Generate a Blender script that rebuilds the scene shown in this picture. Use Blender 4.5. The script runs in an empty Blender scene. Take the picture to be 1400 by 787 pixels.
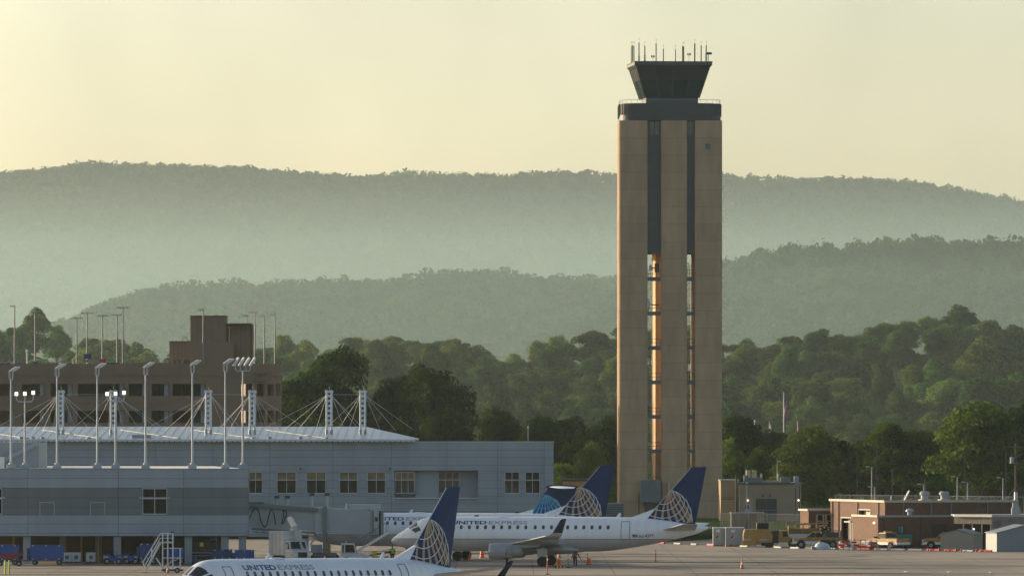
import bpy, bmesh, math, random
import numpy as np
from mathutils import Vector, Matrix

scene = bpy.context.scene
COL = scene.collection
R = math.radians
# ---------------------------------------------------------------- camera
F = 10500.0          # focal length in photo pixels (270 mm on 36 mm, 1400 px wide)
CH = 14.1            # camera height over the apron
HY = 578.0           # photo row of the horizon
cam_d = bpy.data.cameras.new('camera')
cam_d.lens = 270.0; cam_d.sensor_width = 36.0
cam_d.clip_start = 1.0; cam_d.clip_end = 60000.0
cam_d.shift_y = (HY - 393.5) / 1400.0
cam = bpy.data.objects.new('camera', cam_d); COL.objects.link(cam)
cam.location = (0, 0, CH); cam.rotation_euler = (R(90), 0, 0)
scene.camera = cam
# ---------------------------------------------------------------- sky, sun, exposure
SUN_EL, SUN_LEFT = 11.0, 57.0        # degrees; sun stands left of and beyond the scene
wd = bpy.data.worlds.new('World'); scene.world = wd; wd.use_nodes = True
nt = wd.node_tree; nt.nodes.clear()
sky = nt.nodes.new('ShaderNodeTexSky'); sky.sky_type = 'NISHITA'; sky.sun_disc = False
sky.sun_elevation = R(SUN_EL); sky.sun_rotation = R(-SUN_LEFT)
sky.altitude = 100.0; sky.air_density = 0.72; sky.dust_density = 2.1; sky.ozone_density = 0.1
bg = nt.nodes.new('ShaderNodeBackground'); bg.inputs['Strength'].default_value = 0.14
wo = nt.nodes.new('ShaderNodeOutputWorld')
# faint uneven high haze over the whole sky
wtc = nt.nodes.new('ShaderNodeTexCoord'); wmp = nt.nodes.new('ShaderNodeMapping'); wmp.inputs['Scale'].default_value = (30, 30, 18); wmp.inputs['Location'].default_value = (2.35, 1.7, 0.4)
wnz = nt.nodes.new('ShaderNodeTexNoise'); wnz.inputs['Scale'].default_value = 1.0; wnz.inputs['Detail'].default_value = 2.5; wnz.inputs['Roughness'].default_value = 0.45
wmr = nt.nodes.new('ShaderNodeMapRange'); wmr.inputs['From Min'].default_value = 0.3; wmr.inputs['From Max'].default_value = 0.7; wmr.inputs['To Min'].default_value = 0.90; wmr.inputs['To Max'].default_value = 1.14
wsc = nt.nodes.new('ShaderNodeVectorMath'); wsc.operation = 'SCALE'
nt.links.new(wtc.outputs['Generated'], wmp.inputs[0]); nt.links.new(wmp.outputs[0], wnz.inputs['Vector']); nt.links.new(wnz.outputs[0], wmr.inputs[0])
nt.links.new(sky.outputs[0], wsc.inputs[0]); nt.links.new(wmr.outputs[0], wsc.inputs['Scale'])
nt.links.new(wsc.outputs[0], bg.inputs['Color']); nt.links.new(bg.outputs[0], wo.inputs['Surface'])
sun_d = bpy.data.lights.new('sun', 'SUN'); sun_d.energy = 4.8; sun_d.angle = R(0.6)
sun_d.color = (1.0, 0.83, 0.58)
sun = bpy.data.objects.new('sun', sun_d); COL.objects.link(sun)
sv = Vector((-math.sin(R(SUN_LEFT)) * math.cos(R(SUN_EL)), math.cos(R(SUN_LEFT)) * math.cos(R(SUN_EL)), math.sin(R(SUN_EL))))
sun.rotation_euler = sv.to_track_quat('Z', 'Y').to_euler(); sun.location = (-200, 300, 200)
vs = scene.view_settings
vs.view_transform = 'Standard'; vs.look = 'None'; vs.gamma = 1.0; vs.use_curve_mapping = False
vs.exposure = 0.36
scene.render.engine = 'CYCLES'
# ---------------------------------------------------------------- helpers
def X(px, D): return (px - 700.0) * D / F
def Z(py, D): return CH - (py - HY) * D / F
def DG(py): return CH * F / (py - HY)          # distance of a ground point seen at photo row py

def mat(name, col, rough=0.6, metal=0.0, var=0.12, scale=0.6, bump=0.0, spec=0.5, emit=None, est=0.0, fine=None, streak=None, rnd=0.0):
    m = bpy.data.materials.new(name); m.use_nodes = True
    n = m.node_tree.nodes; l = m.node_tree.links
    b = n['Principled BSDF']
    b.inputs['Roughness'].default_value = rough; b.inputs['Metallic'].default_value = metal
    b.inputs['Specular IOR Level'].default_value = spec
    c4 = (*col, 1)
    if var > 0:
        tc = n.new('ShaderNodeNewGeometry'); nz = n.new('ShaderNodeTexNoise')
        nz.inputs['Scale'].default_value = scale; nz.inputs['Detail'].default_value = 6.0; nz.inputs['Roughness'].default_value = 0.6
        src = tc.outputs['Position']
        if streak:
            mp = n.new('ShaderNodeMapping'); mp.inputs['Scale'].default_value = streak; l.new(src, mp.inputs[0]); src = mp.outputs[0]
        l.new(src, nz.inputs['Vector'])
        mr = n.new('ShaderNodeMapRange'); mr.inputs['From Min'].default_value = 0.3; mr.inputs['From Max'].default_value = 0.7
        mr.inputs['To Min'].default_value = 1 - var; mr.inputs['To Max'].default_value = 1 + var
        l.new(nz.outputs[0], mr.inputs[0])
        mx = n.new('ShaderNodeVectorMath'); mx.operation = 'SCALE'; mx.inputs[0].default_value = col
        fac = mr.outputs[0]
        if rnd > 0:
            oi = n.new('ShaderNodeObjectInfo'); m3 = n.new('ShaderNodeMapRange'); m3.inputs['To Min'].default_value = 1-rnd; m3.inputs['To Max'].default_value = 1+rnd
            mu = n.new('ShaderNodeMath'); mu.operation = 'MULTIPLY'; l.new(oi.outputs['Random'], m3.inputs[0]); l.new(m3.outputs[0], mu.inputs[0]); l.new(fac, mu.inputs[1]); fac = mu.outputs[0]
        l.new(fac, mx.inputs['Scale']); l.new(mx.outputs[0], b.inputs['Base Color'])
        if bump > 0:
            bp = n.new('ShaderNodeBump'); bp.inputs['Strength'].default_value = bump; bp.inputs['Distance'].default_value = 0.05
            nf = n.new('ShaderNodeTexNoise'); nf.inputs['Scale'].default_value = fine or scale * 8; l.new(tc.outputs['Position'], nf.inputs['Vector'])
            l.new(nf.outputs[0], bp.inputs['Height']); l.new(bp.outputs[0], b.inputs['Normal'])
    else:
        b.inputs['Base Color'].default_value = c4
    if emit:
        b.inputs['Emission Color'].default_value = (*emit, 1); b.inputs['Emission Strength'].default_value = est
    return m

def leaf_mat(name, col, col2, scale=0.25, transl=0.3, objvar=0.0, nlo=0.35, nhi=0.65):
    m = bpy.data.materials.new(name); m.use_nodes = True
    n = m.node_tree.nodes; l = m.node_tree.links; n.clear()
    out = n.new('ShaderNodeOutputMaterial'); mix = n.new('ShaderNodeMixShader'); mix.inputs[0].default_value = transl
    d = n.new('ShaderNodeBsdfDiffuse'); t = n.new('ShaderNodeBsdfTranslucent')
    g = n.new('ShaderNodeNewGeometry'); nz = n.new('ShaderNodeTexNoise'); nz.inputs['Scale'].default_value = scale; nz.inputs['Detail'].default_value = 3
    l.new(g.outputs['Position'], nz.inputs['Vector'])
    mr = n.new('ShaderNodeMapRange'); mr.inputs['From Min'].default_value = nlo; mr.inputs['From Max'].default_value = nhi
    l.new(nz.outputs[0], mr.inputs[0])
    mc = n.new('ShaderNodeMix'); mc.data_type = 'RGBA'; mc.inputs[6].default_value = (*col, 1); mc.inputs[7].default_value = (*col2, 1)
    l.new(mr.outputs[0], mc.inputs[0])
    src = mc.outputs[2]
    if objvar > 0:
        oi = n.new('ShaderNodeObjectInfo'); hs = n.new('ShaderNodeHueSaturation')
        m1 = n.new('ShaderNodeMapRange'); m1.inputs['To Min'].default_value = 0.5 - 0.045 * objvar; m1.inputs['To Max'].default_value = 0.5 + 0.035 * objvar
        m2 = n.new('ShaderNodeMapRange'); m2.inputs['To Min'].default_value = 1 - 0.35 * objvar; m2.inputs['To Max'].default_value = 1 + 0.45 * objvar
        wn = n.new('ShaderNodeTexWhiteNoise'); wn.noise_dimensions = '1D'; l.new(oi.outputs['Random'], wn.inputs['W'])
        l.new(oi.outputs['Random'], m1.inputs[0]); l.new(wn.outputs['Value'], m2.inputs[0])
        l.new(m1.outputs[0], hs.inputs['Hue']); l.new(m2.outputs[0], hs.inputs['Value']); l.new(src, hs.inputs['Color'])
        src = hs.outputs[0]
    l.new(src, d.inputs[0]); l.new(src, t.inputs[0]); l.new(d.outputs[0], mix.inputs[1]); l.new(t.outputs[0], mix.inputs[2])
    l.new(mix.outputs[0], out.inputs['Surface'])
    return m

class MB:
    """collects shapes; build() links them as ONE mesh object"""
    def __init__(s): s.v = []; s.f = []; s.mi = []; s.cur = 0
    def add(s, vs_, fs_):
        o = len(s.v); s.v += [tuple(p) for p in vs_]
        for f in fs_: s.f.append([i + o for i in f]); s.mi.append(s.cur)
        return s
    def box(s, x0, x1, y0, y1, z0, z1):
        return s.add([(x0,y0,z0),(x1,y0,z0),(x1,y1,z0),(x0,y1,z0),(x0,y0,z1),(x1,y0,z1),(x1,y1,z1),(x0,y1,z1)],
                     [(0,3,2,1),(4,5,6,7),(0,1,5,4),(1,2,6,5),(2,3,7,6),(3,0,4,7)])
    def prism(s, poly, a, b, axis='y'):
        """poly: 2-D outline (u,w); axis y -> (u,.,w) extruded from a to b; x -> (.,u,w); z -> (u,w,.)"""
        n = len(poly)
        def P(u, w, t): return (u, t, w) if axis == 'y' else ((t, u, w) if axis == 'x' else (u, w, t))
        vs_ = [P(u, w, a) for u, w in poly] + [P(u, w, b) for u, w in poly]
        fs_ = [tuple(range(n))[::-1], tuple(range(n, 2*n))] + [(i, (i+1) % n, n+(i+1) % n, n+i) for i in range(n)]
        return s.add(vs_, fs_)
    def tube(s, pts, r, n=8, caps=True):
        pts = [Vector(p) for p in pts]; rs = r if isinstance(r, (list, tuple)) else [r]*len(pts)
        base = len(s.v); k = len(pts)
        prev = None
        for i, p in enumerate(pts):
            d = (pts[min(i+1, k-1)] - pts[max(i-1, 0)]).normalized()
            if prev is None:
                up = Vector((0,0,1)) if abs(d.z) < 0.9 else Vector((1,0,0))
                u = d.cross(up).normalized()
            else:
                u = (prev - d*prev.dot(d)).normalized()
            prev = u; w = d.cross(u)
            for j in range(n):
                a = 2*math.pi*j/n
                s.v.append(tuple(p + (u*math.cos(a) + w*math.sin(a))*rs[i]))
        for i in range(k-1):
            for j in range(n):
                s.f.append([base+i*n+j, base+i*n+(j+1)%n, base+(i+1)*n+(j+1)%n, base+(i+1)*n+j]); s.mi.append(s.cur)
        if caps:
            s.f.append([base+j for j in range(n)][::-1]); s.mi.append(s.cur)
            s.f.append([base+(k-1)*n+j for j in range(n)]); s.mi.append(s.cur)
        return s
    def bar(s, p, q, w, h=None):
        """rectangular bar from p to q"""
        p = Vector(p); q = Vector(q); h = h or w; d = (q-p).normalized()
        up = Vector((0,0,1)) if abs(d.z) < 0.95 else Vector((1,0,0))
        u = d.cross(up).normalized()*w/2; t = u.cross(d).normalized()*h/2
        vs_ = [c + a*u + b*t for c in (p, q) for a, b in ((-1,-1),(1,-1),(1,1),(-1,1))]
        return s.add(vs_, [(0,1,2,3),(7,6,5,4),(0,4,5,1),(1,5,6,2),(2,6,7,3),(3,7,4,0)])
    def loft(s, rings, cap=True):
        n = len(rings[0]); o = len(s.v)
        for r_ in rings: s.v += [tuple(p) for p in r_]
        for i in range(len(rings)-1):
            for j in range(n):
                s.f.append([o+i*n+j, o+i*n+(j+1)%n, o+(i+1)*n+(j+1)%n, o+(i+1)*n+j]); s.mi.append(s.cur)
        if cap:
            s.f.append([o+j for j in range(n)][::-1]); s.mi.append(s.cur)
            s.f.append([o+(len(rings)-1)*n+j for j in range(n)]); s.mi.append(s.cur)
        return s
    def lathe(s, prof, c=(0,0,0), axis='z', n=16):
        """prof: list of (radius, t) along the axis"""
        rings = []
        for r_, t in prof:
            ring = []
            for j in range(n):
                a = 2*math.pi*j/n; u, w = r_*math.cos(a), r_*math.sin(a)
                p = (u, w, t) if axis == 'z' else ((t, u, w) if axis == 'x' else (u, t, w))
                ring.append((p[0]+c[0], p[1]+c[1], p[2]+c[2]))
            rings.append(ring)
        return s.loft(rings)
    def mesh(s, name, mats, smooth=False, bevel=0.0):
        me = bpy.data.meshes.new(name)
        me.from_pydata(s.v, [], s.f)
        for m in (mats if isinstance(mats, (list, tuple)) else [mats]): me.materials.append(m)
        if any(s.mi): me.polygons.foreach_set('material_index', s.mi)
        bm = bmesh.new(); bm.from_mesh(me)
        if bevel > 0: bmesh.ops.bevel(bm, geom=bm.edges[:], offset=bevel, segments=1, affect='EDGES', clamp_overlap=True)
        bmesh.ops.recalc_face_normals(bm, faces=bm.faces[:]); bm.to_mesh(me); bm.free()
        if smooth:
            me.polygons.foreach_set('use_smooth', [True]*len(me.polygons))
            try: me.set_sharp_from_angle(angle=R(40))
            except Exception: pass
        me.update()
        return me
    def build(s, name, mats, parent=None, smooth=False, bevel=0.0, label=None):
        return obj(name, s.mesh(name, mats, smooth, bevel), parent, label=label)

def new_object(name, data):
    for k in range(6):      # object creation can fail spuriously: try again
        try: return bpy.data.objects.new(name, data)
        except MemoryError: pass
    return bpy.data.objects.new(name, data)
def obj(name, me, parent=None, loc=None, rotz=None, label=None):
    o = new_object(name, me); COL.objects.link(o)
    if parent: o.parent = parent
    if loc: o.location = loc
    if rotz: o.rotation_euler = (0, 0, rotz)
    if label: o['label'] = label
    return o
def tag(o, label, cat, group=None):
    o['label'] = label; o['category'] = cat
    if group: o['group'] = group
    return o
def thing(name, label, cat, loc=(0,0,0), rotz=0.0, group=None):
    o = new_object(name, None); COL.objects.link(o); o.empty_display_size = 0.5
    o.location = loc; o.rotation_euler = (0, 0, rotz)
    return tag(o, label, cat, group)
def struct(o): o['kind'] = 'structure'; return o
def stuff(o): o['kind'] = 'stuff'; return o
def dup(root, loc, rotz, label=None, group=None, scale=None):
    def cp(o, parent):
        c = o.copy(); COL.objects.link(c); c.parent = parent
        for ch in list(o.children): cp(ch, c)
        return c
    kids = list(root.children)
    r = root.copy(); COL.objects.link(r)
    for ch in kids: cp(ch, r)
    r.location = loc; r.rotation_euler = (0, 0, rotz)
    if scale: r.scale = scale
    if label: r['label'] = label
    if group: r['group'] = group
    return r
_cache = {}
def boxmesh(key, w, d, h, m, bevel=0.0, name='panel'):
    """shared box mesh centred in x, from y=0 back to d, z 0..h"""
    k = (key, round(w, 3), round(d, 3), round(h, 3))
    if k not in _cache: _cache[k] = MB().box(-w/2, w/2, 0, d, 0, h).mesh(name, m, bevel=bevel)
    return _cache[k]

# ---------------------------------------------------------------- materials
M = {}
def dm(k, *a, **kw): M[k] = mat(k, *a, **kw)
dm('concrete_apron', (0.35,0.295,0.23), 0.8, var=0.22, scale=0.05, bump=0.15, fine=3, streak=(1,0.25,1), spec=0.15)
dm('asphalt', (0.06,0.06,0.06), 0.85, var=0.2, scale=0.3)
dm('grass', (0.045,0.075,0.02), 0.9, var=0.3, scale=0.3, spec=0.0)
dm('valley', (0.020,0.034,0.012), 0.95, var=0.3, scale=0.02, spec=0.0)
dm('panel_light', (0.30,0.345,0.385), 0.5, var=0.09, scale=0.5, streak=(1,1,0.2), rnd=0.06)
dm('panel_dark', (0.155,0.175,0.185), 0.5, var=0.09, scale=0.5, streak=(1,1,0.2), rnd=0.05)
dm('joint', (0.10,0.11,0.12), 0.8, var=0)
dm('frame_white', (0.62,0.64,0.65), 0.45, var=0.05)
dm('glass_dark', (0.012,0.013,0.011), 0.06, var=0, spec=0.3)
dm('glass_gold', (0.030,0.022,0.012), 0.05, var=0, spec=0.5)  # brown glass tint stands in for warm reflections
dm('gold_reflection', (0.17,0.125,0.065), 0.15, var=0.5, scale=1.2)  # tan pane colour imitates the golden horizon reflected in the glass
dm('roof_metal', (0.31,0.38,0.44), 0.38, metal=0.25, var=0.08, scale=0.3)
dm('roof_white', (0.80,0.76,0.68), 0.7, var=0.08, scale=0.4)
dm('steel_white', (0.60,0.63,0.66), 0.4, var=0.05)
dm('mast_grey', (0.46,0.50,0.54), 0.45, var=0.05)
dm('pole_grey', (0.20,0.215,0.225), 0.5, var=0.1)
dm('steel_grey', (0.30,0.32,0.34), 0.45, metal=0.4, var=0.1)
dm('steel_dark', (0.05,0.055,0.06), 0.5, var=0.1)
dm('galv', (0.45,0.47,0.48), 0.45, metal=0.5, var=0.1)
dm('black', (0.012,0.012,0.013), 0.6, var=0)
dm('rubber', (0.015,0.015,0.016), 0.85, var=0.1)
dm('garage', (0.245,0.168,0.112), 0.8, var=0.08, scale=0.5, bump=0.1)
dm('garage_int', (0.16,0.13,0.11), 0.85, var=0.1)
dm('brick_dark', (0.135,0.085,0.06), 0.85, var=0.15, scale=1.0)
dm('tower_joint', (0.30,0.20,0.125), 0.9, var=0.1)
dm('tower_conc', (0.49,0.325,0.20), 0.8, rnd=0.05, var=0.17, scale=0.45, bump=0.2, fine=4, streak=(1,1,0.25))
dm('core_conc', (0.55,0.38,0.22), 0.8, var=0.08)  # warm tone imitates sunlight bounced inside the shaft
dm('tower_blue', (0.058,0.068,0.075), 0.45, var=0.1, scale=0.4)
dm('tower_cab', (0.075,0.085,0.088), 0.4, var=0.05)
dm('tower_shade', (0.05,0.055,0.055), 0.35, var=0.03, spec=0.5)
dm('tower_glass', (0.02,0.045,0.05), 0.05, var=0, spec=0.9)
dm('stucco', (0.34,0.25,0.165), 0.85, var=0.08, scale=0.8, bump=0.1)
dm('stucco_warm', (0.40,0.27,0.15), 0.85, var=0.08, scale=0.8)
dm('brick', (0.145,0.070,0.041), 0.85, var=0.2, scale=1.5)
dm('trim', (0.48,0.43,0.35), 0.6, var=0.08)
dm('door_green', (0.028,0.045,0.045), 0.5, var=0.1)
dm('door_brown', (0.05,0.035,0.028), 0.6, var=0.1)
dm('rust_wall', (0.22,0.18,0.17), 0.8, var=0.5, scale=1.2)
dm('wood_skirt', (0.20,0.17,0.14), 0.8, var=0.3, scale=2.0, streak=(3,3,0.3))
dm('shed_beige', (0.36,0.32,0.25), 0.6, var=0.06)
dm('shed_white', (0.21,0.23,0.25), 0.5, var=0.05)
dm('plane_white', (0.86,0.87,0.88), 0.28, var=0.03, scale=0.3)
dm('belly_grey', (0.42,0.42,0.42), 0.35, var=0.06)
dm('gold_line', (0.45,0.28,0.10), 0.4, var=0)
dm('blue_fin', (0.002,0.025,0.105), 0.45, var=0.05, spec=0.25)
dm('globe_gold', (0.42,0.28,0.16), 0.35, var=0.05)
dm('globe_white', (0.66,0.68,0.70), 0.35, var=0)
dm('globe_cyan', (0.10,0.42,0.62), 0.35, var=0.05)
dm('winglet_blue', (0.004,0.014,0.045), 0.4, var=0, spec=0.3)  # blue darkened: the winglet's shade is put into the colour
dm('blue_mid', (0.006,0.10,0.33), 0.45, var=0.05, spec=0.25)
dm('text_blue', (0.006,0.040,0.17), 0.4, var=0)
dm('text_grey', (0.30,0.32,0.34), 0.4, var=0)
dm('plane_glass', (0.03,0.032,0.034), 0.08, var=0, spec=0.8)
dm('cabin_window', (0.07,0.072,0.072), 0.2, var=0.15, scale=0.8)
dm('outline', (0.16,0.17,0.18), 0.6, var=0)
dm('wing_grey', (0.37,0.38,0.385), 0.35, var=0.05)
dm('bare_metal', (0.60,0.58,0.55), 0.3, metal=0.9, var=0.05)
dm('nacelle', (0.31,0.33,0.36), 0.35, var=0.04)
dm('nacelle_in', (0.02,0.02,0.022), 0.5, var=0)
dm('cart_blue', (0.010,0.070,0.30), 0.4, var=0.12, scale=1.5)
dm('cart_blue_dark', (0.008,0.04,0.16), 0.45, var=0.12)
dm('bridge_grey', (0.40,0.435,0.44), 0.5, var=0.08, scale=0.8)
dm('bridge_dark', (0.15,0.17,0.18), 0.5, var=0.1)
dm('truck_white', (0.52,0.53,0.54), 0.35, var=0.06)
dm('gold_paint', (0.36,0.20,0.035), 0.4, var=0.10, scale=1.0)
dm('amber_dark', (0.30,0.17,0.03), 0.5, var=0.1)
dm('container', (0.31,0.33,0.345), 0.5, var=0.06)
dm('orange', (0.75,0.13,0.02), 0.5, var=0.05)
dm('orange_vest', (0.85,0.20,0.02), 0.6, var=0.08)
dm('lime_vest', (0.25,0.75,0.03), 0.6, var=0.08)
dm('red', (0.45,0.03,0.02), 0.5, var=0.1)
dm('red_cart', (0.22,0.02,0.018), 0.5, var=0.1)
dm('white_plastic', (0.75,0.75,0.74), 0.5, var=0.05)
dm('teal', (0.01,0.16,0.15), 0.5, var=0.1)
dm('yellow', (0.70,0.45,0.02), 0.5, var=0.1)
dm('lime', (0.45,0.60,0.03), 0.5, var=0.05)
dm('skin', (0.32,0.18,0.11), 0.6, var=0.05)
dm('navy_cloth', (0.015,0.018,0.03), 0.8, var=0.1)
dm('hair', (0.015,0.012,0.01), 0.7, var=0)
dm('tarp', (0.50,0.56,0.62), 0.6, var=0.15, scale=2)
dm('tan_tank', (0.50,0.42,0.22), 0.6, var=0.1)
dm('trunk', (0.08,0.06,0.045), 0.9, var=0.2, scale=2)
dm('pole_wood', (0.11,0.085,0.065), 0.85, var=0.2, scale=2)
dm('flag_red', (0.40,0.03,0.04), 0.8, var=0); dm('flag_blue', (0.02,0.03,0.12), 0.8, var=0); dm('flag_white', (0.4,0.4,0.4), 0.8, var=0)
dm('sign_blue', (0.02,0.035,0.16), 0.5, var=0); dm('sign_red', (0.30,0.025,0.05), 0.5, var=0)
dm('car_silver', (0.45,0.47,0.49), 0.3, metal=0.4, var=0.03); dm('car_dark', (0.03,0.035,0.045), 0.3, var=0.03)
dm('lamp_lit', (0.9,0.85,0.75), 0.5, var=0, emit=(1.0,0.86,0.66), est=1.6)
dm('lamp_glass', (0.75,0.74,0.70), 0.2, var=0)
dm('far_roof', (0.30,0.24,0.20), 0.8, var=0.1)
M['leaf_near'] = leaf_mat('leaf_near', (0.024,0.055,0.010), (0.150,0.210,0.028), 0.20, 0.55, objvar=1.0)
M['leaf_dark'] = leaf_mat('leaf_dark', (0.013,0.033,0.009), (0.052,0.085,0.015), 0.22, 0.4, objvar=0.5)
M['leaf_lit'] = leaf_mat('leaf_lit', (0.036,0.076,0.013), (0.130,0.185,0.028), 0.20, 0.55, objvar=0.2)  # brighter leaf colours stand in for sunlight on these crowns
M['leaf_band'] = leaf_mat('leaf_band', (0.036,0.080,0.020), (0.135,0.205,0.042), 0.06, 0.5, objvar=1.0)
M['leaf_far'] = leaf_mat('leaf_far', (0.022,0.048,0.018), (0.062,0.102,0.030), 0.02, 0.35)
# ================================================================ ground, hills, woods
def interp(pts, x):
    xs = [p[0] for p in pts]; ys = [p[1] for p in pts]
    return float(np.interp(x, xs, ys))
def sheet(name, pts, z, m, kind='structure'):
    o = MB().add([(x, y, z) for x, y in pts], [tuple(range(len(pts)))]).build(name, m)
    if kind: o['kind'] = kind
    return o
sheet('ground', [(-5200,-300),(5200,-300),(5200,15800),(-5200,15800)], -0.02, M['valley'])
# apron: its far edge runs slightly oblique at the right, as the kerb barriers show
sheet('apron', [(-260,60),(260,60),(120, 836),(40, 846),(X(985,884), 884),(X(890,903), 903),(X(880,935),935),(-260, 935)], -0.008, M['concrete_apron'])
sheet('service_yard', [(X(985,884), 884.2),(40,846.2),(120,836.2),(160,1000),(X(1100,1000),1000),(X(960,930),930),(X(890,904),904)], -0.012, M['asphalt'])
sheet('lawn', [(X(840,1030),1030),(X(1140,1010),1010),(160,1010),(200,1400),(-300,1400),(-300,1210),(X(840,1180),1180)], -0.012, M['grass'])
# pour joints of the apron slabs
jb = MB()
for i, y in enumerate(np.arange(640, 930, 7.6)):
    w = 0.05; yy = float(y)
    jb.add([(-120,yy,0.0),(min(90, 130-(yy-640)*0.2) if yy < 840 else X(890,900),yy,0.0),(min(90,130-(yy-640)*0.2) if yy < 840 else X(890,900),yy+w,0.0),(-120,yy+w,0.0)], [(0,1,2,3)])
for x in np.arange(-112, 62, 7.6):
    jb.add([(x,600,0.0),(x+0.05,600,0.0),(x+0.05,838 if x > 36 else 900,0.0),(x,838 if x > 36 else 900,0.0)], [(0,1,2,3)])
struct(jb.build('apron_joints', M['asphalt']))
# tyre rubber, stains and shadow bands painted as long patches, painted lead-in line
rng = random.Random(5)
sb = MB()
dm('line_yellow', (0.42,0.28,0.05), 0.7, var=0.3, scale=1.5)
dm('stain_shadow', (0.15,0.13,0.105), 0.8, var=0.25, scale=0.4)  # dark tone for stains and painted shadow bands alike
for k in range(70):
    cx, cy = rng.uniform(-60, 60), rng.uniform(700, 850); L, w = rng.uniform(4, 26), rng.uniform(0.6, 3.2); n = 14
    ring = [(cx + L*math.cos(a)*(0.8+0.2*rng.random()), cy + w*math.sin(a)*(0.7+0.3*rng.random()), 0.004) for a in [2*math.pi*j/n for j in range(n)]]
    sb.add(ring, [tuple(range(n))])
struct(sb.build('apron_stains_shadows', M['stain_shadow']))
lb = MB()
for (xa, ya, xb, yb) in ((-60,735,36,727),(-40,780,30,800),(-20,700,60,716),(10,806,44,838)):
    d = Vector((xb-xa, yb-ya, 0)).normalized(); nn = Vector((-d.y, d.x, 0))*0.09
    lb.add([(xa-nn.x,ya-nn.y,0.008),(xb-nn.x,yb-nn.y,0.008),(xb+nn.x,yb+nn.y,0.008),(xa+nn.x,ya+nn.y,0.008)], [(0,1,2,3)])
struct(lb.build('painted_lines', M['line_yellow']))

LOBE = (0.09, 0.17)
def make_crown(seed, nleaf, leaf, lobes, W, H, z0, flat=1.0):
    """leaf quads on and inside a cluster of lobes; returns (N*4,3) verts and lobe centres"""
    g = np.random.default_rng(seed); cs = []
    nb_ = max(4, lobes//6)
    for i in range(nb_):        # big limbs, each carrying a cluster of small leaf masses
        t = (i + 0.5) / nb_
        zz = z0 + H * (0.20 + 0.62 * t) + g.uniform(-0.06, 0.06)*H
        env = math.sqrt(max(0.08, 1 - (2*(0.22+0.72*t)-1.0)**2))
        a = i*2.4 + g.uniform(-0.6, 0.6); rr = W * 0.5 * env * g.uniform(0.15, 0.62); br = W*g.uniform(0.20, 0.30)
        bx0, by0 = rr*math.cos(a), rr*math.sin(a); cs.append((bx0, by0, zz, br))
        for k in range(7):
            d = g.normal(size=3); d /= np.linalg.norm(d); d[2] = abs(d[2])*0.9 - 0.25
            cs.append((bx0+d[0]*br, by0+d[1]*br, zz+d[2]*br*0.9*H/W, W*g.uniform(*LOBE)))
    cs.append((0, 0, z0 + H*0.30, W*0.32)); cs.append((0, 0, z0 + H*0.60, W*0.28))
    cs = np.array(cs); w = cs[:, 3]**2; w /= w.sum()
    idx = g.choice(len(cs), nleaf, p=w)
    d = g.normal(size=(nleaf, 3)); d /= np.linalg.norm(d, axis=1)[:, None]
    d[:, 2] = np.where(d[:, 2] < -0.35, -d[:, 2], d[:, 2])
    rad = cs[idx, 3] * (0.62 + 0.45 * g.random(nleaf)**0.6)
    c = cs[idx, :3] + d * rad[:, None] * np.array([1, 1, 0.85*flat])
    nrm = d*0.9 + g.normal(size=(nleaf, 3))*0.42; nrm /= np.linalg.norm(nrm, axis=1)[:, None]
    u = np.cross(nrm, g.normal(size=(nleaf, 3))); u /= np.linalg.norm(u, axis=1)[:, None]; v = np.cross(nrm, u)
    s = leaf * (0.6 + 0.8*g.random(nleaf))[:, None]
    q = np.stack([c + u*s, c + v*s*0.55 + nrm*s*0.12, c - u*s, c - v*s*0.55 + nrm*s*0.12], axis=1)
    return q.reshape(-1, 3), cs
def quads_mesh(name, v, m):
    n = len(v)//4; me = bpy.data.meshes.new(name)
    me.from_pydata(np.ascontiguousarray(v, dtype=np.float32), [], np.arange(4*n, dtype=np.int32).reshape(n, 4))
    me.materials.append(m); me.update()
    return me
def trunk_mb(cs, H, r, seed):
    mb = MB(); g = random.Random(seed)
    mb.tube([(0,0,-0.3),(0.05,0.02,H*0.18),(-0.06,0.05,H*0.45),(0.04,-0.03,H*0.80)], [r*1.25, r, r*0.7, r*0.2], 8)
    for c in cs[:9]:
        z = min(c[2]*0.62, H*0.55); mb.tube([(0,0,z*0.75),(c[0]*0.45,c[1]*0.45,(z*0.8+c[2])*0.48),(c[0],c[1],c[2])], [r*0.45, r*0.3, r*0.08], 6)
    return mb
PROTO = {}
def proto(kind, mkey, seed, nleaf, leaf, lobes, W, H, z0):
    v, cs = make_crown(seed, nleaf, leaf, lobes, W, H - z0, z0)
    PROTO[kind] = (quads_mesh('crown', v, M[mkey]), trunk_mb(cs, H, 0.32, seed).mesh('trunk', M['trunk'], smooth=True), H, W)
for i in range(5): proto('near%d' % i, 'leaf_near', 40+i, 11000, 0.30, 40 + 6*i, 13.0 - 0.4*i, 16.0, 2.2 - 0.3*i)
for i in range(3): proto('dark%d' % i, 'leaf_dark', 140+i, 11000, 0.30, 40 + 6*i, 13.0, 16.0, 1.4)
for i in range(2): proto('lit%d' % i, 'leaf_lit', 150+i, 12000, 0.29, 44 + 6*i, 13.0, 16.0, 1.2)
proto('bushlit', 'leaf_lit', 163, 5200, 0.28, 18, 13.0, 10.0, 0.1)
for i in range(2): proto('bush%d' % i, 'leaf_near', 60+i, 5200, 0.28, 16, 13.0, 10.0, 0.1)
for i in range(5): proto('band%d' % i, 'leaf_band', 80+i, 7500, 0.46, 36 + 4*i, 14.0, 18.0, 1.2 - 0.25*i)
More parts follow.
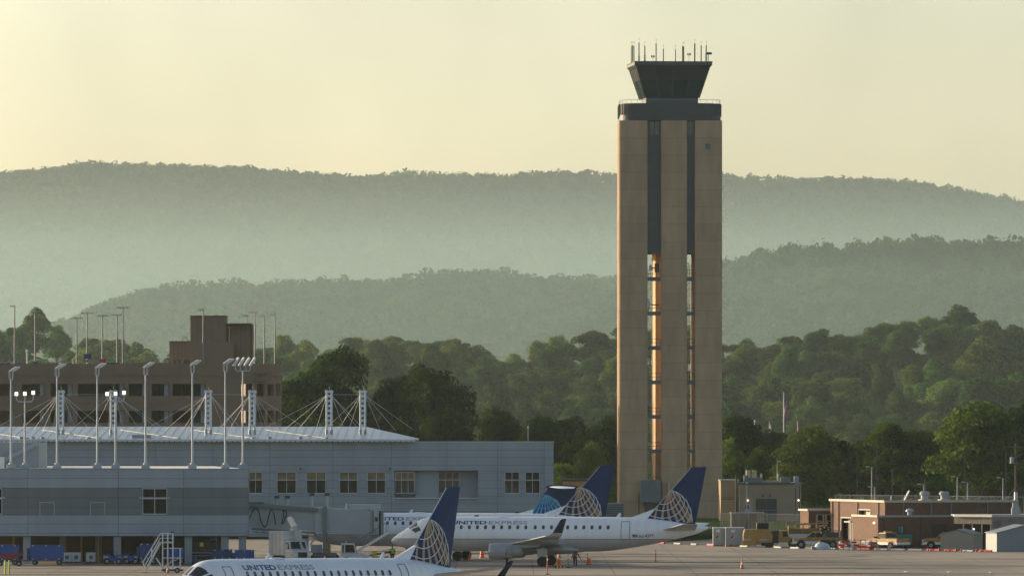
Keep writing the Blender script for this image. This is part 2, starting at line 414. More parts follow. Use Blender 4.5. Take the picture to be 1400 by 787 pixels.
def plant_tree(kind, x, y, z, h, w, label, group=None, rot=0.0, name='broadleaf_tree'):
    cm, tm, H, W = PROTO[kind]
    t = thing(name, label, 'tree' if 'bush' not in kind else 'shrub', (x, y, z), rot, group)
    t.scale = (w/W, w/W, h/H)
    obj('crown', cm, t); obj('trunk', tm, t)
    return t

# --- hills: height profile along the ridge (photo px -> row), rising from a foot to a ridge line
HAZE_DENSITY = 0.000027
def ridge_z(prof, D, th, px): return max(0.5, Z(interp(prof, px), D) - th)
def hill(name, prof, D0, D1, D2, th, pxa, pxb, nx, ny, m, rough, seed, power=1.3):
    g = np.random.default_rng(seed)
    def zf(px, t):     # t 0..1 foot to ridge, 1..1.3 behind
        zr = ridge_z(prof, D1, th, px)
        if t <= 1: return zr * (t**power) * (1 if t > 0 else 0) + rough*math.sin(px*0.021 + t*7)*math.sin(t*math.pi)*math.sin(px*0.008+1.3)
        return zr * (1 - 0.5*((t-1)/0.4)**2)
    vs_, fs_ = [], []
    ts = [i/ny*1.4 for i in range(ny+1)]
    for t in ts:
        D = D0 + (D1-D0)*t
        for i in range(nx+1):
            px = pxa + (pxb-pxa)*i/nx
            vs_.append((X(px, D1) , D, zf(px, t) if t > 0 else -0.5))
    for j in range(ny):
        for i in range(nx):
            a = j*(nx+1)+i; fs_.append((a, a+1, a+nx+2, a+nx+1))
    o = MB().add(vs_, fs_).build(name, m, smooth=True); struct(o)
    return zf
def forest(name, zf, D0, D1, pxa, pxb, n, h, w, leaf, nleaf, m, seed, label, tmin=0.0):
    g = np.random.default_rng(seed)
    tmpl = [make_crown(seed*7+k, nleaf, leaf, 18, 1.0, 0.96, 0.0)[0] for k in range(6)]
    tmpl = [np.ascontiguousarray(t) for t in tmpl]
    out = []
    px = g.uniform(pxa, pxb, n); t = tmin + (1.06-tmin)*g.random(n); crest = g.random(n) < 0.22; t = np.where(crest, g.uniform(0.955, 1.02, n), t)
    for i in range(n):
        D = D0 + (D1-D0)*t[i]; z = zf(px[i], float(t[i])); s = g.uniform(0.75, 1.75) if crest[i] else g.uniform(0.7, 1.3); a = g.uniform(0, 6.28)
        q = tmpl[i % 6]; ww = w*s*g.uniform(0.85, 1.2); hh = h*s
        ca, sa = math.cos(a)*ww, math.sin(a)*ww
        out.append(np.stack([q[:,0]*ca - q[:,1]*sa + X(px[i], D1), q[:,0]*sa + q[:,1]*ca + D, q[:,2]*hh + z - 0.26*hh], axis=1).astype(np.float32))
    o = obj(name, quads_mesh(name, np.concatenate(out), m)); stuff(o); tag(o, label, 'forest')
    return o
FAR = [(-200,262),(-60,246),(0,240),(60,236),(110,227),(200,228),(260,231),(300,234),(330,231),(400,239),(450,242),(500,247),(545,240),(560,238),(600,242),(680,243),(720,241),(790,238),(840,243),(1000,243),(1050,246),(1130,247),(1200,250),(1260,253),(1320,264),(1400,279),(1500,300),(1650,330)]
MID = [(-200,470),(60,455),(130,425),(200,399),(300,391),(400,389),(450,386),(500,391),(540,384),(600,377),(660,375),(720,381),(800,384),(845,382),(960,372),(1100,372),(1400,380),(1650,400)]
MIDR = [(500,560),(700,490),(800,440),(870,395),(940,372),(990,364),(1040,353),(1080,348),(1130,343),(1200,338),(1260,333),(1330,338),(1400,338),(1500,346),(1650,380)]
zf1 = hill('far_ridge', FAR, 12200, 13400, 0, 7, -180, 1600, 160, 24, M['valley'], 24, 1, 1.0)
forest('far_forest', zf1, 12200, 13400, -160, 1580, 11000, 15, 16, 0.13, 40, M['leaf_far'], 11, 'hazy wooded ridge closing the view under the sky', 0.10)
zf2 = hill('middle_ridge', MID, 7000, 8100, 0, 10, -160, 1560, 120, 18, M['valley'], 10, 2, 1.0)
forest('middle_forest', zf2, 7000, 8100, -140, 1540, 4400, 16, 16, 0.10, 70, M['leaf_far'], 12, 'pale wooded hill in haze below the long ridge')
zf3 = hill('side_ridge', MIDR, 5800, 6800, 0, 10, 560, 1560, 90, 18, M['valley'], 8, 3, 1.0)
forest('side_forest', zf3, 5800, 6800, 600, 1540, 2500, 17, 16, 0.085, 105, M['leaf_far'], 13, 'wooded hill to the right of the control tower, darker than the hill beyond')
BAND = [(-200,440),(-40,432),(0,434),(40,436),(70,446),(95,476),(120,470),(170,464),(230,478),(300,474),(380,464),(440,460),(500,457),(560,452),(610,454),(640,476),(700,480),(760,470),(800,460),(845,450),(900,450),(990,468),(1040,468),(1100,455),(1150,468),(1210,445),(1300,430),(1350,446),(1400,455),(1500,450),(1600,450)]
zf4 = hill('wooded_rise', BAND, 2700, 3300, 0, 15, -150, 1550, 90, 14, M['valley'], 1.5, 4, 0.9)
g4 = random.Random(21)
nb = 0
for row, t in enumerate((0.02, 0.25, 0.48, 0.72, 0.98)):
    D = 2700 + 600*t; step = 32 if row < 4 else 26
    px = -70 + g4.uniform(0, 30)
    while px < 1470:
        pj = px + g4.uniform(-10, 10); xx = X(pj, 3300); tt = t + g4.uniform(-0.06, 0.04)
        ppx = 700 + xx*F/(2700+600*tt)
        h = g4.uniform(12, 22) if row == 4 else g4.uniform(14, 24)
        if not (842 < ppx < 990 and row < 4 and g4.random() < 0.5):
            plant_tree('band%d' % g4.randrange(5), xx, 2700+600*tt, zf4(pj, min(tt, 1.0)) - 0.5, h, g4.uniform(12, 21),
                   'hazy broadleaf tree in the wood on the rise behind the airport', 'trees of the hazy wood on the rise', g4.uniform(0, 6.28))
        nb += 1
        px += step * g4.uniform(0.75, 1.25)
# --- near trees, each placed by photo column, top row, crown width
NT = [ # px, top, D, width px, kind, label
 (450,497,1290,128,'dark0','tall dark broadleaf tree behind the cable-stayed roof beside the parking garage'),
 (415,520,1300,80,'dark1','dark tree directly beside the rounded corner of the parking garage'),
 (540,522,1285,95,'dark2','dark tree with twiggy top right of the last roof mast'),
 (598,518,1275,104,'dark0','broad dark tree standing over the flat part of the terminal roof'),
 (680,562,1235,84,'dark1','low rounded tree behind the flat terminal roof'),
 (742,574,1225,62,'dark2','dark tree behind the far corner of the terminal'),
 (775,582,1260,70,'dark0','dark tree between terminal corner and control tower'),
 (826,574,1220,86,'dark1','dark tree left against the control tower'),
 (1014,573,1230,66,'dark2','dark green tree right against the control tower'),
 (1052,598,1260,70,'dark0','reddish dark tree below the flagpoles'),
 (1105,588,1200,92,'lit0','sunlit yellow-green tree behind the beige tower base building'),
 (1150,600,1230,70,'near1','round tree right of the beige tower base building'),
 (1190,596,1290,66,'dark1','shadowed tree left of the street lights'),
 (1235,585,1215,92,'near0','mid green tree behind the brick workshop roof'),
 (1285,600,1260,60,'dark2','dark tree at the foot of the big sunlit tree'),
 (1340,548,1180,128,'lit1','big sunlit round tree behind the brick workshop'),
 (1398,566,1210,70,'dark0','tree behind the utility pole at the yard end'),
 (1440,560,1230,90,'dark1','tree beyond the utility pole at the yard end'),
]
for i, (px, top, D, w, k, lab) in enumerate(NT):
    plant_tree(k, X(px, D), D, 0, Z(top, D)*1.06, w*D/F*1.16, lab, None, i*1.3)
BU = [(808,614,1192,62,'bushlit','yellow-green sunlit shrub left of the control tower foot'),
 (768,640,1200,66,'bush1','dark shrub behind the blue tail of the jet with its stabilizer on top'),
 (846,650,1215,50,'bush0','dark shrub behind the control tower foot'),
 (1003,610,1175,50,'bushlit','light green shrub right of the control tower'),
 (1040,618,1180,60,'bush0','shrub behind the rooftop tanks'),
 (1075,640,1160,64,'bush1','sunlit shrub behind the beige building corner'),
 (1118,660,1130,48,'bushlit','small light green tree beside the beige building'),
 (1165,650,1240,90,'bush1','shadowed shrub behind the low blue-grey hut'),
 (1225,660,1250,100,'bush0','shadowed undergrowth behind the brick workshop chimney vents'),
 (1290,650,1240,90,'bush1','shadowed undergrowth under the big sunlit tree'),
 (1380,650,1230,90,'bush0','shadowed undergrowth beside the utility pole'),
 (690,610,1260,80,'bush1','dark shrub hidden behind the flat terminal roof')]
for i, (px, top, D, w, k, lab) in enumerate(BU):
    plant_tree(k, X(px, D), D, 0, Z(top, D)*1.05, w*D/F*1.1, lab, None, i*0.9+0.4, name='shrub')
# ================================================================ panelled facades
def panel_facade(parent, x0, x1, y, zrows, xcols, wins, matf, gap=0.035, d=0.05):
    """cladding panels proud of a wall at local y (facing -y); wins = list of (xa,xb,za,zb) openings"""
    xs = [x0] + [c for c in sorted(xcols) if x0 < c < x1] + [x1]
    zr = sorted(zrows)
    for r in range(len(zr)-1):
        za, zb = zr[r], zr[r+1]
        for c in range(len(xs)-1):
            xa, xb = xs[c], xs[c+1]
            ov = [w for w in wins if w[0] < xb and w[1] > xa and w[2] < zb and w[3] > za]
            zz = sorted({za, zb} | {max(za, w[2]) for w in ov} | {min(zb, w[3]) for w in ov})
            for k in range(len(zz)-1):
                a, b = zz[k], zz[k+1]
                if b - a < 0.06: continue
                iv = [(xa, xb)]
                for w in ov:
                    if w[2] < (a+b)/2 < w[3]:
                        iv = [p for (p0, p1) in iv for p in ((p0, min(p1, w[0])), (max(p0, w[1]), p1)) if p[1]-p[0] > 0.06]
                for p0, p1 in iv:
                    m = matf((a+b)/2)
                    W, H = p1-p0-gap, b-a-gap
                    obj('panel', boxmesh(m.name, W, d, H, m), parent, ((p0+p1)/2, y-d, a+gap/2))
def wall_with_holes(mb, x0, x1, y0, y1, z0, z1, wins):
    zz = sorted({z0, z1} | {w[2] for w in wins} | {w[3] for w in wins})
    for k in range(len(zz)-1):
        a, b = zz[k], zz[k+1]; iv = [(x0, x1)]
        for w in wins:
            if w[2] < (a+b)/2 < w[3]:
                iv = [p for (p0, p1) in iv for p in ((p0, min(p1, w[0])), (max(p0, w[1]), p1)) if p[1]-p[0] > 0.01]
        for p0, p1 in iv: mb.box(p0, p1, y0, y1, a, b)
def window(parent, xa, xb, za, zb, y, gm, split=0.62, cols=2, shade=True, upper=None):
    """framed window: frame part with panes as sub-parts"""
    f = MB(); t = 0.07
    f.box(xa, xb, y-0.05, y+0.10, za, za+t); f.box(xa, xb, y-0.05, y+0.10, zb-t, zb)
    f.box(xa, xa+t, y-0.05, y+0.10, za+t, zb-t); f.box(xb-t, xb, y-0.05, y+0.10, za+t, zb-t)
    zs = za + (zb-za)*split
    for k in range(1, cols):
        xm = xa + (xb-xa)*k/cols; f.box(xm-0.03, xm+0.03, y-0.045, y+0.09, za+t, zb-t)
    f.box(xa+t, xb-t, y-0.043, y+0.085, zs-0.04, zs+0.04)
    fr = f.build('window', M['frame_white'], parent)
    for k in range(cols):
        pa, pb = xa + (xb-xa)*k/cols, xa + (xb-xa)*(k+1)/cols
        for (q, w) in ((za+0.02, zs), (zs, zb-0.02)):
            g_ = upper if (upper and q > za+0.1) else gm
            obj('pane', boxmesh(g_.name, pb-pa-0.02, 0.02, w-q-0.02, g_, name='pane'), fr, ((pa+pb)/2, y+0.04+0.001*k, q+0.01))
    if shade:
        MB().box(xa-0.2, xb+0.25, y-0.50, y-0.06, zs-0.03, zs+0.05).build('sunshade', M['frame_white'], parent)
# ---------------------------------------------------------------- pier building (near, left)
D = 772.0; s = F/D
def lx(px): return X(px, D)
pier = thing('pier_building', 'grey panelled concourse pier on columns with a darker middle band', 'building', (0, D, 0))
pz0, pz1 = Z(732, D), Z(641, D)
w1 = (lx(194.5), lx(228.5), Z(702.5, D), Z(667, D)); w0 = (lx(-22), lx(3), Z(702.5, D), Z(667, D))
mb = MB(); wall_with_holes(mb, lx(-70), lx(340), 0.0, 0.3, pz0, pz1, [w0, w1]); mb.build('wall', M['joint'], pier)
mb = MB(); mb.prism([(lx(-70),0.3),(lx(340),0.3),(lx(340)-5,44),(lx(-70),44)], pz0-0.05, pz0+0.25, 'z'); mb.build('soffit', M['panel_dark'], pier)
mb = MB(); mb.prism([(lx(340)-0.3,0.3),(lx(340)-0.02,0.3),(lx(340)-5.0,44),(lx(340)-5.3,44)], pz0+0.25, pz1-0.1, 'z'); mb.build('side_wall', M['panel_light'], pier)
mb = MB(); mb.prism([(lx(-70),0.35),(lx(340)-0.35,0.35),(lx(340)-5.3,44),(lx(-70),44)], pz1-0.10, pz1+0.07, 'z'); mb.build('roof', M['roof_white'], pier)
mb = MB(); mb.box(lx(-70), lx(340)+0.05, -0.12, 0.32, pz1, pz1+0.08); mb.build('coping', M['panel_light'], pier)
band = (Z(703.5, D), Z(666.5, D))
rows = [pz0, Z(728.5,D), Z(715.5,D), band[0], Z(693.5,D), Z(679.5,D), band[1], Z(653.5,D), pz1]
cols = [lx(38), lx(162), lx(251)]
panel_facade(pier, lx(-70), lx(340), 0.0, rows, cols, [w0, w1], lambda z: M['panel_dark'] if band[0] < z < band[1] else M['panel_light'])
window(pier, *w1, 0.08, M['glass_dark'], split=0.60, shade=False); window(pier, *w0, 0.08, M['glass_dark'], split=0.60, shade=False)
for w in (w0, w1): MB().box(w[0]-0.3, w[1]+0.3, -0.28, -0.05, w[2]+(w[3]-w[2])*0.62, w[2]+(w[3]-w[2])*0.62+0.08).build('sunshade', M['frame_white'], pier)
for a in (54, 123):    # two blanked openings outlined on the wall
    xa, xb, za, zb = lx(a), lx(a+21), Z(718, D), Z(685.5, D); f = MB(); t = 0.10
    f.box(xa,xb,-0.075,-0.052,za,za+t); f.box(xa,xb,-0.075,-0.052,zb-t,zb); f.box(xa,xa+t,-0.075,-0.052,za+t,zb-t); f.box(xb-t,xb,-0.075,-0.052,za+t,zb-t)
    f.build('blank_opening', M['container'], pier)
for a in (-62, 31, 155, 252, 302, 326):
    MB().box(lx(a), lx(a+10), 0.6, 1.35, 0, pz0-0.05).build('column', M['panel_light' if a > 240 else 'container'], pier)
for a in (-30, 70, 120, 200, 280):
    MB().box(lx(a), lx(a+9), 14.0, 14.7, 0, pz0-0.05).build('column', M['container'], pier)
MB().box(lx(-70), lx(300), 24, 24.3, 0, pz0-0.05).build('back_wall', M['brick_dark'], pier)
for a in (10, 104, 128, 285):   # pipes in the dark undercroft
    MB().tube([(lx(a), 10, 0), (lx(a), 10, pz0-0.05)], 0.09, 8).build('downpipe', M['amber_dark'], pier)
# rooftop plant room with a slanting edge, at the left end of the pier roof
pr = thing('rooftop_plant_room', 'small metal penthouse with a slanted roof on the pier', 'plant room', (0, D+8, pz1+0.07))
DD = D+8; zz0 = pz1+0.07
pl = [(X(7,DD), 0), (X(53,DD), 0), (X(53,DD), Z(604.5,DD)-zz0), (X(46,DD), Z(605,DD)-zz0), (X(7,DD), Z(625,DD)-zz0)]
MB().prism(pl, 0, 14, 'y').build('body', M['container'], pr)
MB().prism([(X(5,DD), Z(626,DD)-zz0), (X(47,DD), Z(604,DD)-zz0), (X(54,DD), Z(603.6,DD)-zz0), (X(54,DD), Z(610,DD)-zz0), (X(48,DD), Z(610.5,DD)-zz0), (X(6,DD), Z(631,DD)-zz0)], -0.25, -0.003, 'y').build('fascia', M['roof_metal'], pr)
MB().box(X(-60,DD), X(7,DD)-0.02, -2.0, 12, 0, Z(624,DD)-zz0).build('side_unit', M['roof_white'], pr)
MB().prism([(X(-60,DD), Z(604.2,DD)-zz0), (X(45,DD), Z(604.2,DD)-zz0), (X(6,DD), Z(625.6,DD)-zz0), (X(-60,DD), Z(625.6,DD)-zz0)], 0.3, 12, 'y').build('roof_slab', M['container'], pr)
# floodlight masts on the pier roof
def flood_mast(px, ytop, kind, label, group=None, D=D+2.2):
    t = thing('floodlight_mast', label, 'light mast', (X(px, D), D, pz1+0.07), 0, group)
    ht = Z(ytop, D) - (pz1+0.07)
    MB().box(-0.42, 0.42, -0.35, 0.35, 0, 0.42).build('pedestal', M['panel_light'], t, bevel=0.03)
    MB().tube([(0,0,0.42),(0,0,ht*0.55),(0,0,ht)], [0.105, 0.09, 0.07], 12).build('pole', M['mast_grey'], t, smooth=True)
    MB().lathe([(0.24,0.42),(0.24,0.52),(0.18,0.55)], n=12).build('base_flange', M['galv'], t)
    if kind == 'angled':
        f = MB(); f.tube([(-0.20,0,ht+0.85),(-0.22,0,ht+0.3),(-0.16,0,ht+0.05),(0.16,0,ht+0.05),(0.22,0,ht+0.3),(0.20,0,ht+0.85)], 0.035, 6); f.tube([(-0.10,0.2,ht+0.9),(-0.10,0.2,ht),(0.10,0.2,ht),(0.12,0.2,ht+0.9)], 0.035, 6)
        f.build('bracket', M['mast_grey'], t)
        for k in range(3):
            h = MB(); a = (-0.20+0.18*k, -0.1+0.22*k, ht+0.85); h.bar(a, (a[0]+0.68, a[1]+0.2, a[2]+0.48), 0.24, 0.06)
            hh = h.build('lamp_head', M['mast_grey'], t); h2 = MB(); h2.bar((a[0]+0.18, a[1]-0.01, a[2]+0.03), (a[0]+0.70, a[1]+0.18, a[2]+0.42), 0.19, 0.065); h2.build('lens', M['lamp_glass'], hh)
    elif kind == 'lit':
        f = MB(); f.tube([(-0.85,0,ht+0.7),(-0.85,0,ht+0.25),(-0.65,0,ht+0.02),(0.65,0,ht+0.02),(0.85,0,ht+0.25),(0.85,0,ht+0.8)], 0.055, 6); f.tube([(0,0,ht),(0,0,ht+0.7)], 0.055, 6)
        f.build('bracket', M['mast_grey'], t)
        for k, dz in enumerate((0.68, 0.70, 0.80)):
            x = -0.85+0.85*k
            h = MB(); h.prism([(-0.06,0),(0.24,0.05),(0.24,0.44),(0.04,0.48)], x-0.2, x+0.2, 'x'); h.v = [(p[0], p[1]-0.1, p[2]+ht+dz-0.1) for p in h.v]
            hh = h.build('lamp_head', M['steel_grey'], t)
            MB().add([(x-0.16,-0.155,ht+dz-0.06),(x+0.16,-0.155,ht+dz-0.06),(x+0.16,-0.085,ht+dz+0.30),(x-0.16,-0.085,ht+dz+0.30)], [(0,1,2,3)]).build('lens', M['lamp_lit'], hh)
    else:
        f = MB(); f.tube([(-0.75,0,ht+0.75),(-0.75,0,ht+0.2),(-0.6,0,ht+0.02),(0.6,0,ht+0.02),(0.75,0,ht+0.2),(0.75,0,ht+0.75)], 0.05, 6); f.tube([(-0.25,0,ht),(-0.25,0,ht+0.6)], 0.045, 6); f.tube([(0.3,0,ht),(0.3,0,ht+0.6)], 0.045, 6)
        f.build('bracket', M['mast_grey'], t)
        for k in range(4):
            x = -0.95 + 0.55*k; h = MB(); h.bar((x,-0.1,ht+0.55),(x+0.5,0.2,ht+1.35),0.36,0.12); hh = h.build('lamp_head', M['mast_grey'], t)
            h2 = MB(); h2.bar((x+0.12,-0.11,ht+0.62),(x+0.52,0.13,ht+1.26),0.28,0.10); h2.build('lens', M['lamp_glass'], hh)
for px, yt in ((15,519),(78,515),(133,514),(199,513),(263,510),(308,508)):
    flood_mast(px, yt, 'angled', 'tall white mast on the pier roof with a slanted bank of floodlights', 'slanted floodlight masts along the pier roof')
flood_mast(34, 549, 'lit', 'white mast with three lit lamps near the slanted penthouse'); flood_mast(158, 549, 'lit', 'white mast with three lit lamps in front of a roof pylon')
flood_mast(332, 507, 'four', 'white mast with four open-topped floodlights at the end of the pier roof')
# ---------------------------------------------------------------- terminal
D = 955.0
term = thing('terminal_building', 'long pale grey panelled terminal with a row of framed windows', 'building', (0, D, 0))
tz1 = Z(604, D)
wy0, wy1 = Z(674, D), Z(644.5, D)
wl = [(321,339),(340,358.7),(378.6,405),(419,445.5),(464,488.7),(502,527),(690,710),(718,738)]
wins = [(lx(a), lx(b), wy0, wy1) for a, b in wl]
rec = (lx(539), lx(653.5), Z(680, D), Z(643, D))
mb = MB(); wall_with_holes(mb, lx(-80), lx(757), 0, 0.4, 0, tz1, wins + [rec]); mb.build('wall', M['joint'], term)
rows = [tz1 - 0.955*k for k in range(13)] 
panel_facade(term, lx(-80), lx(757), 0, [z for z in rows if z > -0.1] + [0.0], [lx(p) for p in (-20,57,135,213,291,369,455,535,611,680,744)], wins + [rec], lambda z: M['panel_light'])
MB().box(lx(757)-0.4, lx(757)-0.02, 0.4, 30, 0, tz1).build('side_wall', M['panel_light'], term)
MB().box(lx(540), lx(757)-0.45, 0.45, 30, tz1-0.5, tz1-0.25).build('flat_roof', M['roof_metal'], term)
MB().box(lx(-80), lx(757)+0.06, -0.12, 0.42, tz1+0.003, tz1+0.09).build('coping', M['frame_white'], term)
for i, w in enumerate(wins): window(term, *w, 0.10, M['glass_gold'] if i < 6 else M['glass_dark'], split=0.62, upper=M['gold_reflection'] if i < 6 else None)
# recessed bay with two windows
mb = MB(); mb.box(rec[0], rec[1], 2.2, 2.4, rec[2], rec[3]); mb.build('recess_wall', M['panel_light'], term)
mb = MB(); mb.box(rec[1], rec[1]+0.2, 0.4, 2.4, rec[2]-0.2, rec[3]); mb.box(rec[0]-0.2, rec[0], 0.4, 2.4, rec[2]-0.2, rec[3]); mb.box(rec[0]-0.2, rec[1]+0.2, 0.4, 2.4, rec[3], rec[3]+0.2); mb.box(rec[0], rec[1], 0.4, 2.4, rec[2]-0.2, rec[2]); mb.build('recess_lining', M['panel_light'], term)
MB().box(rec[0]-0.1, rec[1]+0.1, -0.35, 0.0, rec[2]-0.12, rec[2]).build('ledge', M['frame_white'], term)
window(term, lx(539.6), lx(567), wy0, wy1, 0.30, M['glass_gold'], cols=3, upper=M['gold_reflection']); window(term, lx(599), lx(628), wy0, wy1, 2.05, M['glass_dark'], cols=3)
MB().box(lx(567)+0.03, lx(599), 1.2, 2.2, rec[2], rec[3]).build('bay_wall', M['panel_light'], term)
for a in (411, 533): MB().lathe([(0.03,0),(0.11,0.06),(0.11,0.24),(0.03,0.3)], (lx(a), -0.2, Z(642,D)), n=10).build('wall_lamp', M['steel_dark'], term)
MB().tube([(lx(722),4,tz1-0.3),(lx(722),4,tz1+1.9)], 0.05, 6).box(lx(722)-0.12, lx(722)+0.12, 3.9, 4.1, tz1+1.7, tz1+2.0).build('roof_vent_pipe', M['galv'], term)
# sloping metal roof with hipped right end; standing seams as ribs
Yr = 26.0; zr = Z(585.5, D+Yr)
rx0, rx1, rxr = lx(-80), lx(566), X(500, D+Yr)
ze = tz1 + 0.11
mb = MB(); mb.add([(rx0,-0.9,ze),(rx1,-0.9,ze),(rxr,Yr,zr),(rx0,Yr,zr),(rx0,Yr+26,ze),(rx1,Yr+26,ze),(rx0,-0.9,ze+0.25),(rx1,-0.9,ze+0.25),(rxr,Yr,zr+0.25),(rx0,Yr,zr+0.25),(rx0,Yr+26,ze+0.25),(rx1,Yr+26,ze+0.25)],
   [(6,7,8,9),(8,7,11),(9,8,11,10),(0,1,7,6),(1,5,11,7),(5,4,10,11),(0,3,2,1),(1,2,5),(2,3,4,5)])
roof = mb.build('metal_roof', M['roof_metal'], term)
n_ = Vector((0, -(zr-ze), Yr+0.9)).normalized()
for i in range(1, 54):
    x = rx0 + (rx1-rx0)*i/54.0
    if x < rxr: yb, zb_ = Yr, zr+0.25
    else:
        t = (rx1-x)/(rx1-rxr); yb, zb_ = -0.9+(Yr+0.9)*t, ze+0.25+(zr-ze)*t
    if yb < 1: continue
    MB().bar((x,-0.85,ze+0.275),(x,yb,zb_+0.03),0.035,0.03).build('roof_seam', M['roof_metal'], roof)
for x0_ in (lx(20), lx(120), lx(228), lx(330), lx(430)):       # oblique dark strips standing in for shadow lines on the roof
    mb = MB(); mb.bar((x0_-6.5, 18, ze+0.30+(zr-ze)*18.9/26.9), (x0_+1.5, 1.0, ze+0.30+(zr-ze)*1.9/26.9), 0.40, 0.07); mb.build('roof_shadow_strip', M['pole_grey'], roof)
MB().box(rx0, rx1+0.1, -1.12, -0.92, ze-0.05, ze+0.22).build('gutter', M['frame_white'], roof)
for i in range(90):
    x = rx0 + (i+0.5)*(rx1-rx0)/90; obj('gutter_bracket', boxmesh('br', 0.09, 0.1, 0.16, M['steel_dark'], name='gutter_bracket'), roof, (x, -1.20, ze-0.12))
for a in (30, 46, 59, 122, 369, 411): MB().lathe([(0.30,0),(0.30,0.25),(0.16,0.36)], (X(a, D+2), 0.6, ze+0.2), n=12).build('roof_vent', M['steel_grey'], roof)
MB().box(X(181,D+3), X(206.5,D+3), 2.0, 4.0, ze+0.3, Z(594, D+3)).build('roof_hatch', M['container'], roof)
# ---------------------------------------------------------------- roof pylons with stays
DM = D + 10.0; YL = 10.0
def zroof(y): return ze + 0.25 + (zr-ze)*(y+0.9)/(Yr+0.9)
def pylon(px, left, right, pair=None, top=533.0):
    t = thing('roof_pylon', 'white twin-column roof pylon anchoring a fan of stay cables', 'pylon', (X(px, DM), DM, zroof(YL)), 0, 'white pylons standing on the cable-stayed terminal roof')
    ht = Z(top, DM) - zroof(YL); hw = 0.30
    for sgn in (-1, 1):
        MB().tube([(sgn*hw,0,-0.1),(sgn*hw,0,ht)], 0.135, 10).build('column', M['steel_white'], t, smooth=True)
        MB().tube([(sgn*hw,0,-0.1),(sgn*hw,0,0.55)], 0.19, 10).build('base_sleeve', M['steel_grey'], t, smooth=True)
    k = 0
    z = 0.9
    while z < ht - 0.6:
        MB().box(-hw+0.12, hw-0.12, -0.05, 0.05, z, z+0.34).build('rung', M['steel_white'], t); z += 0.62
    MB().box(-hw-0.22, hw+0.22, -0.2, 0.2, ht-0.35, ht-0.05).build('cap', M['steel_white'], t, bevel=0.04)
    MB().tube([(0.05,0,ht),(0.05,0,ht+0.5)], 0.02, 5).build('lightning_rod', M['steel_grey'], t)
    for i, q in enumerate(left + right):
        sgn = -1 if q < px else 1
        yb = YL + (4.0 + 3.0*(i % 3))
        dx = (q - px)*DM/F
        MB().tube([(sgn*0.3, 0, ht*0.88), (dx, yb-YL, zroof(yb)-zroof(YL)+0.05)], 0.018, 5, caps=False).build('stay_cable', M['steel_white'], t)
    if pair: MB().tube([(0.3,0,ht*0.90),((pair-px)*DM/F-0.3,0,ht*0.90)], 0.018, 5, caps=False).build('tie_cable', M['steel_white'], t)
pylon(83, [-20,22,40,55,68], [97,122,141], 155); pylon(155, [92,124,142], [167,188,220,219])
pylon(285, [190,222,246,252,276], [302,323,329], 345); pylon(345, [292,310,296,338], [357,362,382,420])
pylon(450, [350,385,405,430], [470,488,500], 496); pylon(496, [440,460,475], [520,540,562])
# ---------------------------------------------------------------- parking garage
D = 1170.0
gar = thing('parking_garage', 'brown brick multi-storey parking garage with rounded corner and dark open decks', 'parking garage', (0, D, 0))
gz1 = Z(497, D)
ops = [(-40,20),(30,61),(69,99),(106,170),(176,201),(207,231),(236,281)]
r1, r2 = (Z(541,D), Z(524.5,D)), (Z(577.5,D), Z(561,D))
levels = [r1, r2, (r2[0]-(r1[0]-r2[0]), r2[1]-(r1[0]-r2[0]))]
gx1 = lx(320)
wins = [(lx(a), lx(b), z0_, z1_) for a, b in ops for z0_, z1_ in levels]
mb = MB(); wall_with_holes(mb, lx(-70), gx1, 0, 0.5, 0, gz1, wins); mb.build('front_wall', M['garage'], gar)
# rounded corner at the right end: same rows of openings between curved piers
cr = lx(383) - gx1
def arcpt(a, r, off=0): return (gx1 + r*math.sin(a), cr - r*math.cos(a) + off)
segs = [(0.0,0.14,0),(0.14,0.42,1),(0.42,0.52,0),(0.52,0.72,1),(0.72,0.80,0),(0.80,1.02,1),(1.02,1.10,0),(1.10,1.40,1),(1.40,1.571,0)]
mb = MB()
def arcblock(a0, a1, z0_, z1_, r0=cr, r1_=cr-0.5):
    n = max(1, int((a1-a0)/0.12)+1); 
    for i in range(n):
        p = a0+(a1-a0)*i/n; q = a0+(a1-a0)*(i+1)/n
        A, B, C_, E = arcpt(p, r0), arcpt(q, r0), arcpt(q, r1_), arcpt(p, r1_)
        mb.add([(*A,z0_),(*B,z0_),(*C_,z0_),(*E,z0_),(*A,z1_),(*B,z1_),(*C_,z1_),(*E,z1_)], [(0,3,2,1),(4,5,6,7),(0,1,5,4),(1,2,6,5),(2,3,7,6),(3,0,4,7)])
zz = [0.0] + sorted([v for l_ in levels for v in l_ if v > 0]) + [gz1]
for k in range(len(zz)-1):
    mid = (zz[k]+zz[k+1])/2; isopen = any(l_[0] < mid < l_[1] for l_ in levels)
    if not isopen: arcblock(0, math.pi/2, zz[k], zz[k+1])
    else:
        for a0, a1, o_ in segs:
            if not o_: arcblock(a0, a1, zz[k], zz[k+1])
mb.build('rounded_corner', M['garage'], gar)
MB().prism([(lx(383)-0.5,cr),(lx(383),cr),(lx(383)-9,60),(lx(383)-9.5,60)], 0, gz1, 'z').build('side_wall', M['garage'], gar)
mb = MB(); mb.box(lx(-70), gx1, -0.16, -0.003, gz1-1.75, gz1-1.45)
mb.build('string_course', M['garage'], gar)
mb = MB(); arcblock(0, math.pi/2, gz1-1.75, gz1-1.45, cr+0.16, cr+0.003); mb.build('string_course', M['garage'], gar)
for l_ in levels[:2]:
    mb = MB(); mb.box(lx(-70), gx1, -0.14, -0.003, l_[0]-1.1, l_[0]-0.85); mb.build('string_course', M['garage'], gar)
    mb = MB(); arcblock(0, math.pi/2, l_[0]-1.1, l_[0]-0.85, cr+0.14, cr+0.003); mb.build('string_course', M['garage'], gar)
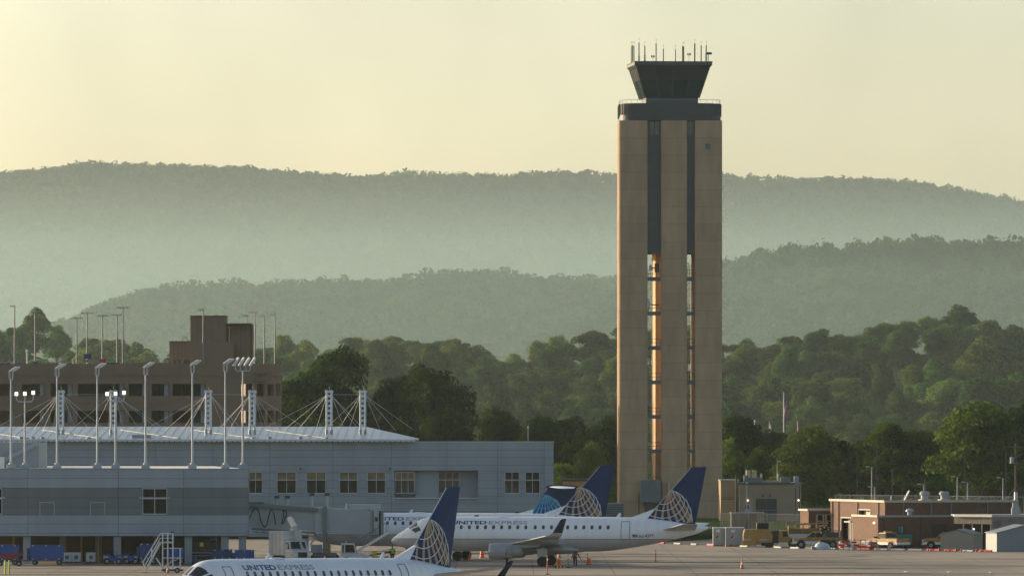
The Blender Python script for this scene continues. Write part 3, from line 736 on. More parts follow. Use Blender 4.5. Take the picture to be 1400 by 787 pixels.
for l_ in levels:   # decks, rear walls and columns inside
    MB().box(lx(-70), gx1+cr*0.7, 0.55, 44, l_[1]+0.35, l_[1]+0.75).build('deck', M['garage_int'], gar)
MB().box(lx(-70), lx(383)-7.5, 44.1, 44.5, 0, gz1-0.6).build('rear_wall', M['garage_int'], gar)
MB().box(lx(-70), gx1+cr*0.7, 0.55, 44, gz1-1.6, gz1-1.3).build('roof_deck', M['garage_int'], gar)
for a, b in ops:
    for dx in (0.2, 0.75):
        xx = lx(a+(b-a)*dx) ; MB().box(xx-0.3, xx+0.3, 9, 9.6, 0, gz1-1.6).build('column', M['garage_int'], gar)
    MB().box(lx(b)-0.75, lx(b)-0.1, 0.6, 1.2, 0, gz1-1.7).build('column', M['panel_light'], gar)
for a in range(-60, 330, 18): MB().box(lx(a)-0.02, lx(a)+0.02, -0.012, -0.002, gz1-1.4, gz1-0.02).build('wall_joint', M['garage_int'], gar)
# stair and lift towers on the roof
gz = gz1 - 0.003
MB().box(lx(231), lx(318), 3.0, 12, gz, Z(467.5,D)).build('stair_block', M['brick_dark'], gar)
mb = MB(); wall_with_holes(mb, lx(231)-0.05, lx(318)+0.05, 2.7, 2.95, gz, Z(467.0,D), [(lx(236.5), lx(246), Z(501,D), Z(491.5,D)), (lx(250), lx(258.5), Z(501,D), Z(491.5,D))])
mb.build('stair_block_front', M['garage'], gar)
MB().box(lx(239), lx(243), 2.75, 2.99, Z(500,D), Z(492,D)).build('stair_window', M['garage'], gar)
MB().box(lx(259), lx(307.5), 3.3, 11, Z(467.5,D)+0.003, Z(432,D)).build('lift_tower', M['garage'], gar)
MB().box(lx(307.5)+0.003, lx(341), 5.0, 12, gz, Z(442.5,D)).build('lift_tower', M['garage'], gar)
MB().box(lx(341)+0.003, lx(341)+0.25, 4.9, 12.1, gz, Z(442,D)).build('tower_trim', M['brick_dark'], gar)
for a0, a1, zt in ((259,307.5,Z(432,D)),(307.8,341,Z(442.5,D)),(231,258.8,Z(467.0,D))):
    MB().box(lx(a0)-0.08, lx(a1)+0.08, 2.5 if a0 < 259 else 3.1, 11.2, zt+0.002, zt+0.14).build('coping', M['garage_int'], gar)
    for q in range(1, 5): MB().box(lx(a0+(a1-a0)*q/5)-0.015, lx(a0+(a1-a0)*q/5)+0.015, 3.285 if a0 > 240 else 2.69, 3.298 if a0 > 240 else 2.698, gz+0.5, zt-0.1).build('wall_joint', M['brick_dark'], gar)
MB().box(lx(174), lx(231)-0.02, 8, 9, gz, Z(495,D)).build('ramp_wall', M['garage'], gar)
MB().box(lx(174), lx(176.5), 7.6, 7.98, gz, Z(494.6,D)).build('ramp_end', M['stucco_warm'], gar)
MB().tube([(lx(247.5),6,Z(467,D)),(lx(247.5),6,Z(460.5,D)),(lx(252),6,Z(459,D)),(lx(256.5),6,Z(466,D))], 0.09, 6).build('antenna', M['steel_grey'], gar)
MB().tube([(lx(311.5),4.8,Z(467,D)),(lx(311.5),4.8,Z(446,D))], 0.1, 6).box(lx(309.5),lx(313.5),4.6,5.0-0.05,Z(448,D),Z(445.5,D)).build('wall_pipe', M['galv'], gar)
MB().tube([(lx(291),6,Z(432,D)),(lx(291),6,Z(430,D)),(lx(296),6,Z(430,D)),(lx(296),6,Z(432,D))], 0.07, 6).build('roof_rail', M['steel_grey'], gar)
# lamp posts on the garage deck
for px, yt, dp, arms in ((20,417,14,1),(48,424,24,2),(105,433.5,30,2),(119,426.5,20,2),(140,430,32,2),(160,429,36,2),(168,419,14,3),(278,422,1.2,1),(337.5,430,20,1),(348.5,425.5,14,1),(361.5,430.5,26,1),(376,428.5,20,1)):
    Dd = D+dp; t = thing('deck_lamp_post', 'slim grey lamp post on the parking garage deck', 'lamp post', (X(px, Dd), Dd, gz1-1.3), 0, 'lamp posts on the garage deck')
    ht = Z(yt, Dd) - gz1 + 1.3
    MB().tube([(0,0,0),(0,0,ht)], [0.14, 0.09], 8).build('pole', M['pole_grey'], t)
    if arms == 1: MB().box(-0.75, 0.1, -0.15, 0.15, ht-0.25, ht-0.08).build('lamp_head', M['steel_grey'], t)
    else:
        MB().box(-0.95, -0.12, -0.15, 0.15, ht-0.25, ht-0.08).build('lamp_head', M['steel_grey'], t); MB().box(0.12, 0.95, -0.15, 0.15, ht-0.25, ht-0.08).build('lamp_head', M['steel_grey'], t)
t = thing('short_lamp_post', 'short bollard-like white lamp post on the garage deck', 'lamp post', (X(37,D+10), D+10, gz1-1.3)); MB().tube([(0,0,0),(0,0,3.2)], 0.1, 8).build('pole', M['steel_white'], t); MB().lathe([(0.1,3.2),(0.2,3.25),(0.2,3.5),(0.05,3.6)], n=10).build('lamp_head', M['galv'], t)
def deck_sign(px, y0, y1, w, mk, label):
    Dd = D+4; t = thing('deck_sign', label, 'sign', (X(px,Dd), Dd, gz1-1.3)); h = Z(y1,Dd)-gz1+1.3
    MB().tube([(0,0,0),(0,0,h)], 0.07, 8).build('post', M['galv'], t); hw = w/2*Dd/F
    MB().box(-hw, hw, -0.12, -0.075, Z(y0,Dd)-gz1+1.3, h).build('board', M[mk], t, bevel=0.01)
deck_sign(119.5, 490.5, 483.5, 10, 'sign_blue', 'square dark blue level sign above the garage parapet'); deck_sign(119.3, 495, 491.5, 3.5, 'sign_red', 'tiny red plate under the blue level sign')
deck_sign(140.5, 497, 490.5, 9, 'sign_red', 'red level sign at the garage parapet'); deck_sign(48.5, 498.5, 494, 7, 'sign_blue', 'low blue sign at the garage parapet beside a lamp post')
def roof_car(px, w, mk, label, top):
    Dd = D+5; t = thing('parked_car', label, 'car', (X(px,Dd), Dd, gz1-1.3)); hw = w/2*Dd/F; h = Z(top,Dd)-gz1+1.3
    MB().prism([(-hw,0.35),(hw,0.35),(hw*1.0,h*0.62),(hw*0.62,h*0.66),(hw*0.45,h),(-hw*0.55,h),(-hw*0.92,h*0.66),(-hw,h*0.6)], 0, 1.8, 'y').build('body', M[mk], t, bevel=0.05)
    MB().prism([(-hw*0.82,h*0.68),(hw*0.50,h*0.68),(hw*0.40,h*0.94),(-hw*0.52,h*0.94)], -0.012, -0.003, 'y').build('side_glass', M['glass_dark'], t)
    MB().box(-hw*0.1, -hw*0.05, -0.02, -0.013, h*0.68, h*0.94).build('pillar', M[mk], t)
    for sx in (-0.62, 0.62): MB().lathe([(0.33,-0.02),(0.33,0.2)], (sx*hw,0,0.33), 'y', 14).build('wheel', M['rubber'], t)
roof_car(8, 32, 'car_silver', 'silver car roof peeking over the garage parapet near the end post', 495); roof_car(92, 30, 'car_silver', 'pale car peeking over the garage parapet left of the blue sign', 495)
roof_car(156, 34, 'car_dark', 'dark car peeking over the garage parapet right of the red sign', 495.5)
roof_car(128, 20, 'car_dark', 'dark convertible between the blue and red deck signs', 497)
# ================================================================ control tower
D = 1139.0; S = F/D; TX = 916.5
tow = thing('control_tower', 'tall beige concrete air traffic control tower with slotted shaft and flared dark cab', 'control tower', (X(TX,D), D+7.6, 0), R(0.3))
def tl(px): return (px-TX)/S
def tz(y): return Z(y, D)
HALF = 7.6
fl, fm, fr_ = (tl(845.5), tl(885)), (tl(903.5), tl(939)), (tl(949.5), tl(987))
pil = [(fl[0],fl[1],-HALF,-HALF+4.3), (fm[0],fm[1],-HALF,-HALF+3.2), (fr_[0],fr_[1],-HALF,-HALF+4.3),
       (-fl[1],-fl[0],HALF-4.3,HALF), (-fm[1],-fm[0],HALF-3.2,HALF), (-fr_[1],-fr_[0],HALF-4.3,HALF)]
ztop = tz(164.5); nseg = 23; sh = ztop/nseg; ch = 0.22
for pi, (xa, xb, ya, yb) in enumerate(pil):
    pl = [(xa+ch,ya),(xb-ch,ya),(xb,ya+ch),(xb,yb-ch),(xb-ch,yb),(xa+ch,yb),(xa,yb-ch),(xa,ya+ch)]
    i_ = 0.03; cxm, cym = (xa+xb)/2, (ya+yb)/2
    core = [(cxm+(u-cxm)*(1-2*i_/(xb-xa)), cym+(w-cym)*(1-2*i_/(yb-ya))) for u, w in pl]
    p = MB().prism(core, 0, ztop-0.02, 'z').build('pillar', M['tower_joint'], tow)
    seg = MB().prism(pl, 0, sh-0.04, 'z').mesh('precast_panel', M['tower_conc'])
    for k in range(nseg): obj('precast_panel', seg, p, (0, 0, k*sh + (0.0 if k else 0.0)))
# dark infill of the upper slots, front, back and sides, with windows under the gallery
zi = tz(345)
for sgn in (-1, 1):
    for (a, b) in ((fl[1], fm[0]), (fm[1], fr_[0])):
        xa, xb = (a, b) if sgn < 0 else (-b, -a)
        y0, y1 = (-HALF+0.55, -HALF+0.85) if sgn < 0 else (HALF-0.85, HALF-0.55)
        pn = MB().box(xa+0.01, xb-0.01, y0, y1, zi, ztop-0.05).build('slot_infill', M['tower_blue'], tow)
        for q in range(1, 4): MB().box(xa+0.02, xb-0.02, y0-0.012, y0-0.002, zi+(ztop-zi)*q/4, zi+(ztop-zi)*q/4+0.04).build('seam', M['black'], pn)
        if sgn < 0:
            m_ = (xa+xb)/2; wq = (xb-xa)*0.30
            for dx in (-1, 1):
                wf = MB().box(m_+dx*wq*0.62-wq/2*1.0, m_+dx*wq*0.62+wq/2*1.0, y0-0.04, y0-0.004, tz(185), tz(166)).build('window', M['panel_dark'], pn)
                MB().box(m_+dx*wq*0.62-wq/2*0.85, m_+dx*wq*0.62+wq/2*0.85, y0-0.055, y0-0.042, tz(184.4), tz(166.6)).build('pane', M['tower_glass'], wf)
for sgn in (-1, 1):
    MB().box(sgn*(HALF-0.5)-0.15, sgn*(HALF-0.5)+0.15, -HALF+4.3+0.01, HALF-4.3-0.01, zi, ztop-0.05).build('slot_infill', M['tower_blue'], tow)
# landings with railings in the open slots
for k in range(7):
    zl = tz(381+47.1*k)
    for (a, b) in ((fl[1], fm[0]), (fm[1], fr_[0])):
        ld = MB().box(a+0.01, b-0.01, -HALF+1.0, -HALF+3.1, zl-0.28, zl+0.28).build('landing', M['bridge_dark'], tow)
        rl = MB(); 
        for zz in (0.75, 1.3): rl.box(a+0.01, b-0.01, -HALF+1.1, -HALF+1.16, zl+zz, zl+zz+0.06)
        for q in range(4): xx = a+0.08+(b-a-0.2)*q/3; rl.box(xx, xx+0.05, -HALF+1.105, -HALF+1.155, zl+0.29, zl+1.3)
        rl.build('railing', M['steel_dark'], ld)
# stair core added in the shaft, corner chamfered to catch the sun
MB().prism([(-2.50,-1.7),(-2.15,-3.3),(1.0,-3.3),(1.0,-0.6),(-2.50,-0.6)], 0, zi+0.5, 'z').build('stair_core', M['core_conc'], tow)
# floor plates across the shaft carry the stairs
for k in range(7):
    zl = tz(381+47.1*k); MB().box(-1.0, 1.0, -0.58, HALF-3.4, zl-0.2, zl+0.1).build('floor_plate', M['tower_conc'], tow)
# microwave dishes on the landings
d1 = MB().lathe([(0.05,0.0),(0.85,0.22),(0.88,0.42),(0.75,0.5)], (0,0,0), 'x', 20)
d1.v = [(-p[0]+tl(889), p[1]-HALF+0.7, p[2]+tz(415.5)) for p in d1.v]; d1.build('dish', M['steel_white'], tow, smooth=True)
MB().bar((tl(890),-HALF+0.7,tz(416)),(tl(900),-HALF+1.6,tz(417)),0.14).build('dish_arm', M['steel_dark'], tow)
MB().box(tl(887),tl(891),-HALF+0.4,-HALF+0.9,tz(370),tz(362)).build('antenna_panel', M['galv'], tow, bevel=0.05)
MB().bar((tl(891),-HALF+0.65,tz(366)),(tl(901),-HALF+1.5,tz(367)),0.16).box(tl(895),tl(901),-HALF+1.0,-HALF+1.8,tz(372),tz(360)).build('antenna_arm', M['steel_dark'], tow)
# base equipment, small window high on the right pillar
MB().box(tl(875),tl(902.5),-HALF-1.1,-HALF+1.6,tz(686),tz(655.5)).build('base_cabinet', M['bridge_dark'], tow, bevel=0.05)
MB().box(tl(881),tl(902),-HALF-0.3,-HALF+1.2,0,tz(686.5)).build('cabinet_foot', M['steel_dark'], tow)
MB().tube([(tl(873),-HALF-0.6,0),(tl(873),-HALF-0.6,tz(674)),(tl(877),-HALF-0.6,tz(673.5))],0.1,6).build('pipe', M['steel_dark'], tow)
MB().tube([(tl(914),-HALF-0.25,0),(tl(914),-HALF-0.25,tz(660))],0.15,8).build('pipe', M['galv'], tow)
w_ = MB().box(tl(964),tl(970.5),-HALF-0.03,-HALF+0.05,tz(204.3),tz(196.3)).build('window', M['panel_dark'], tow)
MB().box(tl(964.6),tl(969.9),-HALF-0.04,-HALF-0.032,tz(203.6),tz(197)).build('pane', M['tower_glass'], w_)
# gallery: rounded-square ring with ribs, dark soffit collar under it
def rsq(h, r, n=10):
    o_ = []
    for qx, qy, a0 in ((1,-1,-90),(1,1,0),(-1,1,90),(-1,-1,180)):
        for j in range(n+1):
            a = R(a0 + 90*j/n); o_.append((qx*(h-r)+r*math.cos(a), qy*(h-r)+r*math.sin(a)))
    return o_
MB().prism(rsq(HALF-0.10, 2.4), ztop-0.01, tz(157), 'z').build('collar', M['steel_dark'], tow)
MB().prism(rsq(HALF-0.02, 3.2), tz(158.5), tz(141.2), 'z').build('gallery', M['tower_blue'], tow)
MB().box(tl(907),tl(940),-HALF+0.0,-HALF+0.28,tz(164),tz(158)).build('gallery_apron', M['tower_blue'], tow)
pts = rsq(HALF, 3.2, 12)
rib = MB().box(-0.05,0.05,-0.05,0.05,0,tz(141.6)-tz(158.3)).mesh('gallery_rib', M['tower_blue'])
for i in range(0, len(pts)):
    a, b = Vector(pts[i]), Vector(pts[(i+1) % len(pts)]); L = (b-a).length; n_ = max(1, int(L/0.75))
    for q in range(n_):
        c = a+(b-a)*q/n_; obj('gallery_rib', rib, tow, (c.x, c.y, tz(158.4)))
rl = MB(); zg = tz(141.2)
ring = [(*p, zg+0.55) for p in rsq(HALF-0.15, 3.0)]; rl.tube(ring+[ring[0]], 0.03, 5)
for p in rsq(HALF-0.15, 3.0)[::2]: rl.tube([(*p, zg), (*p, zg+0.55)], 0.025, 4)
rl.build('gallery_rail', M['steel_grey'], tow)
# cab: four leaning glazed sides turned a little, each of two rows of panes between mullions
cab = Matrix.Rotation(R(4.6), 4, 'Z')
def cv(p): return tuple(cab @ Vector(p))
zb, zm, zt_, zr_ = tz(132.5), tz(108.5), tz(91.5), tz(84.2)
b0, b1 = 4.05, 5.55
def hw(z): return b0 + (b1-b0)*(z-zb)/(tz(88)-zb)
mb = MB(); mb.box(-b0+0.15, b0-0.15, -b0+0.15, b0-0.15, tz(141.2), zb); mb.v = [cv(p) for p in mb.v]; mb.build('cab_base', M['tower_cab'], tow)
mb = MB()
for z0_, z1_ in ((zb, zt_),):
    rings = [[(-hw(z)+0.2,-hw(z)+0.2,z),(hw(z)-0.2,-hw(z)+0.2,z),(hw(z)-0.2,hw(z)-0.2,z),(-hw(z)+0.2,hw(z)-0.2,z)] for z in (z0_, z1_)]
    mb.loft(rings)
mb.v = [cv(p) for p in mb.v]; mb.build('cab_core', M['black'], tow)
for face in range(4):
    rot = cab @ Matrix.Rotation(R(90*face), 4, 'Z')
    for r, (z0_, z1_, mk) in enumerate(((zb+0.02, zm, 'tower_glass'), (zm, zt_, 'tower_shade'))):
        for c in range(4):
            q = []
            for z, e in ((z0_+0.03,0),(z1_-0.03,0)):
                for u in ((-1+0.5*c)+0.012, (-1+0.5*(c+1))-0.012): q.append((u*hw(z), -hw(z)+0.06, z))
            o_ = [(p[0], p[1]+0.05, p[2]) for p in q]
            mb = MB().add([rot@Vector(p) for p in (q[0],q[1],q[3],q[2])]+[rot@Vector(p) for p in (o_[0],o_[1],o_[3],o_[2])], [(0,1,2,3),(7,6,5,4),(0,4,5,1),(1,5,6,2),(2,6,7,3),(3,7,4,0)])
            mb.build('pane', M[mk], tow)
    for c in range(5):
        u = -1+0.5*c; p0 = rot@Vector((u*hw(zb),-hw(zb)+0.05,zb)); p1 = rot@Vector((u*hw(zt_),-hw(zt_)+0.05,zt_))
        MB().bar(p0, p1, 0.12).build('mullion', M['tower_cab'], tow)
mb = MB(); e0 = hw(zt_)+0.05; e1 = hw(zr_)+0.12
mb.loft([[(-e0,-e0,zt_),(e0,-e0,zt_),(e0,e0,zt_),(-e0,e0,zt_)],[(-e1,-e1,tz(88)),(e1,-e1,tz(88)),(e1,e1,tz(88)),(-e1,e1,tz(88))],[(-e1,-e1,zr_),(e1,-e1,zr_),(e1,e1,zr_),(-e1,e1,zr_)]])
mb.v = [cv(p) for p in mb.v]; mb.build('cab_roof', M['tower_cab'], tow)
mb = MB(); mb.box(-e1-0.06,e1+0.06,-e1-0.06,-e1+0.3,zr_+0.003,zr_+0.12); mb.box(-e1-0.06,-e1+0.3,-e1+0.31,e1+0.06,zr_+0.003,zr_+0.12); mb.v = [cv(p) for p in mb.v]; mb.build('roof_edge', M['tower_blue'], tow)
# antennas (column, row of top, radius, distance back)
for px, yt, r_, yy in ((863.7,61,0.06,-3),(866,59.3,0.11,-1),(868.3,59.3,0.06,1),(874,56.8,0.09,-4),(882.4,60.5,0.09,-2),(898.3,56.2,0.10,0),(907.5,65.4,0.08,-4),(925.5,63.3,0.07,2),(934.2,61.3,0.10,-3),(937.2,58.8,0.07,3),(951,57,0.11,-2),(959.2,60.8,0.09,-4),(967.6,58.2,0.09,1)):
    a = MB().tube([(tl(px),yy,zr_),(tl(px),yy,tz(yt))], r_, 6).build('antenna', M['steel_dark'] if px != 898.3 else M['steel_grey'], tow)
    MB().tube([(tl(px),yy,tz(yt)),(tl(px),yy,tz(yt-4.2))], 0.02, 5).lathe([(0.05,0),(0.08,0.1),(0.05,0.2)], (tl(px),yy,tz(yt-4.2)), n=6).build('tip', M['steel_grey'], a)
for px, yt in ((893,75.5),(942.5,72.5)):
    a = MB().tube([(tl(px),-4.2,zr_),(tl(px),-4.2,tz(yt+2))], 0.04, 5).bar((tl(px-1.6),-4.2,tz(yt+2)),(tl(px+1.6),-4.2,tz(yt+2)),0.06).build('light_stand', M['steel_white'], tow)
    for dx in (-1.5, 1.5): MB().lathe([(0.11,0),(0.13,0.2),(0.05,0.32)], (tl(px+dx),-4.2,tz(yt+1.6)), n=8).build('obstruction_lamp', M['red'], a)
MB().tube([(tl(969.3),-3.6,zr_),(tl(969.3),-3.6,tz(73))],0.05,6).box(tl(966.8),tl(974),-3.9,-3.3,tz(73),tz(70)).build('camera_mount', M['door_brown'], tow)
mb = MB()
for q in range(6): mb.box(tl(965.2),tl(968),-2.6,-2.5,zr_+0.1+q*0.22,zr_+0.18+q*0.22)
mb.box(tl(965.0),tl(965.3),-2.6,-2.5,zr_,zr_+1.5); mb.box(tl(968),tl(968.3),-2.6,-2.5,zr_,zr_+1.5); mb.build('roof_ladder', M['galv'], tow)
for px, n_ in ((874,3),(882.4,4)):
    for q in range(n_): MB().box(tl(px-1.6),tl(px+1.6),-4.1 if px < 880 else -2.1,-3.9 if px < 880 else -1.9,zr_+0.35+q*0.25,zr_+0.43+q*0.25).build('antenna_element', M['steel_dark'], tow)
# ================================================================ tower base building (beige)
D = 1105.0
def lx(px): return X(px, D)
bb = thing('tower_base_building', 'beige stucco equipment building beside the control tower with dark green double door', 'building', (0, D, 0))
bz = Z(661.5, D)
dr = (lx(1033.2), lx(1062), 0.02, Z(681.2,D))
mb = MB(); wall_with_holes(mb, lx(1011), lx(1086), 0, 0.3, 0, bz, [dr]); mb.build('front_wall', M['stucco'], bb)
MB().prism([(lx(1086)+0.003,0.0),(lx(1097),4.5),(lx(1097),14),(lx(1011),14),(lx(1011),0.31),(lx(1086),0.31)],0,bz,'z').build('block', M['stucco'], bb)
MB().box(lx(1010),lx(1086.6),-0.18,0.4,bz+0.003,bz+0.22).build('coping', M['steel_dark'], bb)
MB().prism([(lx(1086.6),-0.18),(lx(1098),4.4),(lx(1098),14.2),(lx(1010),14.2),(lx(1010),0.42),(lx(1086),0.42)],bz+0.002,bz+0.2,'z').build('roof', M['bridge_dark'], bb)
MB().box(dr[0]+0.01,(dr[0]+dr[1])/2-0.02,0.08,0.16,0.02,dr[3]-0.01).build('door', M['door_green'], bb); MB().box((dr[0]+dr[1])/2+0.02,dr[1]-0.01,0.08,0.16,0.02,dr[3]-0.01).build('door', M['door_green'], bb)
MB().box(dr[0]+0.02,dr[1]-0.02,0.05,0.078,1.55,1.65).build('door_rail', M['bridge_dark'], bb)
MB().box(lx(1017),lx(1028),-0.06,-0.003,0.9,Z(689,D)).build('service_door', M['container'], bb); MB().box(lx(1018.5),lx(1024),-0.075,-0.062,1.8,2.3).build('door_notice', M['sign_red'], bb)
for a in (1043,1052.5): MB().box(lx(a)-0.12,lx(a)+0.12,-0.35,-0.003,Z(678,D),Z(675.6,D)).build('flood_lamp', M['steel_dark'], bb)
for a in (1022, 1092.5): MB().lathe([(0.04,0),(0.13,0.05),(0.13,0.22),(0.04,0.27)], (lx(a), -0.14 if a < 1050 else 2.2, Z(684.8,D)), n=10).build('wall_lamp', M['lamp_lit'], bb)
MB().box(lx(986),lx(1011)-0.02,2.0,14,0,Z(656.8,D)).build('wing', M['stucco_warm'], bb); MB().box(lx(985),lx(1011.5),1.8,14.1,Z(656.8,D)+0.003,Z(655.5,D)).build('wing_coping', M['container'], bb)
for zz in (679.5, 681.8): MB().box(lx(986),lx(1011)-0.03,1.93,1.997,Z(zz+0.6,D),Z(zz,D)).build('wing_groove', M['brick_dark'], bb)
for a in (1087.6,1093.5): MB().box(lx(a)-0.11,lx(a)+0.11,0.5+(a-1086)/11*4.5-0.55,0.5+(a-1086)/11*4.5-0.3,0.2,bz-0.3).build('downpipe', M['door_brown'], bb)
for a, b, y0, y1, yt, mk in ((1018,1024,3,5,649.5,'bridge_dark'),(1024.5,1043,4,7,652.5,'bridge_dark'),(1068.5,1082.5,4,7,652.5,'bridge_dark'),(1088,1094.5,6,8,651,'container'),(1044,1068,7,9,657,'tan_tank')):
    MB().box(lx(a),lx(b),y0,y1,bz+0.2,Z(yt,D)).build('rooftop_unit', M[mk], bb, bevel=0.04)
for a in (1025.2, 1033.5): MB().lathe([(0.36,bz+0.2),(0.36,Z(643.5,D)),(0.30,Z(642.8,D))], (lx(a),8.5,0), n=14).build('rooftop_tank', M['tan_tank'], bb)
for a in (1044, 1067): MB().tube([(lx(a),9.5,bz+0.2),(lx(a),9.5,Z(647.5,D))],0.12,8).build('vent_pipe', M['container'], bb)
MB().tube([(lx(1020.3),3.5,bz+0.2),(lx(1020.3),3.5,Z(638,D))],0.04,6).build('antenna', M['steel_grey'], bb)
# brick hut and fence in front
D = 1012.0
hut = thing('brick_hut', 'low dark brick hut with a doorway before the beige tower base building', 'hut', (0, D, 0))
mb = MB(); wall_with_holes(mb, lx(1000), lx(1034), 0, 0.25, 0, Z(701.5,D), [(lx(1020),lx(1024.5),0,Z(707,D))]); mb.build('wall', M['brick_dark'], hut)
MB().box(lx(1000),lx(1034),0.26,4,0,Z(701.6,D)).build('body', M['brick_dark'], hut); MB().box(lx(999),lx(1045),-0.2,4.2,Z(701.4,D),Z(699.8,D)).build('roof', M['bridge_dark'], hut)
MB().box(lx(1034)+0.02,lx(1045),0.8,4,0,Z(701.6,D)).build('porch', M['stucco'], hut); MB().box(lx(1020)+0.02,lx(1024.5)-0.02,0.15,0.24,0,Z(707.2,D)).build('door', M['black'], hut)
def chain_fence(pxa, Da, pxb, Db, h, n, label):
    t = thing('chain_link_fence', label, 'fence', (X(pxa,Da), Da, 0)); A = Vector((0,0,0)); B = Vector((X(pxb,Db)-X(pxa,Da), Db-Da, 0))
    for i in range(n+1):
        p = A+(B-A)*i/n; MB().tube([p, p+Vector((0,0,h))], 0.035, 6).build('post', M['steel_grey'], t)
    for z in (h-0.03, 0.15): MB().tube([A+Vector((0,0,z)), B+Vector((0,0,z))], 0.022, 5).build('rail', M['steel_grey'], t)
    w = MB(); L = (B-A).length; d = (B-A).normalized(); k = 0.0; st = 0.32
    while k < L:
        for sg in (1, -1):
            a = k if sg > 0 else k; b = a + sg*h
            bb_ = min(max(b, 0), L); za = 0.15; zb_ = 0.15 + abs(bb_-a)*(h-0.2)/h
            if abs(bb_-a) > 0.1: w.tube([A+d*a+Vector((0,0,za)), A+d*bb_+Vector((0,0,zb_))], 0.006, 3, caps=False)
        k += st
    stuff(w.build('wire_mesh', M['galv'], t))
chain_fence(985, 1000, 1140, 985, 2.4, 12, 'thin chain link fence on the lawn before the beige tower base building')
chain_fence(1142, 990, 1420, 960, 4.9, 14, 'tall thin chain link fence behind the brick workshop')
# ================================================================ brick workshop
def corner(px, D_): return (X(px, D_), D_, 0)
PH = R(16)
bw = thing('brick_workshop', 'low brown brick workshop with pale roof trim and a sunlit end wall', 'building', corner(1210, 885), PH)
def facade_brick(root, x0, x1, z0, z1, holes, y=0.0, th=0.25, side=False):
    mb = MB(); wall_with_holes(mb, x0, x1, y, y+th, z0, z1, holes)
    if side: mb.v = [(p[1], -p[0], p[2]) for p in mb.v]
    return mb.build('wall', M['brick'], root)
H1 = 4.95; L1, L2 = 19.8, 16.0
facade_brick(bw, 0, L2, 0, H1, [])
# end wall faces local -x, runs back in +y; openings in (y0,y1)
mb = MB(); oe = [(5.2,9.4,0.0,4.0),(12.2,15.8,0,3.0),(10.0,11.6,0,2.4)]
wall_with_holes(mb, 0.255, L1, 0, 0.25, 0, H1, [(a,b,c,d_) for a,b,c,d_ in oe]); mb.v = [(p[1], p[0], p[2]) for p in mb.v]; mb.build('end_wall', M['brick'], bw)
MB().box(0.3, L2, 0.3, L1, H1-0.4, H1-0.2).build('roof', M['container'], bw)
MB().box(0.02, L2, L1, L1+0.25, 0, H1).build('rear_wall', M['brick'], bw); MB().box(L2, L2+0.25, 0.0, L1, 0, H1-0.002).build('far_wall', M['brick'], bw)
MB().box(-0.18, L2+0.3, -0.18, 0.1, H1+0.003, H1+0.26).build('roof_trim', M['trim'], bw); MB().box(-0.18, 0.12, 0.102, L1+0.2, H1+0.003, H1+0.26).build('roof_trim', M['trim'], bw)
for a, b, c, d_ in oe:
    f = MB(); t_ = 0.12
    f.box(-0.06,0.2,a-t_,a,0,d_); f.box(-0.06,0.2,b,b+t_,0,d_); f.box(-0.06,0.2,a-t_,b+t_,d_,d_+t_); fr2 = f.build('door_frame', M['trim'], bw)
    MB().box(0.6,0.7,a,b,0,d_).build('door', M['trim'] if a < 6 else M['door_brown'], fr2)
MB().box(-1.0,-0.07,9.7,11.9,2.55,2.7).build('door_canopy', M['trim'], bw)
for y_ in (2.1, 9.6, 16.6, 18.9): MB().tube([(-0.1,y_,0),(-0.1,y_,H1)],0.07,6).build('downpipe', M['steel_dark'], bw)
for x_ in (2.2, 5.6, 8.0, 12.5, 15.5): MB().tube([(x_,-0.1,0),(x_,-0.1,H1+0.3)],0.08,6).build('downpipe', M['bridge_dark'], bw)
for x_, y_ in ((6.2,4),(8.6,4)):
    v_ = MB().box(x_-0.6,x_+0.6,y_-0.6,y_+0.6,H1-0.2,H1+0.32).build('vent_curb', M['trim'], bw); MB().lathe([(0.42,H1+0.32),(0.42,H1+0.8),(0.58,H1+0.85),(0.58,H1+1.1),(0.4,H1+1.25)],(x_,y_,0),n=14).build('roof_vent', M['container'], bw)
MB().bar((4.2,6,H1-0.2),(5.0,6,H1+1.3),0.5,0.1).build('roof_dish', M['container'], bw); MB().tube([(4.4,6.2,H1-0.2),(4.6,6.2,H1+0.8)],0.05,6).build('dish_stand', M['steel_grey'], bw)
for x_ in (1.6,): MB().box(x_-0.15,x_+0.15,2,2.3,H1-0.2,H1+0.75).build('roof_box', M['steel_dark'], bw)
for y_ in (3.0, 11.0): MB().lathe([(0.05,3.0),(0.14,3.06),(0.14,3.2),(0.05,3.26)], (-0.18,y_,0), n=8).build('wall_lamp', M['trim'], bw)
# small annex with white windows at the left, and lower front annex
an = thing('workshop_side_annex', 'small brick annex with tall white-framed windows beside the workshop end wall', 'building', corner(1143, 906), PH)
MB().box(-3.4, -0.02, 0.0, 3.2, 0, 3.75).build('wall', M['brick'], an); MB().box(-3.6, 0.0, -0.2, 3.4, 3.753, 4.0).build('roof_trim', M['trim'], an)
for x_ in (-2.0, -0.85):
    f = MB(); f.box(x_-0.5,x_+0.5,-0.10,-0.003,1.0,3.35); f1 = f.build('window', M['trim'], an)
    for zz in (1.08, 1.86, 2.62): obj('pane', boxmesh('wpane',0.62,0.03,0.66,M['glass_dark'],name='pane'), f1, (x_,-0.132,zz))
fa = thing('workshop_front_annex', 'flat-roofed low brick annex with dark garage door before the workshop', 'building', corner(1203, 868), PH)
HA = Z(706.5, 868)
mb = MB(); ho = [(6.2,8.0,0,2.7),(2.0,3.0,1.6,2.55),(10.0,10.9,1.75,2.35)]
wall_with_holes(mb, 0, 12.2, 0, 0.25, 0, HA, ho); mb.build('wall', M['brick'], fa)
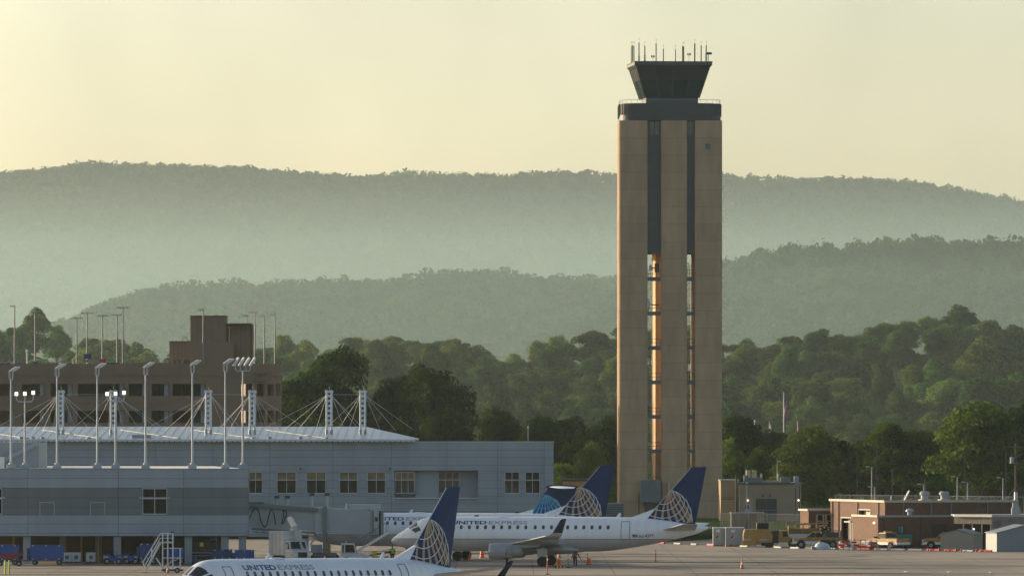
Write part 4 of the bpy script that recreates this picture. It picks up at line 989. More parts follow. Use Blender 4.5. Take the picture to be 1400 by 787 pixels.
MB().box(0, 12.2, 0.26, 9, 0, HA-0.1).build('body', M['brick_dark'], fa); MB().box(-0.003-0.22, -0.003, 0.0, 9, 0, HA).build('end_wall', M['brick'], fa)
MB().box(-0.4,12.3,-0.16,0.12,HA+0.003,HA+0.22).build('roof_trim', M['container'], fa); MB().box(-0.4,-0.1,0.122,9,HA+0.003,HA+0.22).build('roof_trim', M['trim'], fa)
MB().box(6.25,7.95,0.1,0.2,0,2.68).build('garage_door', M['door_brown'], fa)
for a,b,c,d_ in ho[1:]: 
    f1 = MB().box(a,b,0.05,0.24,c,d_).build('window', M['steel_dark'], fa); MB().box(a+0.25,b-0.25,0.0,0.045,c+0.1,d_-0.15).build('air_conditioner', M['container'], fa)
MB().lathe([(0.28,HA+0.2),(0.28,HA+0.55),(0.5,HA+0.6),(0.45,HA+0.8),(0.1,HA+0.95)],(4.6,3.0,0),n=14).build('roof_vent', M['container'], fa)
for y_ in (1.0,): MB().lathe([(0.05,2.7),(0.14,2.76),(0.14,2.9),(0.05,2.96)], (-0.36,y_,0), n=8).build('wall_lamp', M['lamp_lit'], fa)
for x_ in (0.5, 4.9, 9.2): MB().tube([(x_,-0.1,0),(x_,-0.1,HA)],0.06,6).build('downpipe', M['steel_dark'], fa)
# open shelter with pale fascia, weathered wall at its right
D = 858.0
def lx(px): return X(px, D)
sh_ = thing('open_shelter', 'open shelter on posts with bright fascia and weathered mottled wall', 'shelter', (0, D, 0))
zt2 = Z(703, D); zf_ = Z(706.3, D); zs = Z(716, D)
A_, B_ = (lx(1306.5), 3.6), (lx(1356), 0.0)
MB().prism([A_, B_, (B_[0]-0.05, B_[1]+0.25), (A_[0]-0.05, A_[1]+0.25)], zf_, zt2, 'z').build('fascia', M['roof_white'], sh_)
MB().prism([(A_[0]+0.1,A_[1]+0.3),(B_[0]-0.02,B_[1]+0.3),(B_[0]-0.02,B_[1]+0.4),(A_[0]+0.1,A_[1]+0.4)], zs, zf_+0.1, 'z').build('skirt', M['wood_skirt'], sh_)
MB().prism([(A_[0],A_[1]+0.27),(B_[0],B_[1]+0.27),(lx(1460),0.27),(lx(1460),9),(A_[0],9)], zt2-0.18, zt2-0.03, 'z').build('roof', M['container'], sh_)
MB().box(B_[0]+0.02, lx(1460), 0.0, 0.25, Z(728,D), zf_).build('weathered_wall', M['rust_wall'], sh_); MB().box(B_[0]+0.02, lx(1460), -0.08, 0.26, zf_+0.003, zt2+0.02).build('wall_coping', M['trim'], sh_)
MB().box(lx(1372), lx(1460), 0.3, 8, 0, Z(728,D)).build('store_room', M['brick_dark'], sh_); MB().box(A_[0]+0.3, lx(1460), 8.2, 8.5, 0, zt2-0.2).build('back_wall', M['door_brown'], sh_)
for px in (1319.5, 1331, 1343.5, 1355):
    tt = (px-1306.5)/49.5; MB().box(lx(px)-0.06, lx(px)+0.06, 3.6*(1-tt)+0.42, 3.6*(1-tt)+0.54, 0, zs+0.3).build('post', M['trim'], sh_)
MB().lathe([(0.05,0),(0.13,0.04),(0.13,0.16),(0.05,0.2)], (lx(1334), 4.0, Z(724.5,D)), n=8).build('lamp', M['lamp_lit'], sh_)
MB().box(lx(1384.5),lx(1395),1.5,2.5,zt2-0.02,Z(694,D)).box(lx(1386),lx(1394),1.6,2.4,Z(694,D),Z(687,D)).build('rooftop_tank', M['container'], sh_)
# beige and white storage sheds with lap siding
def shed(name, label, loc, rotz, W, L, hw_, ha, mk, roofmk, cat='shed'):
    t = thing(name, label, cat, loc, rotz)
    MB().prism([(0,0),(W,0),(W,hw_),(W/2,ha),(0,hw_)], 0, L, 'y').build('body', M[mk], t)
    n = int(hw_/0.21); 
    sid = MB().prism([(-0.025,0),(0.0,0.0),(0.0,0.2),(-0.006,0.2)], 0, W, 'x').mesh('siding_board', M[mk]); sid2 = MB().prism([(0,0),(0.025,0.0),(0.006,0.2),(0.0,0.2)], 0, L, 'y').mesh('siding_board', M[mk]); sid3 = MB().prism([(-0.025,0),(0,0.0),(0.0,0.2),(-0.006,0.2)], 0, L, 'y').mesh('siding_board', M[mk])
    for k in range(n):
        obj('siding_board', sid, t, (0,-0.003,0.02+k*0.21)); obj('siding_board', sid2, t, (W+0.003,0,0.02+k*0.21)); obj('siding_board', sid3, t, (-0.003,0,0.02+k*0.21))
    k = n
    while 0.02+k*0.21+0.2 < ha-0.05:
        z = 0.02+k*0.21+0.2; fr = (ha-z)/(ha-hw_); w = W*max(0.06, fr); 
        obj('siding_board', MB().prism([(-0.025,0),(0.0,0.0),(0.0,0.2),(-0.006,0.2)], W/2-w/2, W/2+w/2, 'x').mesh('siding_board', M[mk]), t, (0,-0.003,z-0.2)); k += 1
    for sgn in (-1, 1):
        a = (W/2, ha+0.05); b = (W/2+sgn*(W/2+0.15), hw_-0.02); MB().prism([a, b, (b[0], b[1]+0.06), (a[0], a[1]+0.06)], -0.15, L+0.15, 'y').build('roof_panel', M[roofmk], t)
    return t
shed('storage_shed', 'beige gabled storage shed with lap siding beside the yellow truck', corner(1286, 853), R(-14), 3.75, 5.0, 1.75, 2.25, 'shed_beige', 'shed_white')
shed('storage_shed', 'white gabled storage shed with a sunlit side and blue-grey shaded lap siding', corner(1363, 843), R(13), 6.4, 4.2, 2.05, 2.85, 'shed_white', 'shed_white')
shed('equipment_hut', 'pale blue-grey metal hut behind the chain link fence', corner(1116, 962), R(5), 2.6, 2.2, 2.3, 2.5, 'container', 'container', 'hut')
# ================================================================ poles, street lights, flags
def street_light(px, D_, yt, label, arm=-0.9, group=None):
    t = thing('street_light', label, 'street light', (X(px,D_), D_, 0), 0, group); h = Z(yt, D_)
    MB().tube([(0,0,0),(0,0,h*0.6),(0,0,h-0.05)], [0.12,0.10,0.07], 8).build('pole', M['pole_grey'], t)
    MB().tube([(0,0,h-0.08),(arm*0.5,0,h),(arm,0,h+0.02)], 0.05, 6).build('arm', M['pole_grey'], t)
    MB().box(min(arm,arm-0.45*math.copysign(1,-arm)*-1), max(arm,arm-0.45*math.copysign(1,-arm)*-1), -0.13, 0.13, h-0.06, h+0.08).build('lamp_head', M['galv'], t)
for px, yt, D_ in ((1192,637.5,1060),(1196,665,1040),(1263,661.5,1050),(1323,658.5,1050),(1371.5,652.5,1040),(1309,651,1090)):
    street_light(px, D_, yt, 'grey street light with a short arm behind the brick workshop', -0.85, 'street lights behind the workshop')
def util_pole(px, D_, yt, label, r=0.15, mk='pole_wood', cross=True, group=None):
    t = thing('utility_pole', label, 'utility pole', (X(px,D_), D_, 0), 0, group); h = Z(yt, D_)
    MB().tube([(0,0,0),(0,0,h)], [r*1.2, r*0.8], 10).build('pole', M[mk], t, smooth=True)
    if cross: MB().box(-0.9,0.9,-0.07,0.07,h-0.55,h-0.38).build('crossarm', M['pole_wood'], t)
    return t, h
t, h = util_pole(1389, 1000, 606, 'tall utility pole with transformer and crossarms behind the shelter', 0.17)
MB().box(-0.7,0.9,-0.07,0.07,h-1.5,h-1.35).build('crossarm', M['pole_wood'], t); MB().lathe([(0.28,h-2.6),(0.28,h-1.8),(0.1,h-1.7)],(-0.5,0,0),n=12).build('transformer', M['container'], t)
MB().tube([(0,0,h*0.52),(-1.0,0,h*0.40),(-2.0,0.2,h*0.28)],0.02,5).build('guy_wire', M['steel_grey'], t); MB().tube([(0,0,0.5),(0,0,h*0.45)],0.24,8).build('conduit', M['galv'], t)
w = MB(); pts = [(-1.7+ i*0.35, 0.2, 7.4 - 0.0 + ((i-9)/9.0)**2*1.2 - 1.2) for i in range(19)]; w.tube(pts, 0.025, 4, caps=False); w.build('service_cable', M['steel_dark'], t)
for px, D_, yt, lab in ((1220,1120,640,'plain wooden pole behind the brick workshop vents'),(1172,1130,616,'slim dark pole beside the shadowed trees left of the street lights'),(1198,1130,616,'slim dark pole between the two left street lights'),(1265,1045,655,'short wooden post next to a street light'),(1319,1125,615,'slim pole before the big sunlit tree'),(1375,1125,616,'slim pole right of the big sunlit tree'),(1293,1500,554,'faint pole standing in the haze above the trees')):
    util_pole(px, D_, yt, lab, 0.10 if px != 1220 else 0.15, cross=False)
util_pole(1006.5, 1040, 650, 'dark wooden pole left of the beige building service door', 0.17, cross=False)
t = thing('yard_lamp', 'small wall-high yard lamp post lit before the brick hut', 'lamp post', (X(1021,1030),1030,0)); MB().tube([(0,0,0),(0,0,Z(662,1030))],0.05,6).build('pole', M['galv'], t); MB().box(-0.2,0.2,-0.12,0.12,Z(660,1030),Z(658.8,1030)).build('lamp_head', M['steel_white'], t)
street_light(1067-4, 1150, 630.5, 'street light in front of the sunlit shrub behind the rooftop tanks', 0.5)
street_light(801.5, 1180, 658, 'tiny street light left of the control tower foot', 0.4)
def flagpole(px, D_, yt, yb, stripes, label, flag):
    t = thing('flagpole', label, 'flagpole', (X(px,D_), D_, 0)); h = Z(yt, D_)
    MB().tube([(0,0,0),(0,0,h)], [0.18,0.08], 8).build('pole', M['steel_white'], t); MB().lathe([(0.05,0),(0.14,0.1),(0.05,0.22)],(0,0,h),n=8).build('finial', M['tan_tank'], t)
    y0, y1, w = flag; zt = Z(y0,D_); zb_ = Z(y1,D_); ww = w*D_/F
    def fold(u, v): return (0.1+ww*u*(0.75+0.25*math.sin(3*v)), 0.18*math.sin(7*u+4*v), zt+(zb_-zt)*v - 0.25*u)
    fo = None
    if stripes == 'us':
        n = 13; c = MB()
        root = None
        for k in range(n):
            # limp flag hangs in vertical folds: stripes run down it
            mb = MB(); q = [fold(k/n, v/8) for v in range(9)] + [fold((k+1)/n, v/8) for v in range(8,-1,-1)]
            for v in range(8): mb.add([fold(k/n,v/8),fold((k+1)/n,v/8),fold((k+1)/n,(v+1)/8),fold(k/n,(v+1)/8)],[(0,1,2,3)])
            mb.build('flag_stripe', M['flag_red' if k % 2 else 'flag_white'], t)
        mb = MB()
        for v in range(3): mb.add([(p[0],p[1]-0.02,p[2]) for p in (fold(0,v/8),fold(0.62,v/8),fold(0.62,(v+1)/8),fold(0,(v+1)/8))],[(0,1,2,3)])
        mb.build('flag_canton', M['flag_blue'], t)
    else:
        mb = MB()
        for u in range(6):
            for v in range(8): mb.add([fold(u/6,v/8),fold((u+1)/6,v/8),fold((u+1)/6,(v+1)/8),fold(u/6,(v+1)/8)],[(0,1,2,3)])
        mb.build('flag', M[stripes], t, smooth=True)
flagpole(1071.5, 1480, 537, 610, 'us', 'tall white flagpole with a limp striped flag above the trees', (546,579,4))
flagpole(1052, 1500, 577, 600, 'flag_white', 'flagpole with a limp white flag left of the tall flagpole', (578,592,2))
flagpole(1090.5, 1500, 577, 600, 'flag_red', 'flagpole with a limp red flag right of the tall flagpole', (581,596,3))
util_pole(1032, 1600, 574, 'faint grey utility pole in the haze right of the control tower', 0.2, 'galv')
# low roofs glimpsed between the trees
def far_house(px0, px1, yt, D_, label, mk='brick', flat=True):
    t = thing('low_building', label, 'building', (X((px0+px1)/2,D_), D_, 0)); hw2 = (px1-px0)/2*D_/F; h = Z(yt, D_)
    wl_ = MB(); wall_with_holes(wl_, -hw2, hw2, 0, 0.3, 0, h, [(-hw2*0.6+hw2*0.5*k, -hw2*0.6+hw2*0.5*k+hw2*0.22, h*0.35, h*0.65) for k in range(3)]); wl_.build('wall', M[mk], t)
    MB().box(-hw2, hw2, 0.35, 12, 0, h-0.2).build('body', M['door_brown'], t); MB().box(-hw2-0.3, hw2+0.3, -0.3, 12.3, h+0.003, h+0.16).build('roof', M['black'], t)
    for k in range(3): MB().box(-hw2*0.6+hw2*0.5*k+0.02, -hw2*0.6+hw2*0.5*k+hw2*0.22-0.02, 0.15, 0.2, h*0.35+0.02, h*0.65-0.02).build('window', M['glass_dark'], t)
far_house(770, 812, 656, 1175, 'low tan building with a flat roof between terminal and control tower', 'stucco_warm')
far_house(1180, 1216, 636, 1240, 'low brick building glimpsed between the trees behind the street lights')
t = thing('rooftop_equipment', 'grey louvred equipment box left of the control tower foot', 'equipment', (X(835,1090),1090,0)); MB().box(-1.9,1.9,0,3,0,Z(687,1090)).build('cabinet', M['bridge_dark'], t, bevel=0.05)
for k in range(8): MB().box(-1.7,1.7,-0.04,-0.003,0.4+k*0.28,0.5+k*0.28).build('louvre', M['steel_dark'], t)
# ================================================================ aircraft
def text_mesh2d(body, bold=0.0):
    cu = bpy.data.curves.new('txt', 'FONT'); cu.body = body; cu.size = 1.0; cu.resolution_u = 3; cu.offset = bold
    o = bpy.data.objects.new('txt', cu); COL.objects.link(o)
    dg = bpy.context.evaluated_depsgraph_get(); me = o.evaluated_get(dg).to_mesh()
    v = [(p.co.x, p.co.y) for p in me.vertices]; f = [tuple(p.vertices) for p in me.polygons]
    o.evaluated_get(dg).to_mesh_clear(); bpy.data.objects.remove(o); bpy.data.curves.remove(cu)
    return v, f
TXT = {b: text_mesh2d(b, 0.030 if b == 'UNITED' else 0.012) for b in ('UNITED', 'EXPRESS', 'N142SY')}

class Fus:
    """fuselage as stacked ellipses: stations (x, top, bottom, half width); x runs aft, port is -y"""
    def __init__(s, st): s.st = st; s.xs = [a[0] for a in st]
    def sec(s, x):
        t = np.interp(x, s.xs, [a[1] for a in s.st]); b = np.interp(x, s.xs, [a[2] for a in s.st]); w = np.interp(x, s.xs, [a[3] for a in s.st])
        return float(t+b)/2, float(t-b)/2, float(w)
    def at(s, x, th, off=0.0):      # th from the top, towards port
        zc, hh, w = s.sec(x); return (x, -(w+off)*math.sin(th), zc+(hh+off)*math.cos(th))
    def z2th(s, x, z):
        zc, hh, w = s.sec(x); return math.acos(max(-1, min(1, (z-zc)/hh)))
    def atz(s, x, z, off=0.0): return s.at(x, s.z2th(x, z), off)
    def body(s, mb, n=40, smooth_steps=3):
        xs = []
        for i in range(len(s.xs)-1):
            for k in range(smooth_steps): xs.append(s.xs[i]+(s.xs[i+1]-s.xs[i])*k/smooth_steps)
        xs.append(s.xs[-1])
        # smooth station values a little so the nose does not show facets
        rings = [[s.at(x, 2*math.pi*j/n) for j in range(n)] for x in xs]
        mb.loft(rings)
def smooth_stations(st, sub=4):
    """Catmull-Rom through the stations"""
    out = []
    a = np.array(st, float); n = len(a)
    for i in range(n-1):
        p0, p1, p2, p3 = a[max(i-1,0)], a[i], a[i+1], a[min(i+2,n-1)]
        for k in range(sub):
            t = k/sub; q = 0.5*((2*p1)+(-p0+p2)*t+(2*p0-5*p1+4*p2-p3)*t*t+(-p0+3*p1-3*p2+p3)*t**3)
            q[0] = p1[0]+(p2[0]-p1[0])*t; out.append(tuple(q))
    out.append(tuple(a[-1])); return out
def wingbox(mb, secs):
    """secs: (x_le, x_te, y, z, thickness); simple airfoil loft"""
    prof = [(0,0),(0.03,0.42),(0.12,0.8),(0.35,1.0),(0.65,0.7),(1.0,0.04),(1.0,-0.04),(0.65,-0.35),(0.35,-0.6),(0.12,-0.55),(0.03,-0.32)]
    rings = []
    for xl, xt, y, z, th in secs: rings.append([(xl+(xt-xl)*u, y, z+th*0.5*w) for u, w in prof])
    mb.loft(rings)
def paint_band(name, fus, gold=True, z_line=2.66):
    m = bpy.data.materials.new(name); m.use_nodes = True; n = m.node_tree.nodes; l = m.node_tree.links; b = n['Principled BSDF']
    tc = n.new('ShaderNodeTexCoord'); sp = n.new('ShaderNodeSeparateXYZ'); l.new(tc.outputs['Object'], sp.inputs[0])
    cr = n.new('ShaderNodeValToRGB'); cr.color_ramp.interpolation = 'CONSTANT'; e = cr.color_ramp.elements
    mr = n.new('ShaderNodeMapRange'); mr.inputs['From Min'].default_value = 0; mr.inputs['From Max'].default_value = 10; l.new(sp.outputs['Z'], mr.inputs[0]); l.new(mr.outputs[0], cr.inputs[0])
    e[0].position = 0; e[0].color = (0.50,0.49,0.475,1); e[1].position = (z_line-0.05)/10; e[1].color = (0.40,0.26,0.11,1)
    x = e.new((z_line+0.03)/10); x.color = (0.90,0.91,0.92,1)
    nz = n.new('ShaderNodeTexNoise'); nz.inputs['Scale'].default_value = 0.9; nz.inputs['Detail'].default_value = 6; mp = n.new('ShaderNodeMapping'); mp.inputs['Scale'].default_value = (2.2,0.5,0.35); l.new(tc.outputs['Object'], mp.inputs[0]); l.new(mp.outputs[0], nz.inputs['Vector'])
    m2 = n.new('ShaderNodeMapRange'); m2.inputs['From Min'].default_value = 0.3; m2.inputs['From Max'].default_value = 0.75; m2.inputs['To Min'].default_value = 1.0; m2.inputs['To Max'].default_value = 0.88; l.new(nz.outputs[0], m2.inputs[0])
    mx = n.new('ShaderNodeVectorMath'); mx.operation = 'SCALE'; l.new(cr.outputs[0], mx.inputs[0]); l.new(m2.outputs[0], mx.inputs['Scale']); l.new(mx.outputs[0], b.inputs['Base Color'])
    b.inputs['Roughness'].default_value = 0.3; b.inputs['Coat Weight'].default_value = 0.15
    return m
ST = smooth_stations([(0.0,2.47,2.39,0.05),(0.12,2.66,2.20,0.24),(0.40,2.92,2.04,0.46),(0.80,3.20,1.88,0.68),(1.8,3.82,1.64,1.06),(2.7,4.42,1.53,1.29),(3.5,4.74,1.48,1.42),(4.7,4.85,1.45,1.5),(7,4.86,1.44,1.505),(12,4.86,1.42,1.505),(17,4.86,1.42,1.505),(20.5,4.85,1.42,1.505),(22.2,4.83,1.52,1.48),(24,4.80,1.78,1.38),(26,4.70,2.12,1.18),(27.8,4.50,2.48,0.92),(29.3,4.26,2.86,0.66),(30.5,4.07,3.18,0.44),(31.6,3.93,3.62,0.18),(31.75,3.88,3.72,0.09)])
FE = Fus(ST)
M['livery'] = paint_band('livery', FE)
gp = lambda u, v: (((840+u/6.556)-532)/13.8, (774-(620+v/6.556))/13.95)     # photo detail -> fin plane (x, z)
def fin_half(x, z, le, te, t0=0.20):
    xl = np.interp(z, [le[0][1], le[1][1]], [le[0][0], le[1][0]]); xt = np.interp(z, [te[0][1], te[1][1]], [te[0][0], te[1][0]])
    u = max(0.0, min(1.0, (x-xl)/max(0.05, xt-xl)))
    return t0*(xt-xl)/5.0*(4*u*(1-u))**0.5*1.0 + 0.015
def bez(p0, p1, p2, n=10): return [((1-t)**2*p0[0]+2*t*(1-t)*p1[0]+t*t*p2[0], (1-t)**2*p0[1]+2*t*(1-t)*p1[1]+t*t*p2[1]) for t in [i/n for i in range(n+1)]]
def catm(pts, n=6):
    a = np.array(pts, float); o_ = []
    for i in range(len(a)-1):
        p0, p1, p2, p3 = a[max(i-1,0)], a[i], a[i+1], a[min(i+2,len(a)-1)]
        for k in range(n):
            t = k/n; o_.append(tuple(0.5*((2*p1)+(-p0+p2)*t+(2*p0-5*p1+4*p2-p3)*t*t+(-p0+3*p1-3*p2+p3)*t**3)))
    o_.append(tuple(a[-1])); return o_
GLOBE_LINES = [[(415,450),(470,450),(520,425),(545,385),(528,334)],
  [(376,498),(440,510),(520,492),(580,440),(600,390),(560,345)],
  [(324,552),(430,576),(530,560),(605,505),(637,430),(610,375)],
  [(555,616),(610,582),(655,525),(670,465),(652,410)],
  [(655,622),(685,575),(697,530),(690,480)],
  [(522,326),(590,356),(650,415),(686,490),(702,560),(705,618)]]
GLOBE_STRIPES = [((392,470),(384,500),(364,598)),((516,330),(437,430),(437,602)),((518,330),(455,410),(510,606)),((520,330),(470,390),(580,610)),((522,331),(495,385),(640,612)),((524,332),(545,375),(686,616)),((526,333),(600,370),(703,600))]
def line_strip(mb, pts, w, place, wfun=None):
    for i in range(len(pts)-1):
        (x0,z0),(x1,z1) = pts[i], pts[i+1]; d = math.hypot(x1-x0, z1-z0) or 1e-6; nx, nz = -(z1-z0)/d, (x1-x0)/d
        a0 = w/2*(wfun(i/(len(pts)-1)) if wfun else 1); a1 = w/2*(wfun((i+1)/(len(pts)-1)) if wfun else 1)
        mb.add([place(x0-nx*a0,z0-nz*a0),place(x1-nx*a1,z1-nz*a1),place(x1+nx*a1,z1+nz*a1),place(x0+nx*a0,z0+nz*a0)],[(0,1,2,3)])
def surf_text(mb, body, x0, x1, z0, z1, f=FE, off=0.012):
    v, fc = TXT[body]; xs = [p[0] for p in v]; ys = [p[1] for p in v]; xa, xb, ya, yb = min(xs), max(xs), min(ys), max(ys)
    t0, t1 = f.z2th((x0+x1)/2, z0), f.z2th((x0+x1)/2, z1)
    mb.add([f.at(x0+(p[0]-xa)/(xb-xa)*(x1-x0), t0+(p[1]-ya)/(yb-ya)*(t1-t0), off) for p in v], fc)
def wheel_part(parent, x, y, z, r, w):
    wh = MB().lathe([(r*0.55,-w/2),(r*0.9,-w/2),(r,-w*0.3),(r,w*0.3),(r*0.9,w/2),(r*0.55,w/2)], (x,y,z), 'y', 20).build('tyre', M['rubber'], parent, smooth=True)
    MB().lathe([(r*0.54,-w*0.42),(r*0.3,-w*0.36),(r*0.3,w*0.36),(r*0.54,w*0.42)], (x,y,z), 'y', 14).build('rim', M['galv'], wh)
def make_jet(label, loc, rotz, detail=True, reg=False, pitch=0.0, enh=True):
    t = thing('regional_jet', label, 'airplane', loc, rotz, 'white regional jets with blue globe tails'); t.rotation_euler = (0, pitch, rotz)
    GX = 15.6        # main gear station stands at the root
    def B(mb, name, m, par=None, **kw):
        mb.v = [(p[0]-GX, p[1], p[2]) for p in mb.v]; return mb.build(name, m, par or t, **kw)
    mb = MB(); FE.body(mb, 44, 1); mb.v = [(p[0]-GX, p[1], p[2]) for p in mb.v]
    body = mb.build('fuselage', M['livery'], t, smooth=True)
    mb = MB(); mb.loft([[(x, hw*math.cos(a), zc+hh*math.sin(a)) for a in [2*math.pi*j/20 for j in range(20)]] for x, hw, zc, hh in ((10.2,0.3,1.55,0.1),(11.4,1.2,1.6,0.42),(13,1.6,1.65,0.5),(16.5,1.62,1.65,0.5),(18.2,1.2,1.62,0.4),(19.6,0.3,1.55,0.12))]); B(mb, 'belly_fairing', M['belly_grey'], smooth=True)
    # cockpit windows
    def patch(cor, n=6):
        mb = MB(); g = []
        for i in range(n+1):
            row = []
            for j in range(n+1):
                u, w = i/n, j/n
                x = (1-u)*(1-w)*cor[0][0]+u*(1-w)*cor[1][0]+u*w*cor[2][0]+(1-u)*w*cor[3][0]; th = (1-u)*(1-w)*cor[0][1]+u*(1-w)*cor[1][1]+u*w*cor[2][1]+(1-u)*w*cor[3][1]
                row.append(FE.at(x, R(th), 0.012))
            g += row
        mb.add(g, [(i*(n+1)+j, i*(n+1)+j+1, (i+1)*(n+1)+j+1, (i+1)*(n+1)+j) for i in range(n) for j in range(n)]); return mb
    for cor in (((1.72,5),(1.95,44),(2.78,50),(2.62,6)), ((1.72,-5),(1.95,-44),(2.78,-50),(2.62,-6)), ((2.12,54),(2.62,78),(3.22,74),(2.95,56))):
        B(patch(cor), 'cockpit_window', M['plane_glass'], body, smooth=True)
    # cabin windows (one shared oval mesh)
    th0 = FE.z2th(12, 3.83)
    ov = [(0.15*math.copysign(abs(math.cos(a))**0.7, math.cos(a)), 0.20*math.copysign(abs(math.sin(a))**0.7, math.sin(a))) for a in [2*math.pi*j/12 for j in range(12)]]
    wm = _cache.get('jetwin')
    if not wm:
        mb = MB(); mb.add([(u, FE.atz(12, 3.83+w, 0.012)[1], 3.83+w) for u, w in ov], [tuple(range(12))]); wm = mb.mesh('cabin_window', M['cabin_window']); _cache['jetwin'] = wm
    k = 0; x = 6.45
    while x < 22.5:
        obj('cabin_window', wm, body, (x-GX, 0, 0)); k += 1; x += 0.807 if k != 10 else 0.94
    # doors: outline tubes lying on the skin
    for xa, xb, za, zb_ in ((4.15,4.98,2.35,4.35),(23.2,24.05,2.62,4.40)):
        nn = 10; path = [FE.atz(xa, za+(zb_-za)*i/nn, 0.012) for i in range(nn+1)] + [FE.atz(xb, zb_-(zb_-za)*i/nn, 0.012) for i in range(nn+1)]
        mb = MB(); mb.tube(path+[path[0]], 0.028, 5, caps=False); B(mb, 'door', M['outline'], body)
    mb = MB(); surf_text(mb, 'UNITED', 6.25, 9.75, 4.10, 4.44); B(mb, 'lettering', M['text_blue'], body, label='dark blue lettering UNITED')
    mb = MB(); surf_text(mb, 'EXPRESS', 9.98, 13.85, 4.10, 4.44); B(mb, 'lettering', M['text_grey'], body, label='grey lettering EXPRESS')
    if reg:
        mb = MB(); surf_text(mb, 'N142SY', 25.0, 26.45, 2.86, 3.14); B(mb, 'registration', M['text_blue'], body)
        fx0, fx1, fz0, fz1 = 24.32, 24.86, 2.86, 3.14; fl_ = MB(); fl_.add([FE.atz(fx0,fz0,0.012),FE.atz(fx1,fz0,0.012),FE.atz(fx1,fz1,0.012),FE.atz(fx0,fz1,0.012)],[(0,1,2,3)]); fo = B(fl_, 'flag_decal', M['flag_white'], body)
        for q in range(7):
            a, b = fz0+(fz1-fz0)*(2*q)/13, fz0+(fz1-fz0)*(2*q+1)/13; mb = MB().add([FE.atz(fx0,a,0.016),FE.atz(fx1,a,0.016),FE.atz(fx1,b,0.016),FE.atz(fx0,b,0.016)],[(0,1,2,3)]); B(mb, 'flag_stripe', M['flag_red'], body)
        mb = MB().add([FE.atz(fx0,fz0+0.13,0.02),FE.atz(fx0+0.24,fz0+0.13,0.02),FE.atz(fx0+0.24,fz1,0.02),FE.atz(fx0,fz1,0.02)],[(0,1,2,3)]); B(mb, 'flag_canton', M['flag_blue'], body)
    # fin
    le, te = ((25.0,4.05),(29.95,9.66)), ((30.35,3.85),(31.5,9.73))
    mb = MB(); zsn = 12; rings = []
    for i in range(zsn+1):
        z = 3.95+(9.68-3.95)*i/zsn; xl = np.interp(z,[le[0][1],le[1][1]],[le[0][0],le[1][0]]); xt = np.interp(z,[te[0][1],te[1][1]],[te[0][0],te[1][0]])
        us = [0,0.04,0.15,0.35,0.6,0.85,1.0]
        rings.append([(xl+(xt-xl)*u, -fin_half(xl+(xt-xl)*u,z,le,te), z) for u in us]+[(xl+(xt-xl)*u, fin_half(xl+(xt-xl)*u,z,le,te), z) for u in us[::-1]])
    mb.loft(rings); fin = B(mb, 'fin', M['blue_fin'], smooth=True)
    mb = MB(); mb.loft([[(29.93,-0.05,9.68),(31.5,-0.02,9.68),(31.5,0.02,9.68),(29.93,0.05,9.68)],[(30.25,-0.03,9.76),(31.5,-0.01,9.78),(31.5,0.01,9.78),(30.25,0.03,9.76)]]); B(mb, 'fin_cap', M['blue_fin'], fin)
    mb = MB(); mb.add([(23.9,-0.03,4.75),(26.52,-0.10,5.72),(25.35,-0.20,4.3),(23.9,0.03,4.75),(26.52,0.10,5.72),(25.35,0.20,4.3),(23.9,0,4.4)],[(0,1,2),(3,5,4),(0,3,4,1),(0,2,5,3)]); B(mb, 'dorsal_fillet', M['plane_white'], fin)
    lew = MB(); lew.tube([(26.1,0,5.32),(29.95,0,9.66)], 0.035, 6); B(lew, 'leading_edge', M['bare_metal'], fin)
    def place(sgn, off): return lambda x, z: (x, sgn*(fin_half(x,z,le,te)+off), z)
    for sgn in (-1, 1):
        for p0, p1, p2 in GLOBE_STRIPES:
            mb = MB(); line_strip(mb, [gp(*p) for p in bez(p0,p1,p2,12)], 0.27 if p0[0] > 400 else 0.22, place(sgn, 0.012), (lambda u: 0.16+0.84*u**0.75) if p0[0] > 400 else (lambda u: 0.6+0.4*u)); B(mb, 'globe_meridian', M['globe_gold'], fin)
        for L in GLOBE_LINES:
            mb = MB(); line_strip(mb, [gp(*p) for p in catm(L)], 0.065, place(sgn, 0.020)); B(mb, 'globe_line', M['globe_white'], fin)
        mb = MB(); line_strip(mb, [(28.75,4.55),(30.85,9.6)], 0.03, place(sgn, 0.014)); B(mb, 'rudder_hinge_line', M['blue_mid'], fin)
    # tailplane, wings, winglets, engines
    for sg in (-1, 1):
        mb = MB(); wingbox(mb, [(26.9,30.45,sg*0.3,3.52,0.34),(27.3,30.5,sg*0.85,3.58,0.30),(29.75,31.25,sg*4.9,4.18,0.12),(29.95,31.22,sg*5.02,4.2,0.05)]); sb_ = B(mb, 'tailplane', M['wing_grey'], smooth=True)
        mb = MB(); mb.tube([(27.28,sg*0.85,3.58),(29.74,sg*4.9,4.18)], 0.05, 6); B(mb, 'leading_edge', M['bare_metal'], sb_)
        mb = MB(); wingbox(mb, [(11.2,17.4,sg*0.9,1.95,0.75),(11.8,17.3,sg*1.9,2.08,0.68),(13.7,17.15,sg*5.0,2.40,0.42),(17.35,18.85,sg*12.9,3.10,0.16)]); wg = B(mb, 'wing', M['wing_grey'], smooth=True)
        mb = MB(); mb.tube([(11.8,sg*1.95,2.10),(13.68,sg*5.0,2.41),(17.33,sg*12.9,3.10)], 0.06, 6); B(mb, 'leading_edge', M['bare_metal'], wg)
        wl_ = MB()
        rings = []
